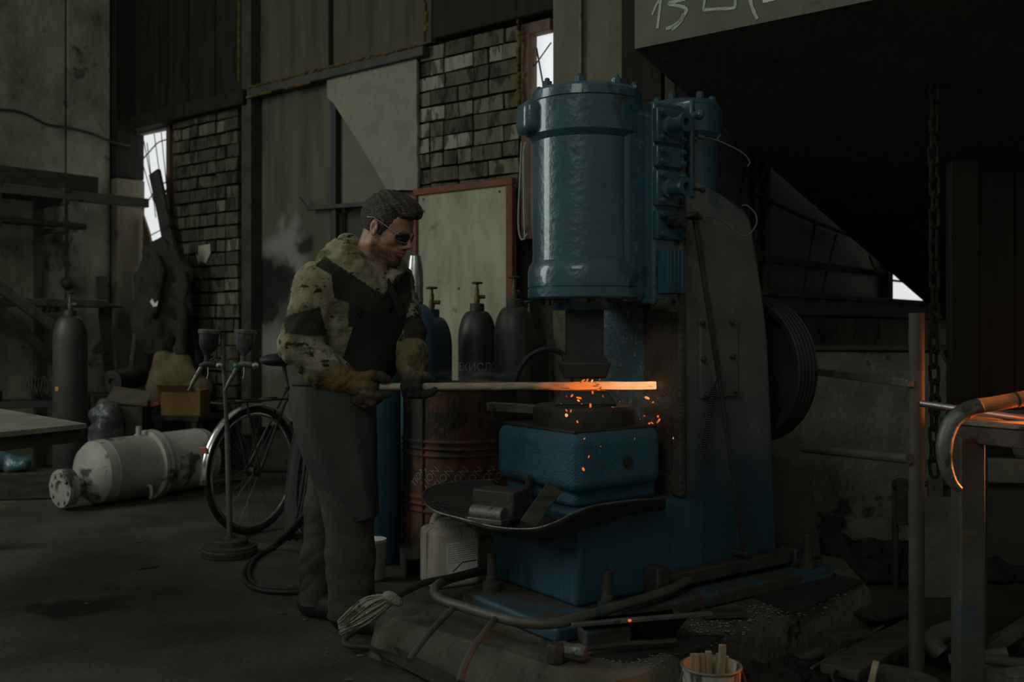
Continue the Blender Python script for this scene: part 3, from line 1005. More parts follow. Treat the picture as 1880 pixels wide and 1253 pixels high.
# scaled die ring, lower die, wedge key
AC = Vector((0.235, 0.245, 0))
m = MB()
m.lathe([(0.185, 0.775), (0.19, 0.79), (0.188, 0.845), (0.178, 0.856), (0.12, 0.862), (0.0, 0.862)], 40, T(AC.x, AC.y, 0))
m.build('die_holder', M['steel_dark'], hammer)
m = MB()
m.bb((0.012, 0.03, 0.778), (0.39, 0.452, 0.7885))
m.build('scale_crust', M['pan'], hammer, bevel=0.004)
m = MB()
MR = Matrix.Rotation(-HA, 4, 'Z')          # the dies lie square to the worked bar
m.box((AC.x, AC.y, 0.886), (0.23, 0.20, 0.048), MR, top=0.72)
m.build('lower_die', M['steel_dark'], hammer, bevel=0.006)
m = MB()
w0, w1 = Ha(911, 763, 0.06), Ha(972, 763, 0.10)
m.bar((0.07, 0.62, 0.832), (0.16, 0.36, 0.832), 0.045, 0.034)
m.build('wedge_key', M['steel'], hammer, bevel=0.004)

# C-frame column
prof = [(0.505, PZ + 0.05), (1.045, PZ + 0.05), (1.02, 0.6), (0.985, 1.10), (0.955, 1.27), (0.90, 1.50), (0.885, 1.56), (0.845, 1.60), (0.70, 1.655), (0.51, 1.71), (0.50, 1.2)]
m = MB()
m.prism([(a, 0.002, z) for a, z in prof], (0, 0.498, 0))
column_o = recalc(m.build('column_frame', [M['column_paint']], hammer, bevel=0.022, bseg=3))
# scorched front of the throat
m = MB()
m.bb((0.485, 0.185, 0.50), (0.507, 0.47, 1.24))
m.build('throat_plate', M['blue_scorched'], hammer, bevel=0.006)
m = MB()
m.bb((0.478, 0.03, 0.50), (0.507, 0.185, 1.24))
m.build('scorched_plate', M['scorch'], hammer, bevel=0.006)
m = MB()
m.bb((0.475, -0.012, 0.52), (0.512, 0.04, 1.75))
m.build('column_edge', M['scorch'], hammer, bevel=0.012)

# main cylinder
R = 0.2125
CX, CY = 0.25, 0.25
m = MB()
m.lathe([(0.0, 1.245), (R - 0.004, 1.245), (R + 0.004, 1.252), (R + 0.004, 1.282), (R + 0.0005, 1.284), (R + 0.0005, 1.287), (R + 0.004, 1.290), (R + 0.004, 1.345), (R - 0.002, 1.368), (R - 0.013, 1.385), (R - 0.014, 1.40),
         (R - 0.014, 1.822), (R - 0.008, 1.829), (R + 0.003, 1.845), (R + 0.004, 1.86), (R + 0.004, 1.960), (R - 0.002, 1.964), (0.0, 1.964)], 72, T(CX, CY, 0))
cyl_o = m.build('cylinder', M['blue'], hammer, smooth=28)
m = MB()
m.lathe([(R - 0.012, 1.965), (R - 0.006, 1.969), (R - 0.008, 2.000), (R - 0.018, 2.012), (0.05, 2.02), (0.0, 2.02)], 72, T(CX, CY, 0))
lid = m.build('cylinder_cover', M['blue'], hammer, smooth=28)
for k in range(8):
    a = PI / 8 + k * PI / 4 + 0.35
    x, y = CX + (R - 0.035) * math.cos(a), CY + (R - 0.035) * math.sin(a)
    b = MB()
    b.lathe([(0.019, 2.008), (0.019, 2.030), (0.015, 2.032)], 6, T(x, y, 0, a))
    b.lathe([(0.0095, 2.028), (0.0095, 2.040), (0.007, 2.044), (0, 2.044)], 10, T(x, y, 0))
    b.build('bolt', M['blue'], lid, smooth=30)
# lug at the upper left of the cylinder
m = MB()
lug = Ha(978, 205, 0.08)
m.box((0.068, 0.315, 1.905), (0.13, 0.125, 0.125), Matrix.Rotation(math.radians(-16), 4, 'Z'))
m.build('lug', M['blue'], hammer, bevel=0.032, bseg=5)
# ring under the cylinder
m = MB()
m.lathe([(0.0, 1.205), (0.125, 1.205), (0.128, 1.21), (0.128, 1.246), (0, 1.246)], 48, T(CX, CY, 0))
gl = m.build('gland_ring', M['blue'], hammer)
for k in range(8):
    a = k * PI / 4 + 0.2
    b = MB()
    b.lathe([(0.014, 1.226), (0.014, 1.246)], 6, T(CX + 0.165 * math.cos(a), CY + 0.165 * math.sin(a), 0))
    b.build('bolt', M['steel_dark'], gl)
# ram and upper die
m = MB()
m.box((CX - 0.006, CY + 0.004, 1.11), (0.134, 0.134, 0.19), Matrix.Rotation(-HA, 4, 'Z'))
m.box((CX - 0.006, CY + 0.004, 1.01), (0.16, 0.15, 0.04), Matrix.Rotation(-HA, 4, 'Z'))
m.build('ram', M['black'], hammer, smooth=30)
m = MB()
MR2 = Matrix.Rotation(-HA, 4, 'Z') @ Matrix.Rotation(PI, 4, 'X')
m.box((AC.x, AC.y, 0.985), (0.19, 0.17, 0.06), MR2, top=0.8)
m.build('upper_die', M['steel_dark'], hammer, bevel=0.006)

# casting that joins the cylinders, valve chest
m = MB()
m.bb((0.25, 0.045, 1.235), (0.53, 0.46, 1.935))
m.build('cylinder_casting', M['blue'], hammer, bevel=0.03, bseg=4)
m = MB()
m.bb((0.355, 0.0, 1.225), (0.515, 0.10, 1.955))
chest = m.build('valve_chest', M['blue'], hammer, bevel=0.012, bseg=3)


def cover(y0, y1, x0=1199, x1=1249, boss=None, mat='blue', dep=-0.022):
    a, b = H(x0, y0, 0), H(x1, y1, 0)
    zt_, zb = a.z, a.z - (y1 - y0) / F * (O2.y + a.x * u2.y)
    c = MB()
    c.bb((a.x, dep, zb), (b.x, 0.004, zt_))
    p = c.build('valve_cover', M[mat], hammer, bevel=0.006)
    for x in (a.x + 0.018, b.x - 0.016):
        for z in (zb + 0.018, zt_ - 0.018):
            q = MB()
            q.lathe([(0.0115, 0), (0.0115, 0.012), (0.008, 0.014), (0.008, 0.019), (0, 0.019)], 6, Matrix.Translation((x, dep, z)) @ Matrix.Rotation(PI / 2, 4, 'X'))
            q.build('bolt', M[mat], p, smooth=30)
    if boss:
        bx, bz = (a.x + b.x) / 2 - 0.016, (zb + zt_) / 2 + boss
        q = MB()
        q.lathe([(0.034, 0), (0.034, 0.012), (0.026, 0.016), (0.026, 0.075), (0.033, 0.077), (0.033, 0.092), (0.015, 0.092), (0.015, 0.07), (0, 0.07)], 24, Matrix.Translation((bx, dep, bz)) @ Matrix.Rotation(PI / 2, 4, 'X'))
        q.build('valve_spindle', M[mat], p, smooth=30)
        return Vector((bx, dep, bz))


cover(197, 262, boss=-0.002)
cover(267, 306)
sp2 = cover(312, 378, boss=-0.003)
cover(386, 440, mat='blue_flat')
# ribbed box under the covers, drain roller
a, b = H(1207, 455, 0), H(1240, 540, 0)
m = MB()
m.bb((a.x, -0.055, 1.262), (b.x, 0.0, 1.42))
for k in range(4):
    x = a.x + 0.008 + k * 0.019
    m.bb((x, -0.06, 1.268), (x + 0.007, -0.05, 1.414))
m.build('filter_box', M['blue_flat'], hammer, bevel=0.004)
c = H(1236, 560, -0.04)
m = MB()
m.lathe([(0.02, -0.06), (0.02, 0.02), (0.031, 0.022), (0.031, 0.042), (0.014, 0.042), (0.014, 0.03), (0, 0.03)], 22, Matrix.Translation((c.x - 0.02, -0.02, 1.226)) @ Matrix.Rotation(PI / 2, 4, 'X'))
m.build('drain_valve', M['steel_dark'], hammer, smooth=30)
# compressor cylinder behind
m = MB()
Rc = 0.140
m.lathe([(Rc - 0.012, 1.5), (Rc - 0.012, 1.86), (Rc + 0.004, 1.885), (Rc + 0.006, 1.93), (Rc + 0.006, 1.985), (0, 1.985)], 56, T(0.68, 0.165, 0))
m.build('compressor_cylinder', M['blue'], hammer, smooth=28)
m = MB()
m.lathe([(Rc - 0.002, 1.985), (Rc, 1.99), (Rc - 0.012, 2.01), (0.03, 2.03), (0, 2.03)], 56, T(0.68, 0.165, 0))
m.build('compressor_cover', M['blue_flat'], hammer, smooth=28)
for k in range(6):
    a = k * PI / 3 + 0.3
    b = MB()
    b.lathe([(0.014, 2.0), (0.014, 2.035), (0.010, 2.04), (0, 2.04)], 6, T(0.68 + 0.105 * math.cos(a), 0.165 + 0.105 * math.sin(a), 0))
    b.build('bolt', M['blue_flat'], hammer)
m = MB()
m.bb((0.535, -0.008, 1.62), (0.56, 0.12, 1.985))
m.build('joint_flange', M['blue'], hammer, bevel=0.008)
m = MB()
p_ = H(1264, 213, -0.02)
m.tube([(p_.x - 0.05, -0.03, p_.z - 0.035), (p_.x - 0.01, -0.05, p_.z - 0.005), (p_.x + 0.01, -0.055, p_.z)], 0.013, 8)
m.ell((p_.x + 0.015, -0.06, p_.z), 0.02, 12)
m.build('oil_cup', M['blue'], hammer)
# oil lines
m = MB()
pts = [(1284, 252), (1310, 256), (1340, 268), (1366, 283), (1376, 298), (1372, 306)]
m.tube(spline([P(x, y, 3.72) for x, y in pts], 6), 0.0032, 6)
m.cyl(P(1281, 251, 3.72), P(1293, 253, 3.72), 0.008, 8)
o1 = m.build('oil_line', M['steel'], None)
m = MB()
pts = [(1296, 398), (1318, 402), (1345, 420), (1362, 433), (1376, 430), (1389, 410), (1386, 392), (1372, 378), (1362, 378)]
m.tube(spline([P(x, y, 3.70) for x, y in pts], 6), 0.0035, 6)
o2 = m.build('oil_line', M['steel'], None)
for o in (o1, o2):
    o.parent = hammer
    o.matrix_parent_inverse = HM.inverted()
# control linkage: crank, pull rod, spring
m = MB()
k0 = H(1272, 396, -0.07)
m.ell((k0.x - 0.005, -0.07, k0.z), (0.035, 0.02, 0.014), 12, Matrix.Rotation(-0.2, 3, 'Y'))
m.tube([(k0.x - 0.10, -0.04, k0.z - 0.02), (k0.x - 0.02, -0.06, k0.z - 0.004), (k0.x + 0.05, -0.065, k0.z - 0.004)], [0.016, 0.012, 0.008], 8)
m.cyl((k0.x - 0.06, -0.03, k0.z - 0.03), (k0.x - 0.06, -0.09, k0.z - 0.03), 0.018, 12)
m.build('control_crank', M['black'], hammer)
m = MB()
m.cyl((sp2.x + 0.02, -0.09, sp2.z), (sp2.x + 0.10, -0.09, sp2.z - 0.002), 0.006, 8)
m.ell((sp2.x + 0.105, -0.09, sp2.z - 0.002), 0.011, 10)
m.build('valve_stem', M['black'], hammer)
m = MB()
pa, pb, pc = H(1276, 400, -0.055), H(1320, 690, -0.055), H(1366, 1018, -0.05)
m.bar(pa, pb, 0.012, 0.022, up=(1, 0, 0))
m.bar(pb, pc, 0.010, 0.016, up=(1, 0, 0))
m.cyl((pc.x, 0.0, pc.z), (pc.x, -0.07, pc.z), 0.014, 10)
m.build('pull_rod', M['steel_dark'], hammer, bevel=0.002)
m = MB()
sa, sb = H(1311, 712, -0.03), H(1290, 838, -0.03)
pts = []
nturn = 30
for k in range(nturn * 8 + 1):
    t = k / (nturn * 8)
    c = sa.lerp(sb, t)
    a = 2 * PI * k / 8
    pts.append(c + Vector((math.cos(a) * 0.009, math.sin(a) * 0.009, 0)))
m.tube(pts, 0.0024, 5)
m.tube([sa, sa + Vector((0.012, -0.01, 0.04)), H(1318, 680, -0.045)], 0.003, 5)
m.tube([sb, H(1281, 880, -0.02), H(1281, 925, -0.01)], 0.0035, 5)
m.build('return_spring', M['steel_dark'], hammer)
# access cover on the column side
m = MB()
ca, cb = H(1283, 585, 0), H(1352, 728, 0)
m.bb((ca.x, -0.010, cb.z), (cb.x, 0.004, ca.z))
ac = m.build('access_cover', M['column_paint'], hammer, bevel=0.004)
for (x, y) in ((1284, 594), (1338, 592), (1286, 660), (1340, 655), (1292, 725), (1346, 718)):
    h_ = H(x, y, 0)
    q = MB()
    q.lathe([(0.011, 0), (0.011, 0.010), (0.007, 0.016), (0, 0.016)], 6, Matrix.Translation((h_.x, -0.010, h_.z)) @ Matrix.Rotation(PI / 2, 4, 'X'))
    q.build('bolt', M['steel_dark'], ac)
# foot rails at the base, angle stop
m = MB()
m.bar((0.36, -0.035, PZ + 0.1), (1.18, -0.035, PZ + 0.1), 0.05, 0.05)
m.bb((0.30, -0.075, PZ + 0.05), (0.36, -0.005, PZ + 0.16))
m.bb((1.05, -0.075, PZ + 0.05), (1.12, 0.0, PZ + 0.13))
m.build('base_rail', M['steel_dark'], hammer, bevel=0.006)
for (a, b) in ((-0.10, 0.36), (0.07, -0.075), (1.1, -0.09), (0.6, 0.6)):
    q = MB()
    q.lathe([(0.034, 0), (0.034, 0.03), (0.022, 0.034), (0.022, 0.05), (0.017, 0.055), (0.017, 0.13), (0.013, 0.134), (0, 0.134)], 16, T(a, b, PZ + 0.055))
    q.build('anchor_bolt', M['rust_blue'] if a < 0 else M['steel_dark'], hammer, smooth=30)

# flywheel on the back
fx = 1.15
m = MB()
Rf = 0.31
MF = Matrix.Translation((fx, 0.25, 0.965)) @ Matrix.Rotation(PI / 2, 4, 'Y')
pr = [(0.0, -0.03), (0.05, -0.03), (0.05, -0.005), (Rf - 0.045, -0.005), (Rf - 0.03, -0.055), (Rf - 0.005, -0.058)]
z = -0.055
for k in range(5):
    pr += [(Rf, z + 0.003), (Rf, z + 0.009), (Rf - 0.014, z + 0.015), (Rf - 0.014, z + 0.017), (Rf, z + 0.023)]
    z += 0.023
pr += [(Rf - 0.005, z + 0.004), (Rf - 0.03, z), (Rf - 0.045, 0.01), (0.05, 0.01), (0.05, 0.05), (0, 0.05)]
m.lathe(pr, 72, MF)
m.cyl((0.97, 0.25, 0.965), (fx + 0.02, 0.25, 0.965), 0.035, 16)
recalc(m.build('flywheel', M['black'], hammer, smooth=25))
m = MB()
m.prism([(1.03, 0.1, 0.15), (1.45, 0.1, 0.15), (1.38, 0.1, 0.52), (1.12, 0.1, 0.62), (1.03, 0.1, 0.62)], (0, 0.3, 0))
recalc(m.build('motor_bracket', M['soot'], hammer, bevel=0.01))

# sheet-steel scale pan wrapped round the anvil
rim_px = [(1222, 916, 3.46), (1160, 920, 3.34), (1090, 930, 3.24), (1050, 945, 3.18), (1020, 960, 3.17), (985, 971, 3.20), (940, 972, 3.25), (895, 966, 3.31), (845, 953, 3.40), (800, 940, 3.52), (778, 922, 3.64), (778, 906, 3.76), (800, 892, 3.88), (850, 885, 3.97), (905, 882, 4.02)]
rim = spline([P(*q) for q in rim_px], 5)
inn = []
N = len(rim)
wall_pts = [Vector((0.40, -0.004, 0)), Vector((0.0, -0.004, 0)), Vector((-0.004, 0.0, 0)), Vector((-0.004, 0.51, 0)), Vector((0.10, 0.515, 0))]
seg = [0.0]
for i in range(1, len(wall_pts)):
    seg.append(seg[-1] + (wall_pts[i] - wall_pts[i - 1]).length)


def along(t):
    s_ = t * seg[-1]
    for i in range(1, len(seg)):
        if s_ <= seg[i] + 1e-9:
            return wall_pts[i - 1].lerp(wall_pts[i], (s_ - seg[i - 1]) / max(1e-6, seg[i] - seg[i - 1]))
    return wall_pts[-1]


HMi = HM.inverted()
rim_l = [HMi @ p for p in rim]


def panf(u, v):
    i = u * (N - 1)
    a = rim_l[min(int(i), N - 1)].lerp(rim_l[min(int(i) + 1, N - 1)], i - int(i))
    b = along(u).copy()
    b.z = 0.50
    b.z = min(0.50, a.z)
    p = a.lerp(b, v)
    dip = 0.055 * math.sin(PI * min(1, v * 1.0)) * (0.5 + 0.5 * math.sin(PI * u))
    p.z -= dip * (1 - 0.3 * v) + 0.012 * mnoise.noise(p * 6)
    return p


m = MB()
m.grid(panf, 70, 14)
pan = m.build('scale_pan', M['pan'], hammer, smooth=60, solid=0.006)
m = MB()
m.tube([p + Vector((0, 0, 0.001)) for p in rim_l], 0.0033, 6)
m.build('pan_rim', M['steel'], pan)
# loose scale lying in the pan
m = MB()
for k in range(260):
    u = random.uniform(0.48, 0.78)
    v = random.uniform(0.10, 0.62)
    p = panf(u, v) + Vector((0, 0, 0.006))
    s_ = random.choice((0.002, 0.003, 0.004, 0.005))
    m.ell(p, (s_, s_ * 0.8, s_ * 0.4), 5)
m.build('pan_scale_flakes', M['scale'], hammer, kind='stuff')

# treadle: bent pipe round the front with two drops to a floor bar
tz = [(1268, 1062, 3.62), (1230, 1083, 3.46), (1150, 1110, 3.28), (1060, 1136, 3.08), (1010, 1146, 3.02), (955, 1143, 3.04), (900, 1130, 3.12), (850, 1115, 3.24), (815, 1104, 3.33), (799, 1092, 3.40), (800, 1078, 3.48), (820, 1066, 3.60), (860, 1055, 3.72), (900, 1046, 3.82)]
m = MB()
m.tube(spline([P(*q) for q in tz], 6), 0.0165, 12)
tr = m.build('treadle', M['treadle'], None)
tr.parent = hammer
tr.matrix_parent_inverse = HMi
m = MB()
d1 = [P(832, 1118, 3.25), P(800, 1150, 3.13), P(776, 1178, 3.05), P(760, 1200, 3.00), P(751, 1214, 2.97)]
d2 = [P(908, 1138, 3.08), P(885, 1168, 2.94), P(866, 1195, 2.85), P(852, 1225, 2.78), P(844, 1254, 2.72)]
m.tube(spline(d1, 5), 0.0105, 10)
m.build('treadle_drop', M['treadle'], tr)
m = MB()
m.tube(spline(d2, 5), 0.0105, 10)
lg = m.build('treadle_drop', M['treadle'], tr)
m = MB()
fb0, fb1 = Pz(684, 1188, 0.03), Pz(880, 1288, 0.03)
m.bar(fb0, fb1, 0.035, 0.012)
m.bar(fb0 + Vector((0.012, 0.012, 0.012)), fb1 + Vector((0.012, 0.012, 0.012)), 0.005, 0.03)
m.tube(spline([Pz(664, 1152, 0.07), Pz(646, 1163, 0.055), Pz(633, 1176, 0.04), Pz(640, 1186, 0.03), Pz(684, 1190, 0.03)], 6), 0.011, 10)
m.build('floor_bar', M['steel_dark'], tr, bevel=0)
# ================================================================== PERSON (signed-distance sculpting, then meshed)


class Sculpt:
    def __init__(s, lo, hi, h):
        s.lo = np.array(lo, np.float32)
        s.h = h
        s.n = np.ceil((np.array(hi) - np.array(lo)) / h).astype(int) + 1
        s.f = np.full(s.n, 1.0, np.float32)

    def block(s, lo, hi):
        i0 = np.clip(np.floor((np.array(lo) - s.lo) / s.h).astype(int), 0, s.n)
        i1 = np.clip(np.ceil((np.array(hi) - s.lo) / s.h).astype(int) + 1, 0, s.n)
        ax = [(s.lo[k] + s.h * np.arange(i0[k], i1[k])).astype(np.float32) for k in range(3)]
        return tuple(slice(a, b) for a, b in zip(i0, i1)), ax[0][:, None, None], ax[1][None, :, None], ax[2][None, None, :]

    def put(s, sl, d, k, op):
        f = s.f[sl]
        if op == 'add':
            if k:
                hh = np.maximum(k - np.abs(f - d), 0) / k
                s.f[sl] = np.minimum(f, d) - hh * hh * k * 0.25
            else:
                s.f[sl] = np.minimum(f, d)
        else:
            d = -d
            if k:
                hh = np.maximum(k - np.abs(f - d), 0) / k
                s.f[sl] = np.maximum(f, d) + hh * hh * k * 0.25
            else:
                s.f[sl] = np.maximum(f, d)

    def cap(s, a, b, ra, rb=None, k=0.02, op='add'):
        rb = ra if rb is None else rb
        a, b = np.array(a, np.float32), np.array(b, np.float32)
        r = max(ra, rb) + k + 0.02
        sl, X, Y, Z = s.block(np.minimum(a, b) - r, np.maximum(a, b) + r)
        d = b - a
        L = float(d @ d) + 1e-12
        t = np.clip(((X - a[0]) * d[0] + (Y - a[1]) * d[1] + (Z - a[2]) * d[2]) / L, 0, 1)
        q = np.sqrt((X - a[0] - t * d[0]) ** 2 + (Y - a[1] - t * d[1]) ** 2 + (Z - a[2] - t * d[2]) ** 2)
        s.put(sl, q - (ra + (rb - ra) * t), k, op)
        return s

    def chain(s, pts, rs, k=0.02):
        for i in range(len(pts) - 1):
            s.cap(pts[i], pts[i + 1], rs[i], rs[i + 1], k)
        return s

    def ell(s, c, r, R=None, k=0.02, op='add'):
        c = np.array(c, np.float32)
        r = np.array(r, np.float32)
        m = float(r.max()) + k + 0.02
        sl, X, Y, Z = s.block(c - m, c + m)
        X, Y, Z = X - c[0], Y - c[1], Z - c[2]
        if R is not None:
            R = np.array(R, np.float32)
            X, Y, Z = (R[0, 0] * X + R[1, 0] * Y + R[2, 0] * Z, R[0, 1] * X + R[1, 1] * Y + R[2, 1] * Z, R[0, 2] * X + R[1, 2] * Y + R[2, 2] * Z)
        k0 = np.sqrt((X / r[0]) ** 2 + (Y / r[1]) ** 2 + (Z / r[2]) ** 2)
        k1 = np.sqrt((X / r[0] ** 2) ** 2 + (Y / r[1] ** 2) ** 2 + (Z / r[2] ** 2) ** 2) + 1e-9
        s.put(sl, k0 * (k0 - 1) / k1, k, op)
        return s

    def warp(s, fn):
        """adds fn(X, Y, Z) near the surface"""
        sl, X, Y, Z = s.block(s.lo, s.lo + s.h * s.n)
        s.f += fn(X, Y, Z)
        return s

    def mesh(s):
        f = s.f
        f[0], f[-1], f[:, 0], f[:, -1], f[:, :, 0], f[:, :, -1] = 1, 1, 1, 1, 1, 1
        S = f < 0
        n = S.shape
        cnt = np.zeros((n[0] - 1, n[1] - 1, n[2] - 1), np.int8)
        cor = [(i, j, k) for i in (0, 1) for j in (0, 1) for k in (0, 1)]
        for i, j, k in cor:
            cnt += S[i:n[0] - 1 + i, j:n[1] - 1 + j, k:n[2] - 1 + k]
        act = np.argwhere((cnt > 0) & (cnt < 8))
        idx = np.full(cnt.shape, -1, np.int32)
        idx[act[:, 0], act[:, 1], act[:, 2]] = np.arange(len(act))
        acc = np.zeros((len(act), 3))
        w = np.zeros(len(act))
        val = {c: f[act[:, 0] + c[0], act[:, 1] + c[1], act[:, 2] + c[2]] for c in cor}
        for c in cor:
            for ax in range(3):
                if c[ax]:
                    continue
                e = list(c)
                e[ax] = 1
                a, b = val[c], val[tuple(e)]
                mk = (a < 0) != (b < 0)
                t = np.where(mk, a / np.where(mk, a - b, 1), 0)
                p = np.array(c, float)[None, :] + np.zeros((len(act), 3))
                p[:, ax] += t
                acc += p * mk[:, None]
                w += mk
        V = (act + acc / w[:, None]) * s.h + s.lo
        Fs = []
        for ax in range(3):
            o1, o2 = (ax + 1) % 3, (ax + 2) % 3
            sa = [slice(1, -1)] * 3
            sb = [slice(1, -1)] * 3
            sa[ax] = slice(0, n[ax] - 1)
            sb[ax] = slice(1, n[ax])
            A, B = S[tuple(sa)], S[tuple(sb)]
            for flip, mk in ((False, A & ~B), (True, ~A & B)):
                q = np.argwhere(mk)
                off = np.ones(3, int)
                off[ax] = 0
                q = q + off
                d1, d2 = np.zeros(3, int), np.zeros(3, int)
                d1[o1], d2[o2] = 1, 1
                ii = [idx[tuple((q - a).T)] for a in (d1 + d2, d2, d1 * 0, d1)]
                if flip:
                    ii = ii[::-1]
                Fs.append(np.stack(ii, 1))
        return V, np.concatenate(Fs)


def smoothed(V, Fc, it=2, lam=0.5):
    E = np.concatenate([Fc[:, [0, 1]], Fc[:, [1, 2]], Fc[:, [2, 3]], Fc[:, [3, 0]]])
    for _ in range(it):
        acc = np.zeros_like(V)
        w = np.zeros(len(V))
        for a, b in ((0, 1), (1, 0)):
            for k in range(3):
                acc[:, k] += np.bincount(E[:, a], V[E[:, b], k], len(V))
            w += np.bincount(E[:, a], minlength=len(V))
        V = V + lam * (acc / np.maximum(w, 1)[:, None] - V)
    return V


def skin_obj(name, sc, mat, parent, it=2, attr=None):
    V, Fc = sc.mesh()
    V = smoothed(V, Fc, it)
    me = bpy.data.meshes.new(name)
    me.vertices.add(len(V))
    me.vertices.foreach_set('co', V.astype(np.float32).ravel())
    me.loops.add(len(Fc) * 4)
    me.loops.foreach_set('vertex_index', Fc.astype(np.int32).ravel())
    me.polygons.add(len(Fc))
    me.polygons.foreach_set('loop_start', np.arange(0, len(Fc) * 4, 4, dtype=np.int32))
    me.update(calc_edges=True)
    me.validate()
    me.materials.append(mat)
    me.shade_smooth()
    if attr is not None:
        for an, fn in attr.items():
            at = me.attributes.new(an, 'FLOAT', 'POINT')
            at.data.foreach_set('value', fn(V).astype(np.float32))
    o = bpy.data.objects.new(name, me)
    COL.objects.link(o)
    if parent is not None:
        o.parent = parent
        o.matrix_parent_inverse = parent.matrix_world.inverted()
    return o


def sines(seed, n, fmin, fmax, aniso=(1, 1, 1)):
    rg = np.random.RandomState(seed)
    ws = []
    for _ in range(n):
        d = rg.normal(size=3) * np.array(aniso)
        d /= np.linalg.norm(d)
        ws.append((d * rg.uniform(fmin, fmax), rg.uniform(0, 6.28)))

    def fn(X, Y, Z):
        r = 0
        for w, p in ws:
            r = r + np.sin(w[0] * X + w[1] * Y + w[2] * Z + p)
        return r / n ** 0.5
    return fn


def mixmat(name, base_m, attrs, bump=0.3, bscale=60):
    """base colours with painted-in areas read from mesh attributes: attrs = [(attribute, colour, roughness)]"""
    m = base_m
    m.name = name
    t = m.node_tree
    b = t.nodes['Principled BSDF']
    src = b.inputs['Base Color'].links[0].from_socket
    for an, col in attrs:
        at = node(t, 'ShaderNodeAttribute', attribute_name=an)
        mx = node(t, 'ShaderNodeMix', data_type='RGBA')
        t.links.new(at.outputs['Fac'], mx.inputs[0])
        t.links.new(src, mx.inputs[6])
        mx.inputs[7].default_value = c4(col)
        src = mx.outputs[2]
    t.links.new(src, b.inputs['Base Color'])
    return m


M['skin'] = mixmat('skin', pmat('skin0', (0.33, 0.175, 0.12), (0.42, 0.235, 0.165), scale=22, rough=0.5, bump=0.08, bscale=160, spec=0.4, patch=((0.36, 0.15, 0.11), 14, 0.60, 0.5)),
                   [('beard', (0.055, 0.04, 0.028)), ('lip', (0.30, 0.12, 0.09))])
M['hair'] = pmat('brown_hair', (0.035, 0.028, 0.018), (0.085, 0.07, 0.045), scale=50, rough=0.55, bump=0.9, bscale=170, stretch=(0.35, 1.0, 1.0), spec=0.4)
M['camo'] = mixmat('camouflage_cloth', pmat('camo0', (0.215, 0.19, 0.125), (0.33, 0.30, 0.215), scale=9, rough=0.9, bump=0.25, bscale=90, spec=0.15,
                   patch=((0.14, 0.13, 0.075), 7, 0.51, 0.9), patch2=((0.028, 0.024, 0.018), 15, 0.562, 0.9, (1, 1, 1.9))), [('panel', (0.034, 0.035, 0.026))])
M['trousers'] = pmat('dark_grey_work_trousers', (0.052, 0.052, 0.043), (0.082, 0.082, 0.068), scale=5, rough=0.9, bump=0.2, bscale=90, spec=0.15)
M['apron'] = pmat('charcoal_apron', (0.038, 0.040, 0.036), (0.062, 0.065, 0.059), scale=4, rough=0.85, bump=0.15, bscale=60, spec=0.2)
M['bib'] = pmat('black_bib', (0.016, 0.0165, 0.014), (0.024, 0.024, 0.021), scale=4, rough=0.9, bump=0.15, bscale=60, spec=0.15)
M['glove'] = mixmat('leather_glove', pmat('glove0', (0.115, 0.07, 0.030), (0.19, 0.115, 0.048), scale=13, rough=0.7, bump=0.4, bscale=70, spec=0.3, patch=((0.055, 0.05, 0.032), 10, 0.52, 0.75)),
                    [('dark', (0.032, 0.030, 0.025))])
M['glove_dark'] = mixmat('sooty_glove', pmat('glove1', (0.13, 0.105, 0.055), (0.19, 0.155, 0.085), scale=13, rough=0.75, bump=0.4, bscale=70, spec=0.25, patch=((0.07, 0.06, 0.04), 10, 0.55, 0.75)),
                         [('dark', (0.026, 0.025, 0.022))])
M['boot'] = pmat('black_boot', (0.02, 0.019, 0.017), (0.03, 0.029, 0.026), scale=8, rough=0.6, bump=0.2)
M['shirt'] = pmat('blue_tshirt', (0.028, 0.05, 0.068), (0.04, 0.065, 0.085), scale=8, rough=0.9, bump=0.2)
M['lens'] = pmat('dark_lens', (0.012, 0.012, 0.012), rough=0.08, bump=0, spec=0.8)
M['eye'] = pmat('eyeball', (0.6, 0.57, 0.53), rough=0.2, bump=0)

person = thing('person', 'man in camouflage jacket, dark apron and gloves, leaning over to hold the hot bar', 'person', T(-0.66, 3.83, 0))

# ---- head frame
HC = P(709, 421, 3.83)
HR = Matrix.Rotation(math.radians(-24), 3, 'Z') @ Matrix.Rotation(math.radians(21), 3, 'Y') @ Matrix.Rotation(math.radians(3), 3, 'X')
hl = lambda x, y, z: np.array(HC + HR @ Vector((x, y, z)))
HRn = np.array(HR)


def head_local(V):
    return (V - np.array(HC)) @ HRn


J = {
    'pelvis': P(612, 712, 3.88), 'belly': P(622, 650, 3.86), 'chest': P(648, 565, 3.835), 'neck': P(668, 486, 3.86),
    'shR': P(581, 526, 3.68), 'shL': P(722, 521, 3.975), 'elR': P(548, 634, 3.64), 'elL': P(750, 612, 3.87),
    'wrR': P(640, 700, 3.66), 'wrL': P(754, 678, 3.715),
    'hipR': P(592, 735, 3.80), 'hipL': P(632, 735, 3.95), 'knR': P(640, 935, 3.735), 'knL': P(598, 930, 3.95), 'anR': P(643, 1118, 3.75), 'anL': P(582, 1105, 3.93)}
J = {k: np.array(v) for k, v in J.items()}
TY = math.radians(-42)
TR = np.array(Matrix.Rotation(TY, 3, 'Z') @ Matrix.Rotation(math.radians(14), 3, 'Y'))

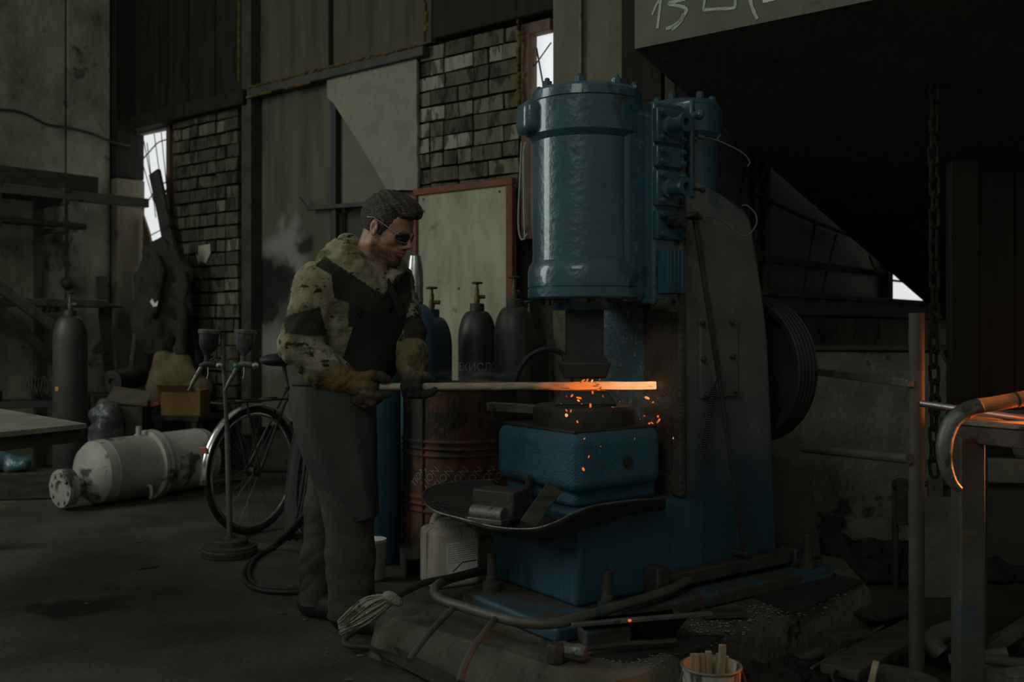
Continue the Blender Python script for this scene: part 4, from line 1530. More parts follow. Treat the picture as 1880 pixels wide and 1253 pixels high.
# ---- body: head, neck, torso, limbs as one surface
b = Sculpt((-1.0, 3.45, 0.02), (-0.25, 4.15, 1.76), 0.0042)
b.cap(J['pelvis'], J['chest'], 0.105, 0.12, 0.05)
b.cap(J['shR'], J['shL'], 0.05, 0.05, 0.05)
b.cap(J['chest'], J['neck'], 0.10, 0.06, 0.05)
for s_ in 'RL':
    b.chain([J['sh' + s_], J['el' + s_], J['wr' + s_]], [0.05, 0.04, 0.03], 0.02)
    b.chain([J['hip' + s_], J['kn' + s_], J['an' + s_]], [0.075, 0.055, 0.04], 0.02)
    fd = np.array((math.cos(-0.45), math.sin(-0.45), 0))
    b.cap(J['an' + s_] * np.array((1, 1, 0)) + np.array((0, 0, 0.06)) - fd * 0.03, J['an' + s_] * np.array((1, 1, 0)) + np.array((0, 0, 0.05)) + fd * 0.12, 0.03, 0.025, 0.02)
    b.cap(J['an' + s_], J['an' + s_] * np.array((1, 1, 0)) + np.array((0, 0, 0.06)), 0.035, 0.03, 0.02)
b.cap(J['wrR'], P(672, 713, 3.672), 0.028, 0.022, 0.01)
b.cap(J['wrL'], P(758, 700, 3.70), 0.026, 0.022, 0.01)
b.cap(J['neck'] + np.array((0, 0, -0.04)), hl(-0.03, 0, -0.045), 0.064, 0.058, 0.03)
b.cap(hl(0.0, 0, -0.075), J['neck'] + np.array((0.055, -0.03, -0.02)), 0.042, 0.045, 0.03)
# skull and face
b.ell(hl(-0.012, 0, 0.035), (0.096, 0.074, 0.088), HRn, 0.02)
b.ell(hl(0.03, 0, -0.035), (0.060, 0.057, 0.083), HRn, 0.03)
b.ell(hl(0.062, 0, 0.045), (0.034, 0.055, 0.045), HRn, 0.03)
for sg in (1, -1):
    b.cap(hl(-0.004, 0.053 * sg, -0.058), hl(0.070, 0.016 * sg, -0.103), 0.018, 0.016, 0.025)
    b.ell(hl(0.060, 0.044 * sg, -0.022), (0.022, 0.019, 0.018), HRn, 0.025)
    b.cap(hl(0.083, 0.038 * sg, 0.020), hl(0.094, 0.010 * sg, 0.020), 0.010, 0.010, 0.014)
    b.ell(hl(0.096, 0.032 * sg, 0.000), (0.014, 0.017, 0.012), HRn, 0.012, 'sub')
    b.ell(hl(0.078, 0.032 * sg, 0.0), (0.014, 0.016, 0.013), HRn, 0.004)
b.ell(hl(0.080, 0, -0.103), (0.018, 0.022, 0.016), HRn, 0.02)
b.cap(hl(0.094, 0, 0.014), hl(0.121, 0, -0.030), 0.0085, 0.0115, 0.012)
for sg in (1, -1):
    b.ell(hl(0.107, 0.013 * sg, -0.037), (0.012, 0.008, 0.008), HRn, 0.008)
    b.ell(hl(0.110, 0.007 * sg, -0.0455), (0.006, 0.0035, 0.004), HRn, 0.004, 'sub')
b.ell(hl(0.083, 0, -0.062), (0.020, 0.030, 0.020), HRn, 0.02)
for sg in (1, -1):
    b.cap(hl(0.087, 0.022 * sg, -0.065), hl(0.104, 0.003 * sg, -0.0595), 0.004, 0.0065, 0.006)
    b.cap(hl(0.086, 0.021 * sg, -0.067), hl(0.101, 0, -0.0745), 0.004, 0.0075, 0.006)
b.cap(hl(0.090, 0.026, -0.0665), hl(0.109, 0, -0.0668), 0.0015, 0.0015, 0.004, 'sub')
b.cap(hl(0.090, -0.026, -0.0665), hl(0.109, 0, -0.0668), 0.0015, 0.0015, 0.004, 'sub')
# ears
for sg in (1, -1):
    RE = np.array(HR @ Matrix.Rotation(math.radians(18 * sg), 3, 'Z') @ Matrix.Rotation(math.radians(-14), 3, 'Y'))
    b.ell(hl(-0.006, 0.077 * sg, 0.002), (0.021, 0.010, 0.033), RE, 0.006)
    b.ell(hl(-0.002, 0.087 * sg, 0.003), (0.012, 0.008, 0.020), RE, 0.004, 'sub')
    b.ell(hl(0.004, 0.083 * sg, -0.004), (0.007, 0.005, 0.007), RE, 0.003)


def beard(V):
    q = head_local(V)
    x, y, z = q[:, 0], np.abs(q[:, 1]), q[:, 2]
    d = np.clip((-0.052 - z + 0.55 * np.clip(0.045 - x, 0, 0.04)) / 0.022, 0, 1) * np.clip((x + 0.012) / 0.02, 0, 1) * np.clip((z + 0.150) / 0.03, 0, 1)
    d *= 1 - 0.75 * np.clip(1 - np.abs(z + 0.066) / 0.012, 0, 1) * (y < 0.024) * (x > 0.07)
    sb = np.clip((0.032 - x) / 0.012, 0, 1) * np.clip((x - 0.006) / 0.010, 0, 1) * np.clip((0.03 - z) / 0.03, 0, 1) * np.clip((z + 0.07) / 0.03, 0, 1) * (y > 0.045)
    mo = np.clip(1 - np.abs(z + 0.051) / 0.007, 0, 1) * (y < 0.03) * (x > 0.08) * 0.8
    nz = 0.78 + 0.22 * sines(5, 12, 300, 700)(V[:, 0], V[:, 1], V[:, 2])
    return np.clip(np.maximum(np.maximum(d * 1.0, sb * 0.65), mo) * nz, 0, 0.95) * (np.linalg.norm(q, axis=1) < 0.19)


def lip(V):
    q = head_local(V)
    return ((np.abs(q[:, 2] + 0.067) < 0.0125) & (np.abs(q[:, 1]) < 0.022) & (q[:, 0] > 0.092)).astype(float) * 0.6


skin_obj('body', b, M['skin'], person, 1, {'beard': beard, 'lip': lip})
del b
HWm = Matrix.Translation(HC) @ HR.to_4x4()


def to_person(o):
    o.parent = person
    o.matrix_parent_inverse = person.matrix_world.inverted()
    return o


for sg in (1, -1):
    e = MB()
    e.ell((0.0805, 0.032 * sg, 0.0), 0.0125, 14)
    to_person(e.build('eye', M['eye'], None, M=HWm))

# hair
h = Sculpt(np.array(HC) - 0.19, np.array(HC) + 0.20, 0.0026)
h.ell(hl(-0.014, 0, 0.042), (0.106, 0.0815, 0.098), HRn, 0.01)
h.ell(hl(0.020, 0, 0.100), (0.082, 0.066, 0.050), HRn, 0.03)
h.ell(hl(0.068, -0.005, 0.108), (0.052, 0.058, 0.034), HRn, 0.02)
h.ell(hl(0.094, -0.010, 0.092), (0.036, 0.050, 0.022), HRn, 0.02)
h.ell(hl(0.108, 0, -0.035), (0.086, 0.13, 0.108), HRn, 0.008, 'sub')
h.ell(hl(0.03, 0, -0.11), (0.12, 0.13, 0.105), HRn, 0.008, 'sub')
h.ell(hl(-0.05, 0, -0.155), (0.09, 0.13, 0.085), HRn, 0.01, 'sub')
for sg in (1, -1):
    h.cap(hl(0.024, 0.067 * sg, 0.03), hl(0.018, 0.069 * sg, -0.012), 0.012, 0.008, 0.008)
    h.ell(hl(-0.006, 0.085 * sg, 0.0), (0.020, 0.02, 0.033), HRn, 0.004, 'sub')
hs = sines(11, 10, 140, 420)


def hair_noise(X, Y, Z):
    x = HRn[0, 0] * (X - HC[0]) + HRn[1, 0] * (Y - HC[1]) + HRn[2, 0] * (Z - HC[2])
    y = HRn[0, 1] * (X - HC[0]) + HRn[1, 1] * (Y - HC[1]) + HRn[2, 1] * (Z - HC[2])
    z = HRn[0, 2] * (X - HC[0]) + HRn[1, 2] * (Y - HC[1]) + HRn[2, 2] * (Z - HC[2])
    top = np.clip((z - 0.05) / 0.05, 0, 1)
    return hs(0.25 * x + 0.2 * y, y + 0.15 * x, z + 0.5 * x) * (0.0010 + 0.0022 * top)


h.warp(hair_noise)
skin_obj('hair', h, M['hair'], person, 0)
# spectacles
g = MB()
for sg in (1, -1):
    loop = []
    for k in range(18):
        a = 2 * PI * k / 18
        yy = 0.0335 * sg + 0.029 * math.copysign(abs(math.cos(a)) ** 0.75, math.cos(a))
        zz = 0.000 + 0.0185 * math.copysign(abs(math.sin(a)) ** 0.75, math.sin(a))
        loop.append((0.1135 - 0.35 * abs(yy) * abs(yy) / 0.06 - 0.008 * (yy * sg > 0.05), yy, zz))
    g.tube(loop, 0.0014, 6, closed=True)
    g.tube([(0.098, 0.0625 * sg, 0.008), (0.075, 0.074 * sg, 0.016), (0.02, 0.081 * sg, 0.030), (-0.018, 0.083 * sg, 0.038), (-0.045, 0.079 * sg, 0.030)], [0.0018, 0.0018, 0.0018, 0.0022, 0.0022], 6)
g.tube([(0.113, 0.006, 0.006), (0.117, 0, 0.010), (0.113, -0.006, 0.006)], 0.0014, 6)
fr = to_person(g.build('spectacles', M['steel_bright'], None, M=HWm))
for sg in (1, -1):
    g = MB()

    def lf(u, v, sg=sg):
        a = 2 * PI * u
        yy = 0.0335 * sg + 0.029 * v * math.copysign(abs(math.cos(a)) ** 0.75, math.cos(a))
        zz = 0.0185 * v * math.copysign(abs(math.sin(a)) ** 0.75, math.sin(a))
        return (0.1135 - 0.35 * abs(yy) * abs(yy) / 0.06 - 0.008 * (yy * sg > 0.05), yy, zz)
    g.grid(lf, 18, 3)
    l_ = g.build('lens', M['lens'], fr, solid=0.0015)

# ---- jacket


def pw(x, y, Y):
    return np.array(P(x, y, Y))


jk = Sculpt((-1.0, 3.45, 0.82), (-0.22, 4.2, 1.56), 0.0055)
jk.cap(J['belly'] + np.array((0, 0, -0.06)), J['chest'], 0.135, 0.155, 0.06)
jk.ell(J['chest'] + np.array((0.0, 0.0, 0.02)), (0.145, 0.205, 0.19), TR, 0.05)
jk.ell(pw(616, 545, 3.86), (0.09, 0.14, 0.13), TR, 0.06)
jk.cap(J['shR'], J['shL'], 0.074, 0.074, 0.05)
jk.cap(J['neck'], J['shR'] + np.array((0.03, 0, 0.02)), 0.06, 0.06, 0.05)
jk.cap(J['neck'], J['shL'] + np.array((-0.02, 0, 0.03)), 0.07, 0.065, 0.05)
jk.chain([J['shR'], J['elR']], [0.080, 0.070], 0.04)
jk.chain([J['elR'] + np.array((0.0, 0, 0.0)), pw(590, 672, 3.65), pw(615, 688, 3.655)], [0.070, 0.066, 0.063], 0.03)
jk.chain([J['shL'], pw(736, 568, 3.93), J['elL']], [0.072, 0.068, 0.062], 0.04)
jk.chain([J['elL'], pw(755, 650, 3.78)], [0.062, 0.056], 0.03)
# hood and collar bunched round the neck
col = [pw(680, 514, 3.722), pw(656, 494, 3.705), pw(640, 478, 3.735), pw(626, 462, 3.83), pw(640, 452, 3.93), pw(690, 468, 3.98), pw(726, 492, 3.93), pw(728, 510, 3.82)]
jk.chain(col, [0.016, 0.034, 0.044, 0.046, 0.044, 0.036, 0.03, 0.026], 0.03)
jk.ell(pw(622, 478, 3.86), (0.06, 0.10, 0.05), TR, 0.04)
# neck opening
jk.cap(hl(-0.035, 0, -0.05), J['neck'] + np.array((0.02, -0.012, -0.02)), 0.066, 0.066, 0.015, 'sub')
jk.cap(J['neck'] + np.array((0.06, -0.06, 0.02)), J['neck'] + np.array((0.05, -0.07, -0.05)), 0.045, 0.02, 0.012, 'sub')
f1, f2 = sines(3, 7, 40, 95, (1, 1, 1.6)), sines(4, 8, 90, 190)


def folds(X, Y, Z):
    a = f1(X + 0.02 * np.sin(30 * Z), Y, Z + 0.02 * np.sin(26 * X))
    return 0.0042 * (1 - np.abs(a)) + 0.0012 * f2(X, Y, Z) - 0.002


jk.warp(folds)


def inpoly(x, y, poly):
    r = np.zeros(len(x), bool)
    n = len(poly)
    for i in range(n):
        x1, y1 = poly[i]
        x2, y2 = poly[(i + 1) % n]
        c = ((y1 > y) != (y2 > y)) & (x < (x2 - x1) * (y - y1) / (y2 - y1 + 1e-9) + x1)
        r ^= c
    return r


def panel(V):
    px = 940 + V[:, 0] / V[:, 1] * F
    py = HOR - (V[:, 2] - CAM_Z) / V[:, 1] * F
    r = np.zeros(len(V), bool)
    for poly in ([(578, 488), (597, 470), (612, 482), (640, 500), (664, 516), (684, 530), (704, 540), (728, 514), (752, 500), (757, 548), (740, 600), (640, 600), (640, 556), (613, 548), (609, 505)],
                 [(519, 583), (552, 572), (588, 564), (600, 616), (560, 616), (524, 612)],
                 [(694, 560), (706, 540), (728, 506), (752, 498), (757, 548), (727, 556), (700, 590)],
                 [(738, 590), (756, 578), (790, 585), (790, 650), (745, 640)]):
        r |= inpoly(px, py, poly)
    arm = (V[:, 1] > 3.74) & inpoly(px, py, [(519, 583), (588, 564), (600, 616), (524, 612)])
    return (r & ~arm).astype(float)


jacket = skin_obj('jacket', jk, M['camo'], person, 1, {'panel': panel})
# t-shirt at the throat
sh = Sculpt(J['neck'] - 0.16, J['neck'] + 0.16, 0.004)
sh.cap(J['neck'] + np.array((0.012, -0.012, -0.06)), J['neck'] + np.array((0.028, -0.02, 0.008)), 0.085, 0.066, 0.02)
sh.cap(J['neck'] + np.array((0.03, -0.022, 0.03)), J['neck'] + np.array((0.0, 0, 0.12)), 0.10, 0.12, 0.0, 'sub')
skin_obj('shirt', sh, M['shirt'], person, 1)

# ---- trousers
tr_ = Sculpt((-1.0, 3.5, 0.03), (-0.3, 4.2, 0.98), 0.0055)
tr_.ell(J['pelvis'] + np.array((0, 0, -0.03)), (0.13, 0.175, 0.14), TR, 0.05)
tr_.chain([J['hipR'], J['knR']], [0.115, 0.092], 0.04)
tr_.chain([J['knR'], pw(644, 1020, 3.74), pw(646, 1128, 3.75)], [0.090, 0.088, 0.092], 0.03)
tr_.chain([J['hipL'], J['knL']], [0.108, 0.080], 0.04)
tr_.chain([J['knL'], pw(588, 1020, 3.94), pw(580, 1106, 3.93)], [0.078, 0.068, 0.068], 0.03)
tf = sines(8, 7, 30, 75, (1, 1, 2.2))
tr_.warp(lambda X, Y, Z: 0.0045 * (1 - np.abs(tf(X, Y, Z + 0.03 * np.sin(20 * X)))) * (0.5 + 1.2 * np.exp(-((Z - 0.1) / 0.14) ** 2)) - 0.002)
tr_.f[:, :, :max(1, int((0.055 - 0.03) / 0.0055))] = 1.0
skin_obj('trousers', tr_, M['trousers'], person, 1)
# ---- boots
for s_ in 'RL':
    bo = Sculpt(J['an' + s_] * np.array((1, 1, 0)) + np.array((-0.25, -0.25, -0.01)), J['an' + s_] * np.array((1, 1, 0)) + np.array((0.25, 0.25, 0.25)), 0.005)
    g0 = J['an' + s_] * np.array((1, 1, 0))
    fd = np.array((math.cos(-0.5), math.sin(-0.5), 0))
    bo.cap(g0 - fd * 0.04 + np.array((0, 0, 0.05)), g0 + fd * 0.06 + np.array((0, 0, 0.055)), 0.046, 0.048, 0.02)
    bo.cap(g0 + fd * 0.06 + np.array((0, 0, 0.05)), g0 + fd * 0.165 + np.array((0, 0, 0.042)), 0.046, 0.038, 0.03)
    bo.cap(g0 - fd * 0.02 + np.array((0, 0, 0.06)), g0 - fd * 0.02 + np.array((0, 0, 0.17)), 0.052, 0.055, 0.03)
    bo.f[:, :, :3] = 1.0
    skin_obj('boot', bo, M['boot'], person, 1)

# ---- apron: skirt sheet wrapped round the front, bib and straps
rows = [(694, 538, 690), (740, 533, 690), (790, 540, 691), (840, 556, 692), (890, 577, 693), (930, 600, 695), (950, 613, 695), (962, 621, 694)]
Yc = [3.82, 3.815, 3.81, 3.80, 3.79, 3.785, 3.78, 3.78]
bul = [0.215, 0.215, 0.21, 0.20, 0.19, 0.175, 0.165, 0.16]


def apr(u, v):
    q = v * (len(rows) - 1)
    i = min(int(q), len(rows) - 2)
    f_ = q - i
    y, xl, xr = [rows[i][k] + (rows[i + 1][k] - rows[i][k]) * f_ for k in range(3)]
    yc = Yc[i] + (Yc[i + 1] - Yc[i]) * f_
    bl = bul[i] + (bul[i + 1] - bul[i]) * f_
    y += (10 - 34 * (u - 0.1)) * max(0, v - 0.72) / 0.28 * 0.9
    c = math.cos(PI * u)
    x = (xl + xr) / 2 - (xr - xl) / 2 * c
    Y = yc - bl * (max(0.0, math.sin(PI * u)) ** 0.8) * (1 - 0.25 * u)
    Y += 0.010 * math.sin(9 * u + 5 * v + 1.5 * math.sin(4 * v)) * (0.2 + v) + 0.006 * math.sin(21 * u - 6 * v)
    return P(x, y, Y)


m = MB()
m.grid(apr, 46, 40)
skirt = to_person(m.build('apron', M['apron'], None, smooth=70, solid=0.005))
bibrow = [(574, 655, 742), (600, 650, 741), (640, 636, 736), (680, 622, 728), (706, 612, 712)]


def bibf(u, v):
    q = v * 4
    i = min(int(q), 3)
    f_ = q - i
    y, xl, xr = [bibrow[i][k] + (bibrow[i + 1][k] - bibrow[i][k]) * f_ for k in range(3)]
    x = xl + (xr - xl) * u
    p = P(x, y, 1)
    # hug the chest: a tilted ellipse in plan
    t = (u - 0.45) * 2
    Y = 3.705 + 0.115 * u * u - 0.018 * v - 0.030 * math.sin(PI * u) + 0.01 * math.sin(3 * t + 4 * v)
    return P(x, y, Y)


m = MB()
m.grid(bibf, 24, 20)
bib = to_person(m.build('apron_bib', M['bib'], None, smooth=70, solid=0.006))
m = MB()
for pts in ([(664, 578, 3.678), (652, 556, 3.672), (640, 530, 3.672), (624, 500, 3.70), (606, 486, 3.77)], [(738, 580, 3.77), (726, 550, 3.765), (714, 525, 3.775), (704, 505, 3.80)]):
    m = MB()
    ps = spline([P(*q) for q in pts], 5)
    for i in range(len(ps) - 1):
        m.bar(ps[i], ps[i + 1], 0.026, 0.005, up=(0.3, -1, 0.2))
    to_person(m.build('apron_strap', M['bib'], None))
m = MB()
ps = [apr(u / 20, 0.02) + Vector((0, -0.006, 0.0)) for u in range(21)]
m.tube(ps, 0.012, 8, sq=1.6)
to_person(m.build('apron_tie', M['apron'], None))

# ---- gloves
gr = Sculpt(P(655, 705, 3.66) - Vector((0.17, 0.14, 0.13)), P(655, 705, 3.66) + Vector((0.17, 0.14, 0.13)), 0.003)
gr.chain([pw(596, 682, 3.652), pw(622, 694, 3.655), pw(646, 703, 3.662)], [0.070, 0.058, 0.046], 0.02)
gr.ell(pw(668, 712, 3.668), (0.056, 0.040, 0.043), None, 0.02)
gr.chain([pw(655, 694, 3.65), pw(684, 689, 3.652), pw(700, 691, 3.658), pw(711, 697, 3.664)], [0.021, 0.0185, 0.017, 0.0145], 0.012)
gr.chain([pw(668, 724, 3.648), pw(694, 728, 3.646), pw(713, 724, 3.653)], [0.0185, 0.0165, 0.0145], 0.010)
gr.chain([pw(662, 732, 3.652), pw(684, 739, 3.652), pw(696, 734, 3.682)], [0.0185, 0.0165, 0.0145], 0.008)
gr.chain([pw(654, 735, 3.662), pw(672, 743, 3.668), pw(682, 735, 3.698)], [0.018, 0.016, 0.014], 0.008)
gr.chain([pw(646, 732, 3.674), pw(660, 741, 3.684), pw(668, 733, 3.706)], [0.016, 0.0145, 0.013], 0.008)
gf = sines(21, 8, 60, 160)
gr.warp(lambda X, Y, Z: 0.0022 * (1 - np.abs(gf(X, Y, Z))) - 0.001)
skin_obj('glove', gr, M['glove'], person, 1, {'dark': lambda V: np.clip((V[:, 0] + 0.53) / 0.03, 0, 1) * 0.8})
glv = Sculpt(P(765, 690, 3.70) - Vector((0.13, 0.13, 0.14)), P(765, 690, 3.70) + Vector((0.13, 0.13, 0.14)), 0.003)
glv.chain([pw(757, 648, 3.775), pw(756, 668, 3.735), pw(755, 688, 3.705)], [0.062, 0.056, 0.044], 0.02)
glv.ell(pw(760, 698, 3.695), (0.047, 0.034, 0.032), None, 0.015)
for i, px_ in enumerate((744, 755.5, 767)):
    glv.chain([pw(px_, 699, 3.664), pw(px_ - 1, 711, 3.646), pw(px_ + 1, 725, 3.655), pw(px_ + 5, 727, 3.682)], [0.0165, 0.0155, 0.0145, 0.013], 0.006)
glv.chain([pw(765, 722, 3.656), pw(780, 725, 3.650), pw(791, 722, 3.653), pw(798, 717, 3.660)], [0.0155, 0.015, 0.0135, 0.012], 0.008)
glv.chain([pw(768, 693, 3.692), pw(783, 692, 3.70), pw(794, 699, 3.704)], [0.018, 0.0155, 0.0135], 0.01)
glv.warp(lambda X, Y, Z: 0.0022 * (1 - np.abs(gf(X + 1, Y, Z))) - 0.001)
skin_obj('glove', glv, M['glove_dark'], person, 1, {'dark': lambda V: np.clip((0.985 - V[:, 2]) / 0.035, 0, 1)})

# ================================================================== THE HOT BAR
M['hot'] = None
m_, t_, b_ = nt('heated_steel_bar')
tc = node(t_, 'ShaderNodeTexCoord')
sx = node(t_, 'ShaderNodeSeparateXYZ')
t_.links.new(tc.outputs['Object'], sx.inputs[0])
n1 = node(t_, 'ShaderNodeTexNoise', i_Scale=38.0, i_Detail=6.0)
mp = node(t_, 'ShaderNodeMapping')
mp.inputs['Scale'].default_value = (0.5, 1.5, 1.5)
t_.links.new(tc.outputs['Object'], mp.inputs[0])
t_.links.new(mp.outputs[0], n1.inputs['Vector'])
ad = node(t_, 'ShaderNodeMath', operation='MULTIPLY_ADD', i_1=0.09, i_2=-0.045)
t_.links.new(n1.outputs['Fac'], ad.inputs[0])
ad2 = node(t_, 'ShaderNodeMath', operation='ADD')
t_.links.new(sx.outputs[0], ad2.inputs[0])
t_.links.new(ad.outputs[0], ad2.inputs[1])
rm = node(t_, 'ShaderNodeMapRange', i_1=0.0, i_2=1.10, i_3=0.0, i_4=1.0)
t_.links.new(ad2.outputs[0], rm.inputs[0])
cr = node(t_, 'ShaderNodeValToRGB')
el = cr.color_ramp.elements
el[0].position, el[0].color = 0.585, (0, 0, 0, 1)
el[1].position, el[1].color = 0.685, (0.30, 0.05, 0.008, 1)
for ps_, c_ in ((0.735, (0.74, 0.15, 0.025)), (0.80, (0.84, 0.21, 0.045)), (0.86, (0.90, 0.36, 0.13)), (0.99, (0.98, 0.50, 0.22))):
    e_ = el.new(ps_)
    e_.color = c4(c_)
t_.links.new(rm.outputs[0], cr.inputs[0])
# flakes of dark scale on the glowing skin
n2 = node(t_, 'ShaderNodeTexNoise', i_Scale=30.0, i_Detail=5.0)
mp2 = node(t_, 'ShaderNodeMapping')
mp2.inputs['Scale'].default_value = (0.7, 3.0, 3.0)
t_.links.new(tc.outputs['Object'], mp2.inputs[0])
t_.links.new(mp2.outputs[0], n2.inputs['Vector'])
st = node(t_, 'ShaderNodeMapRange', i_1=0.61, i_2=0.66, i_3=1.0, i_4=0.22)
t_.links.new(n2.outputs['Fac'], st.inputs[0])
vm = node(t_, 'ShaderNodeMath', operation='MULTIPLY', i_1=1.0)
t_.links.new(st.outputs[0], vm.inputs[0])
t_.links.new(cr.outputs[0], b_.inputs['Emission Color'])
t_.links.new(vm.outputs[0], b_.inputs['Emission Strength'])
bc = node(t_, 'ShaderNodeValToRGB')
bc.color_ramp.elements[0].position, bc.color_ramp.elements[0].color = 0.35, (0.34, 0.27, 0.19, 1)
bc.color_ramp.elements[1].position, bc.color_ramp.elements[1].color = 0.65, (0.52, 0.44, 0.32, 1)
t_.links.new(n1.outputs['Fac'], bc.inputs[0])
t_.links.new(bc.outputs[0], b_.inputs['Base Color'])
b_.inputs['Roughness'].default_value = 0.75
bp = node(t_, 'ShaderNodeBump', i_Strength=0.5, i_Distance=0.01)
t_.links.new(n1.outputs['Fac'], bp.inputs['Height'])
t_.links.new(bp.outputs[0], b_.inputs['Normal'])
r0, r1 = P(657, 711, 3.68), P(1203.5, 708, 3.70)
bar = thing('steel_bar', 'long steel bar held by the man, its right end glowing orange over the anvil', 'bar', T(r0.x, r0.y, r0.z))
Lb = (r1 - r0).length
m = MB()
N = 60
vs, fs = [], []
for i in range(N + 1):
    x = Lb * i / N
    hot = max(0, min(1, (x - 0.60) / 0.2))
    ry, rz = 0.0150 + 0.002 * hot, 0.0145
    dz = (r1.z - r0.z) * i / N + 0.0008 * math.sin(x * 23)
    dy = (r1.y - r0.y) * i / N
    n = 12
    for k in range(n):
        a = 2 * PI * (k + 0.5) / n
        e = 1 - 0.45 * hot
        cx, cz = math.cos(a), math.sin(a)
        cx = math.copysign(abs(cx) ** e, cx)
        cz = math.copysign(abs(cz) ** e, cz)
        j = 0.0006 * mnoise.noise(Vector((x * 40, cx * 2, cz * 2)))
        end = 0.004 * mnoise.noise(Vector((cx * 3, cz * 3, 7.0))) if i == N else 0
        vs.append((x + end, dy + cx * (ry + j), dz + cz * (rz + j)))
for i in range(N):
    for k in range(n):
        fs.append((i * n + k, i * n + (k + 1) % n, (i + 1) * n + (k + 1) % n, (i + 1) * n + k))
fs += [tuple(range(n - 1, -1, -1)), tuple(N * n + k for k in range(n))]
m.add(vs, fs)
recalc(m.build('bar', m_, bar, smooth=40))
# ================================================================== THINGS AT THE BACK AND LEFT


def V3(*a):
    return Vector(a)


def text_mesh(s, size, mat, name, bend=None, M0=None, thick=0.0):
    """lettering as flat mesh; bend = radius of the drum it is painted on"""
    cu = bpy.data.curves.new('lettering', 'FONT')
    cu.body = s
    cu.size = size
    cu.align_x = 'CENTER'
    cu.resolution_u = 2
    o = bpy.data.objects.new('lettering', cu)
    COL.objects.link(o)
    dg = bpy.context.evaluated_depsgraph_get()
    me = bpy.data.meshes.new_from_object(o.evaluated_get(dg))
    bpy.data.objects.remove(o)
    vs = [Vector(v.co) for v in me.vertices]
    fs = [tuple(p.vertices) for p in me.polygons]
    bpy.data.meshes.remove(me)
    return vs, fs


def gas_cylinder(label, px, Y, r, top, mat, group='tall gas cylinders', cap=False, rot=0.0, hand=True):
    x = (px - 940) / F * Y
    g = thing('gas_cylinder', label, 'gas cylinder', T(x, Y, 0, rot), group)
    body_top = top - (0.20 if not cap else 0.26)
    m = MB()
    pr = [(r * 0.9, 0.0), (r, 0.03)]
    h0 = body_top - 0.16
    pr += [(r, h0)]
    for k in range(1, 9):
        a = k / 8 * PI / 2
        pr.append((0.036 + (r - 0.036) * math.cos(a) ** 0.85, h0 + 0.16 * math.sin(a) ** 1.15))
    m.lathe(pr, 40)
    m.build('body', mat, g, smooth=40)
    m = MB()
    m.lathe([(0.035, body_top - 0.005), (0.042, body_top), (0.042, body_top + 0.038), (0.036, body_top + 0.042), (0, body_top + 0.042)], 24)
    m.build('neck_ring', mat, g)
    if cap:
        m = MB()
        b = body_top + 0.03
        m.lathe([(0.045, b - 0.02), (0.043, b + 0.06), (0.045, b + 0.062), (0.043, b + 0.14), (0.031, b + 0.225), (0.022, b + 0.23), (0, b + 0.23)], 28)
        m.build('valve_cap', M['steel_bright'], g)
    else:
        b = body_top + 0.04
        m = MB()
        m.lathe([(0.014, b), (0.017, b + 0.02), (0.017, b + 0.045), (0.012, b + 0.05), (0.012, b + 0.085), (0.008, b + 0.09), (0.008, b + 0.125), (0, b + 0.125)], 14)
        m.cyl((0, 0, b + 0.04), (0.045, -0.01, b + 0.04), 0.012, 10)
        m.build('valve', M['brass'], g)
        m = MB()
        if hand:
            m.torus((0, 0, b + 0.12), 0.027, 0.0065, n=16, m=6)
            m.box((0, 0, b + 0.12), (0.05, 0.008, 0.008))
            m.box((0, 0, b + 0.12), (0.008, 0.05, 0.008))
        m.build('handwheel', M['steel_dark'], g)
    return g


gas_cylinder('blue gas cylinder with a tall silvery valve cap, beside the oil drum', 762, 5.29, 0.108, 1.525, M['cyl_blue'], cap=True)
gas_cylinder('dark navy gas cylinder with bare valve, just right of the silvery capped one', 793, 5.54, 0.112, 1.40, M['cyl_navy'])
g3 = gas_cylinder('black gas cylinder with painted lettering, in front of the yellowed board', 876, 5.75, 0.110, 1.437, M['cyl_black'], rot=0.5)
gas_cylinder('dark gas cylinder with brass valve, right of the lettered black one', 944, 5.45, 0.110, 1.455, M['cyl_dark'], rot=1.2)
gas_cylinder('dark gas cylinder half hidden behind the hammer ram', 972, 5.78, 0.110, 1.33, M['cyl_dark'], rot=2.0)
gas_cylinder('blue gas cylinder standing close behind the man, left of the drum', 694, 4.86, 0.110, 1.36, M['cyl_blue'], rot=2.5)
g7 = gas_cylinder('dark gas cylinder standing alone among the scrap near the left wall', 129, 6.9, 0.112, 1.42, M['cyl_dark'], rot=0.3)
# lettering of the black cylinder
for txt, z, sz in (('УГЛЕКИСЛОТА', 0.893, 0.062), ('СЖИЖЕННАЯ', 0.800, 0.06)):
    vs, fs = text_mesh(txt, sz, M['paper'], 'lettering')
    out = []
    for v in vs:
        a = -PI / 2 - 0.12 + v.x / 0.110
        out.append(V3(0.1108 * math.cos(a - 0.5), 0.1108 * math.sin(a - 0.5), z + v.y * 1.05))
    m = MB()
    m.add(out, fs)
    m.build('lettering', M['ink_grey'], g3, smooth=0)
m = MB()
for k in range(6):
    m.box((0.1125 * math.cos(-2.3), 0.1125 * math.sin(-2.3), 0.72), (0.002, 0.03, 0.03), Matrix.Rotation(-2.3, 4, 'Z'))
    break
m.build('sticker', M['yellow'], g7, smooth=0)

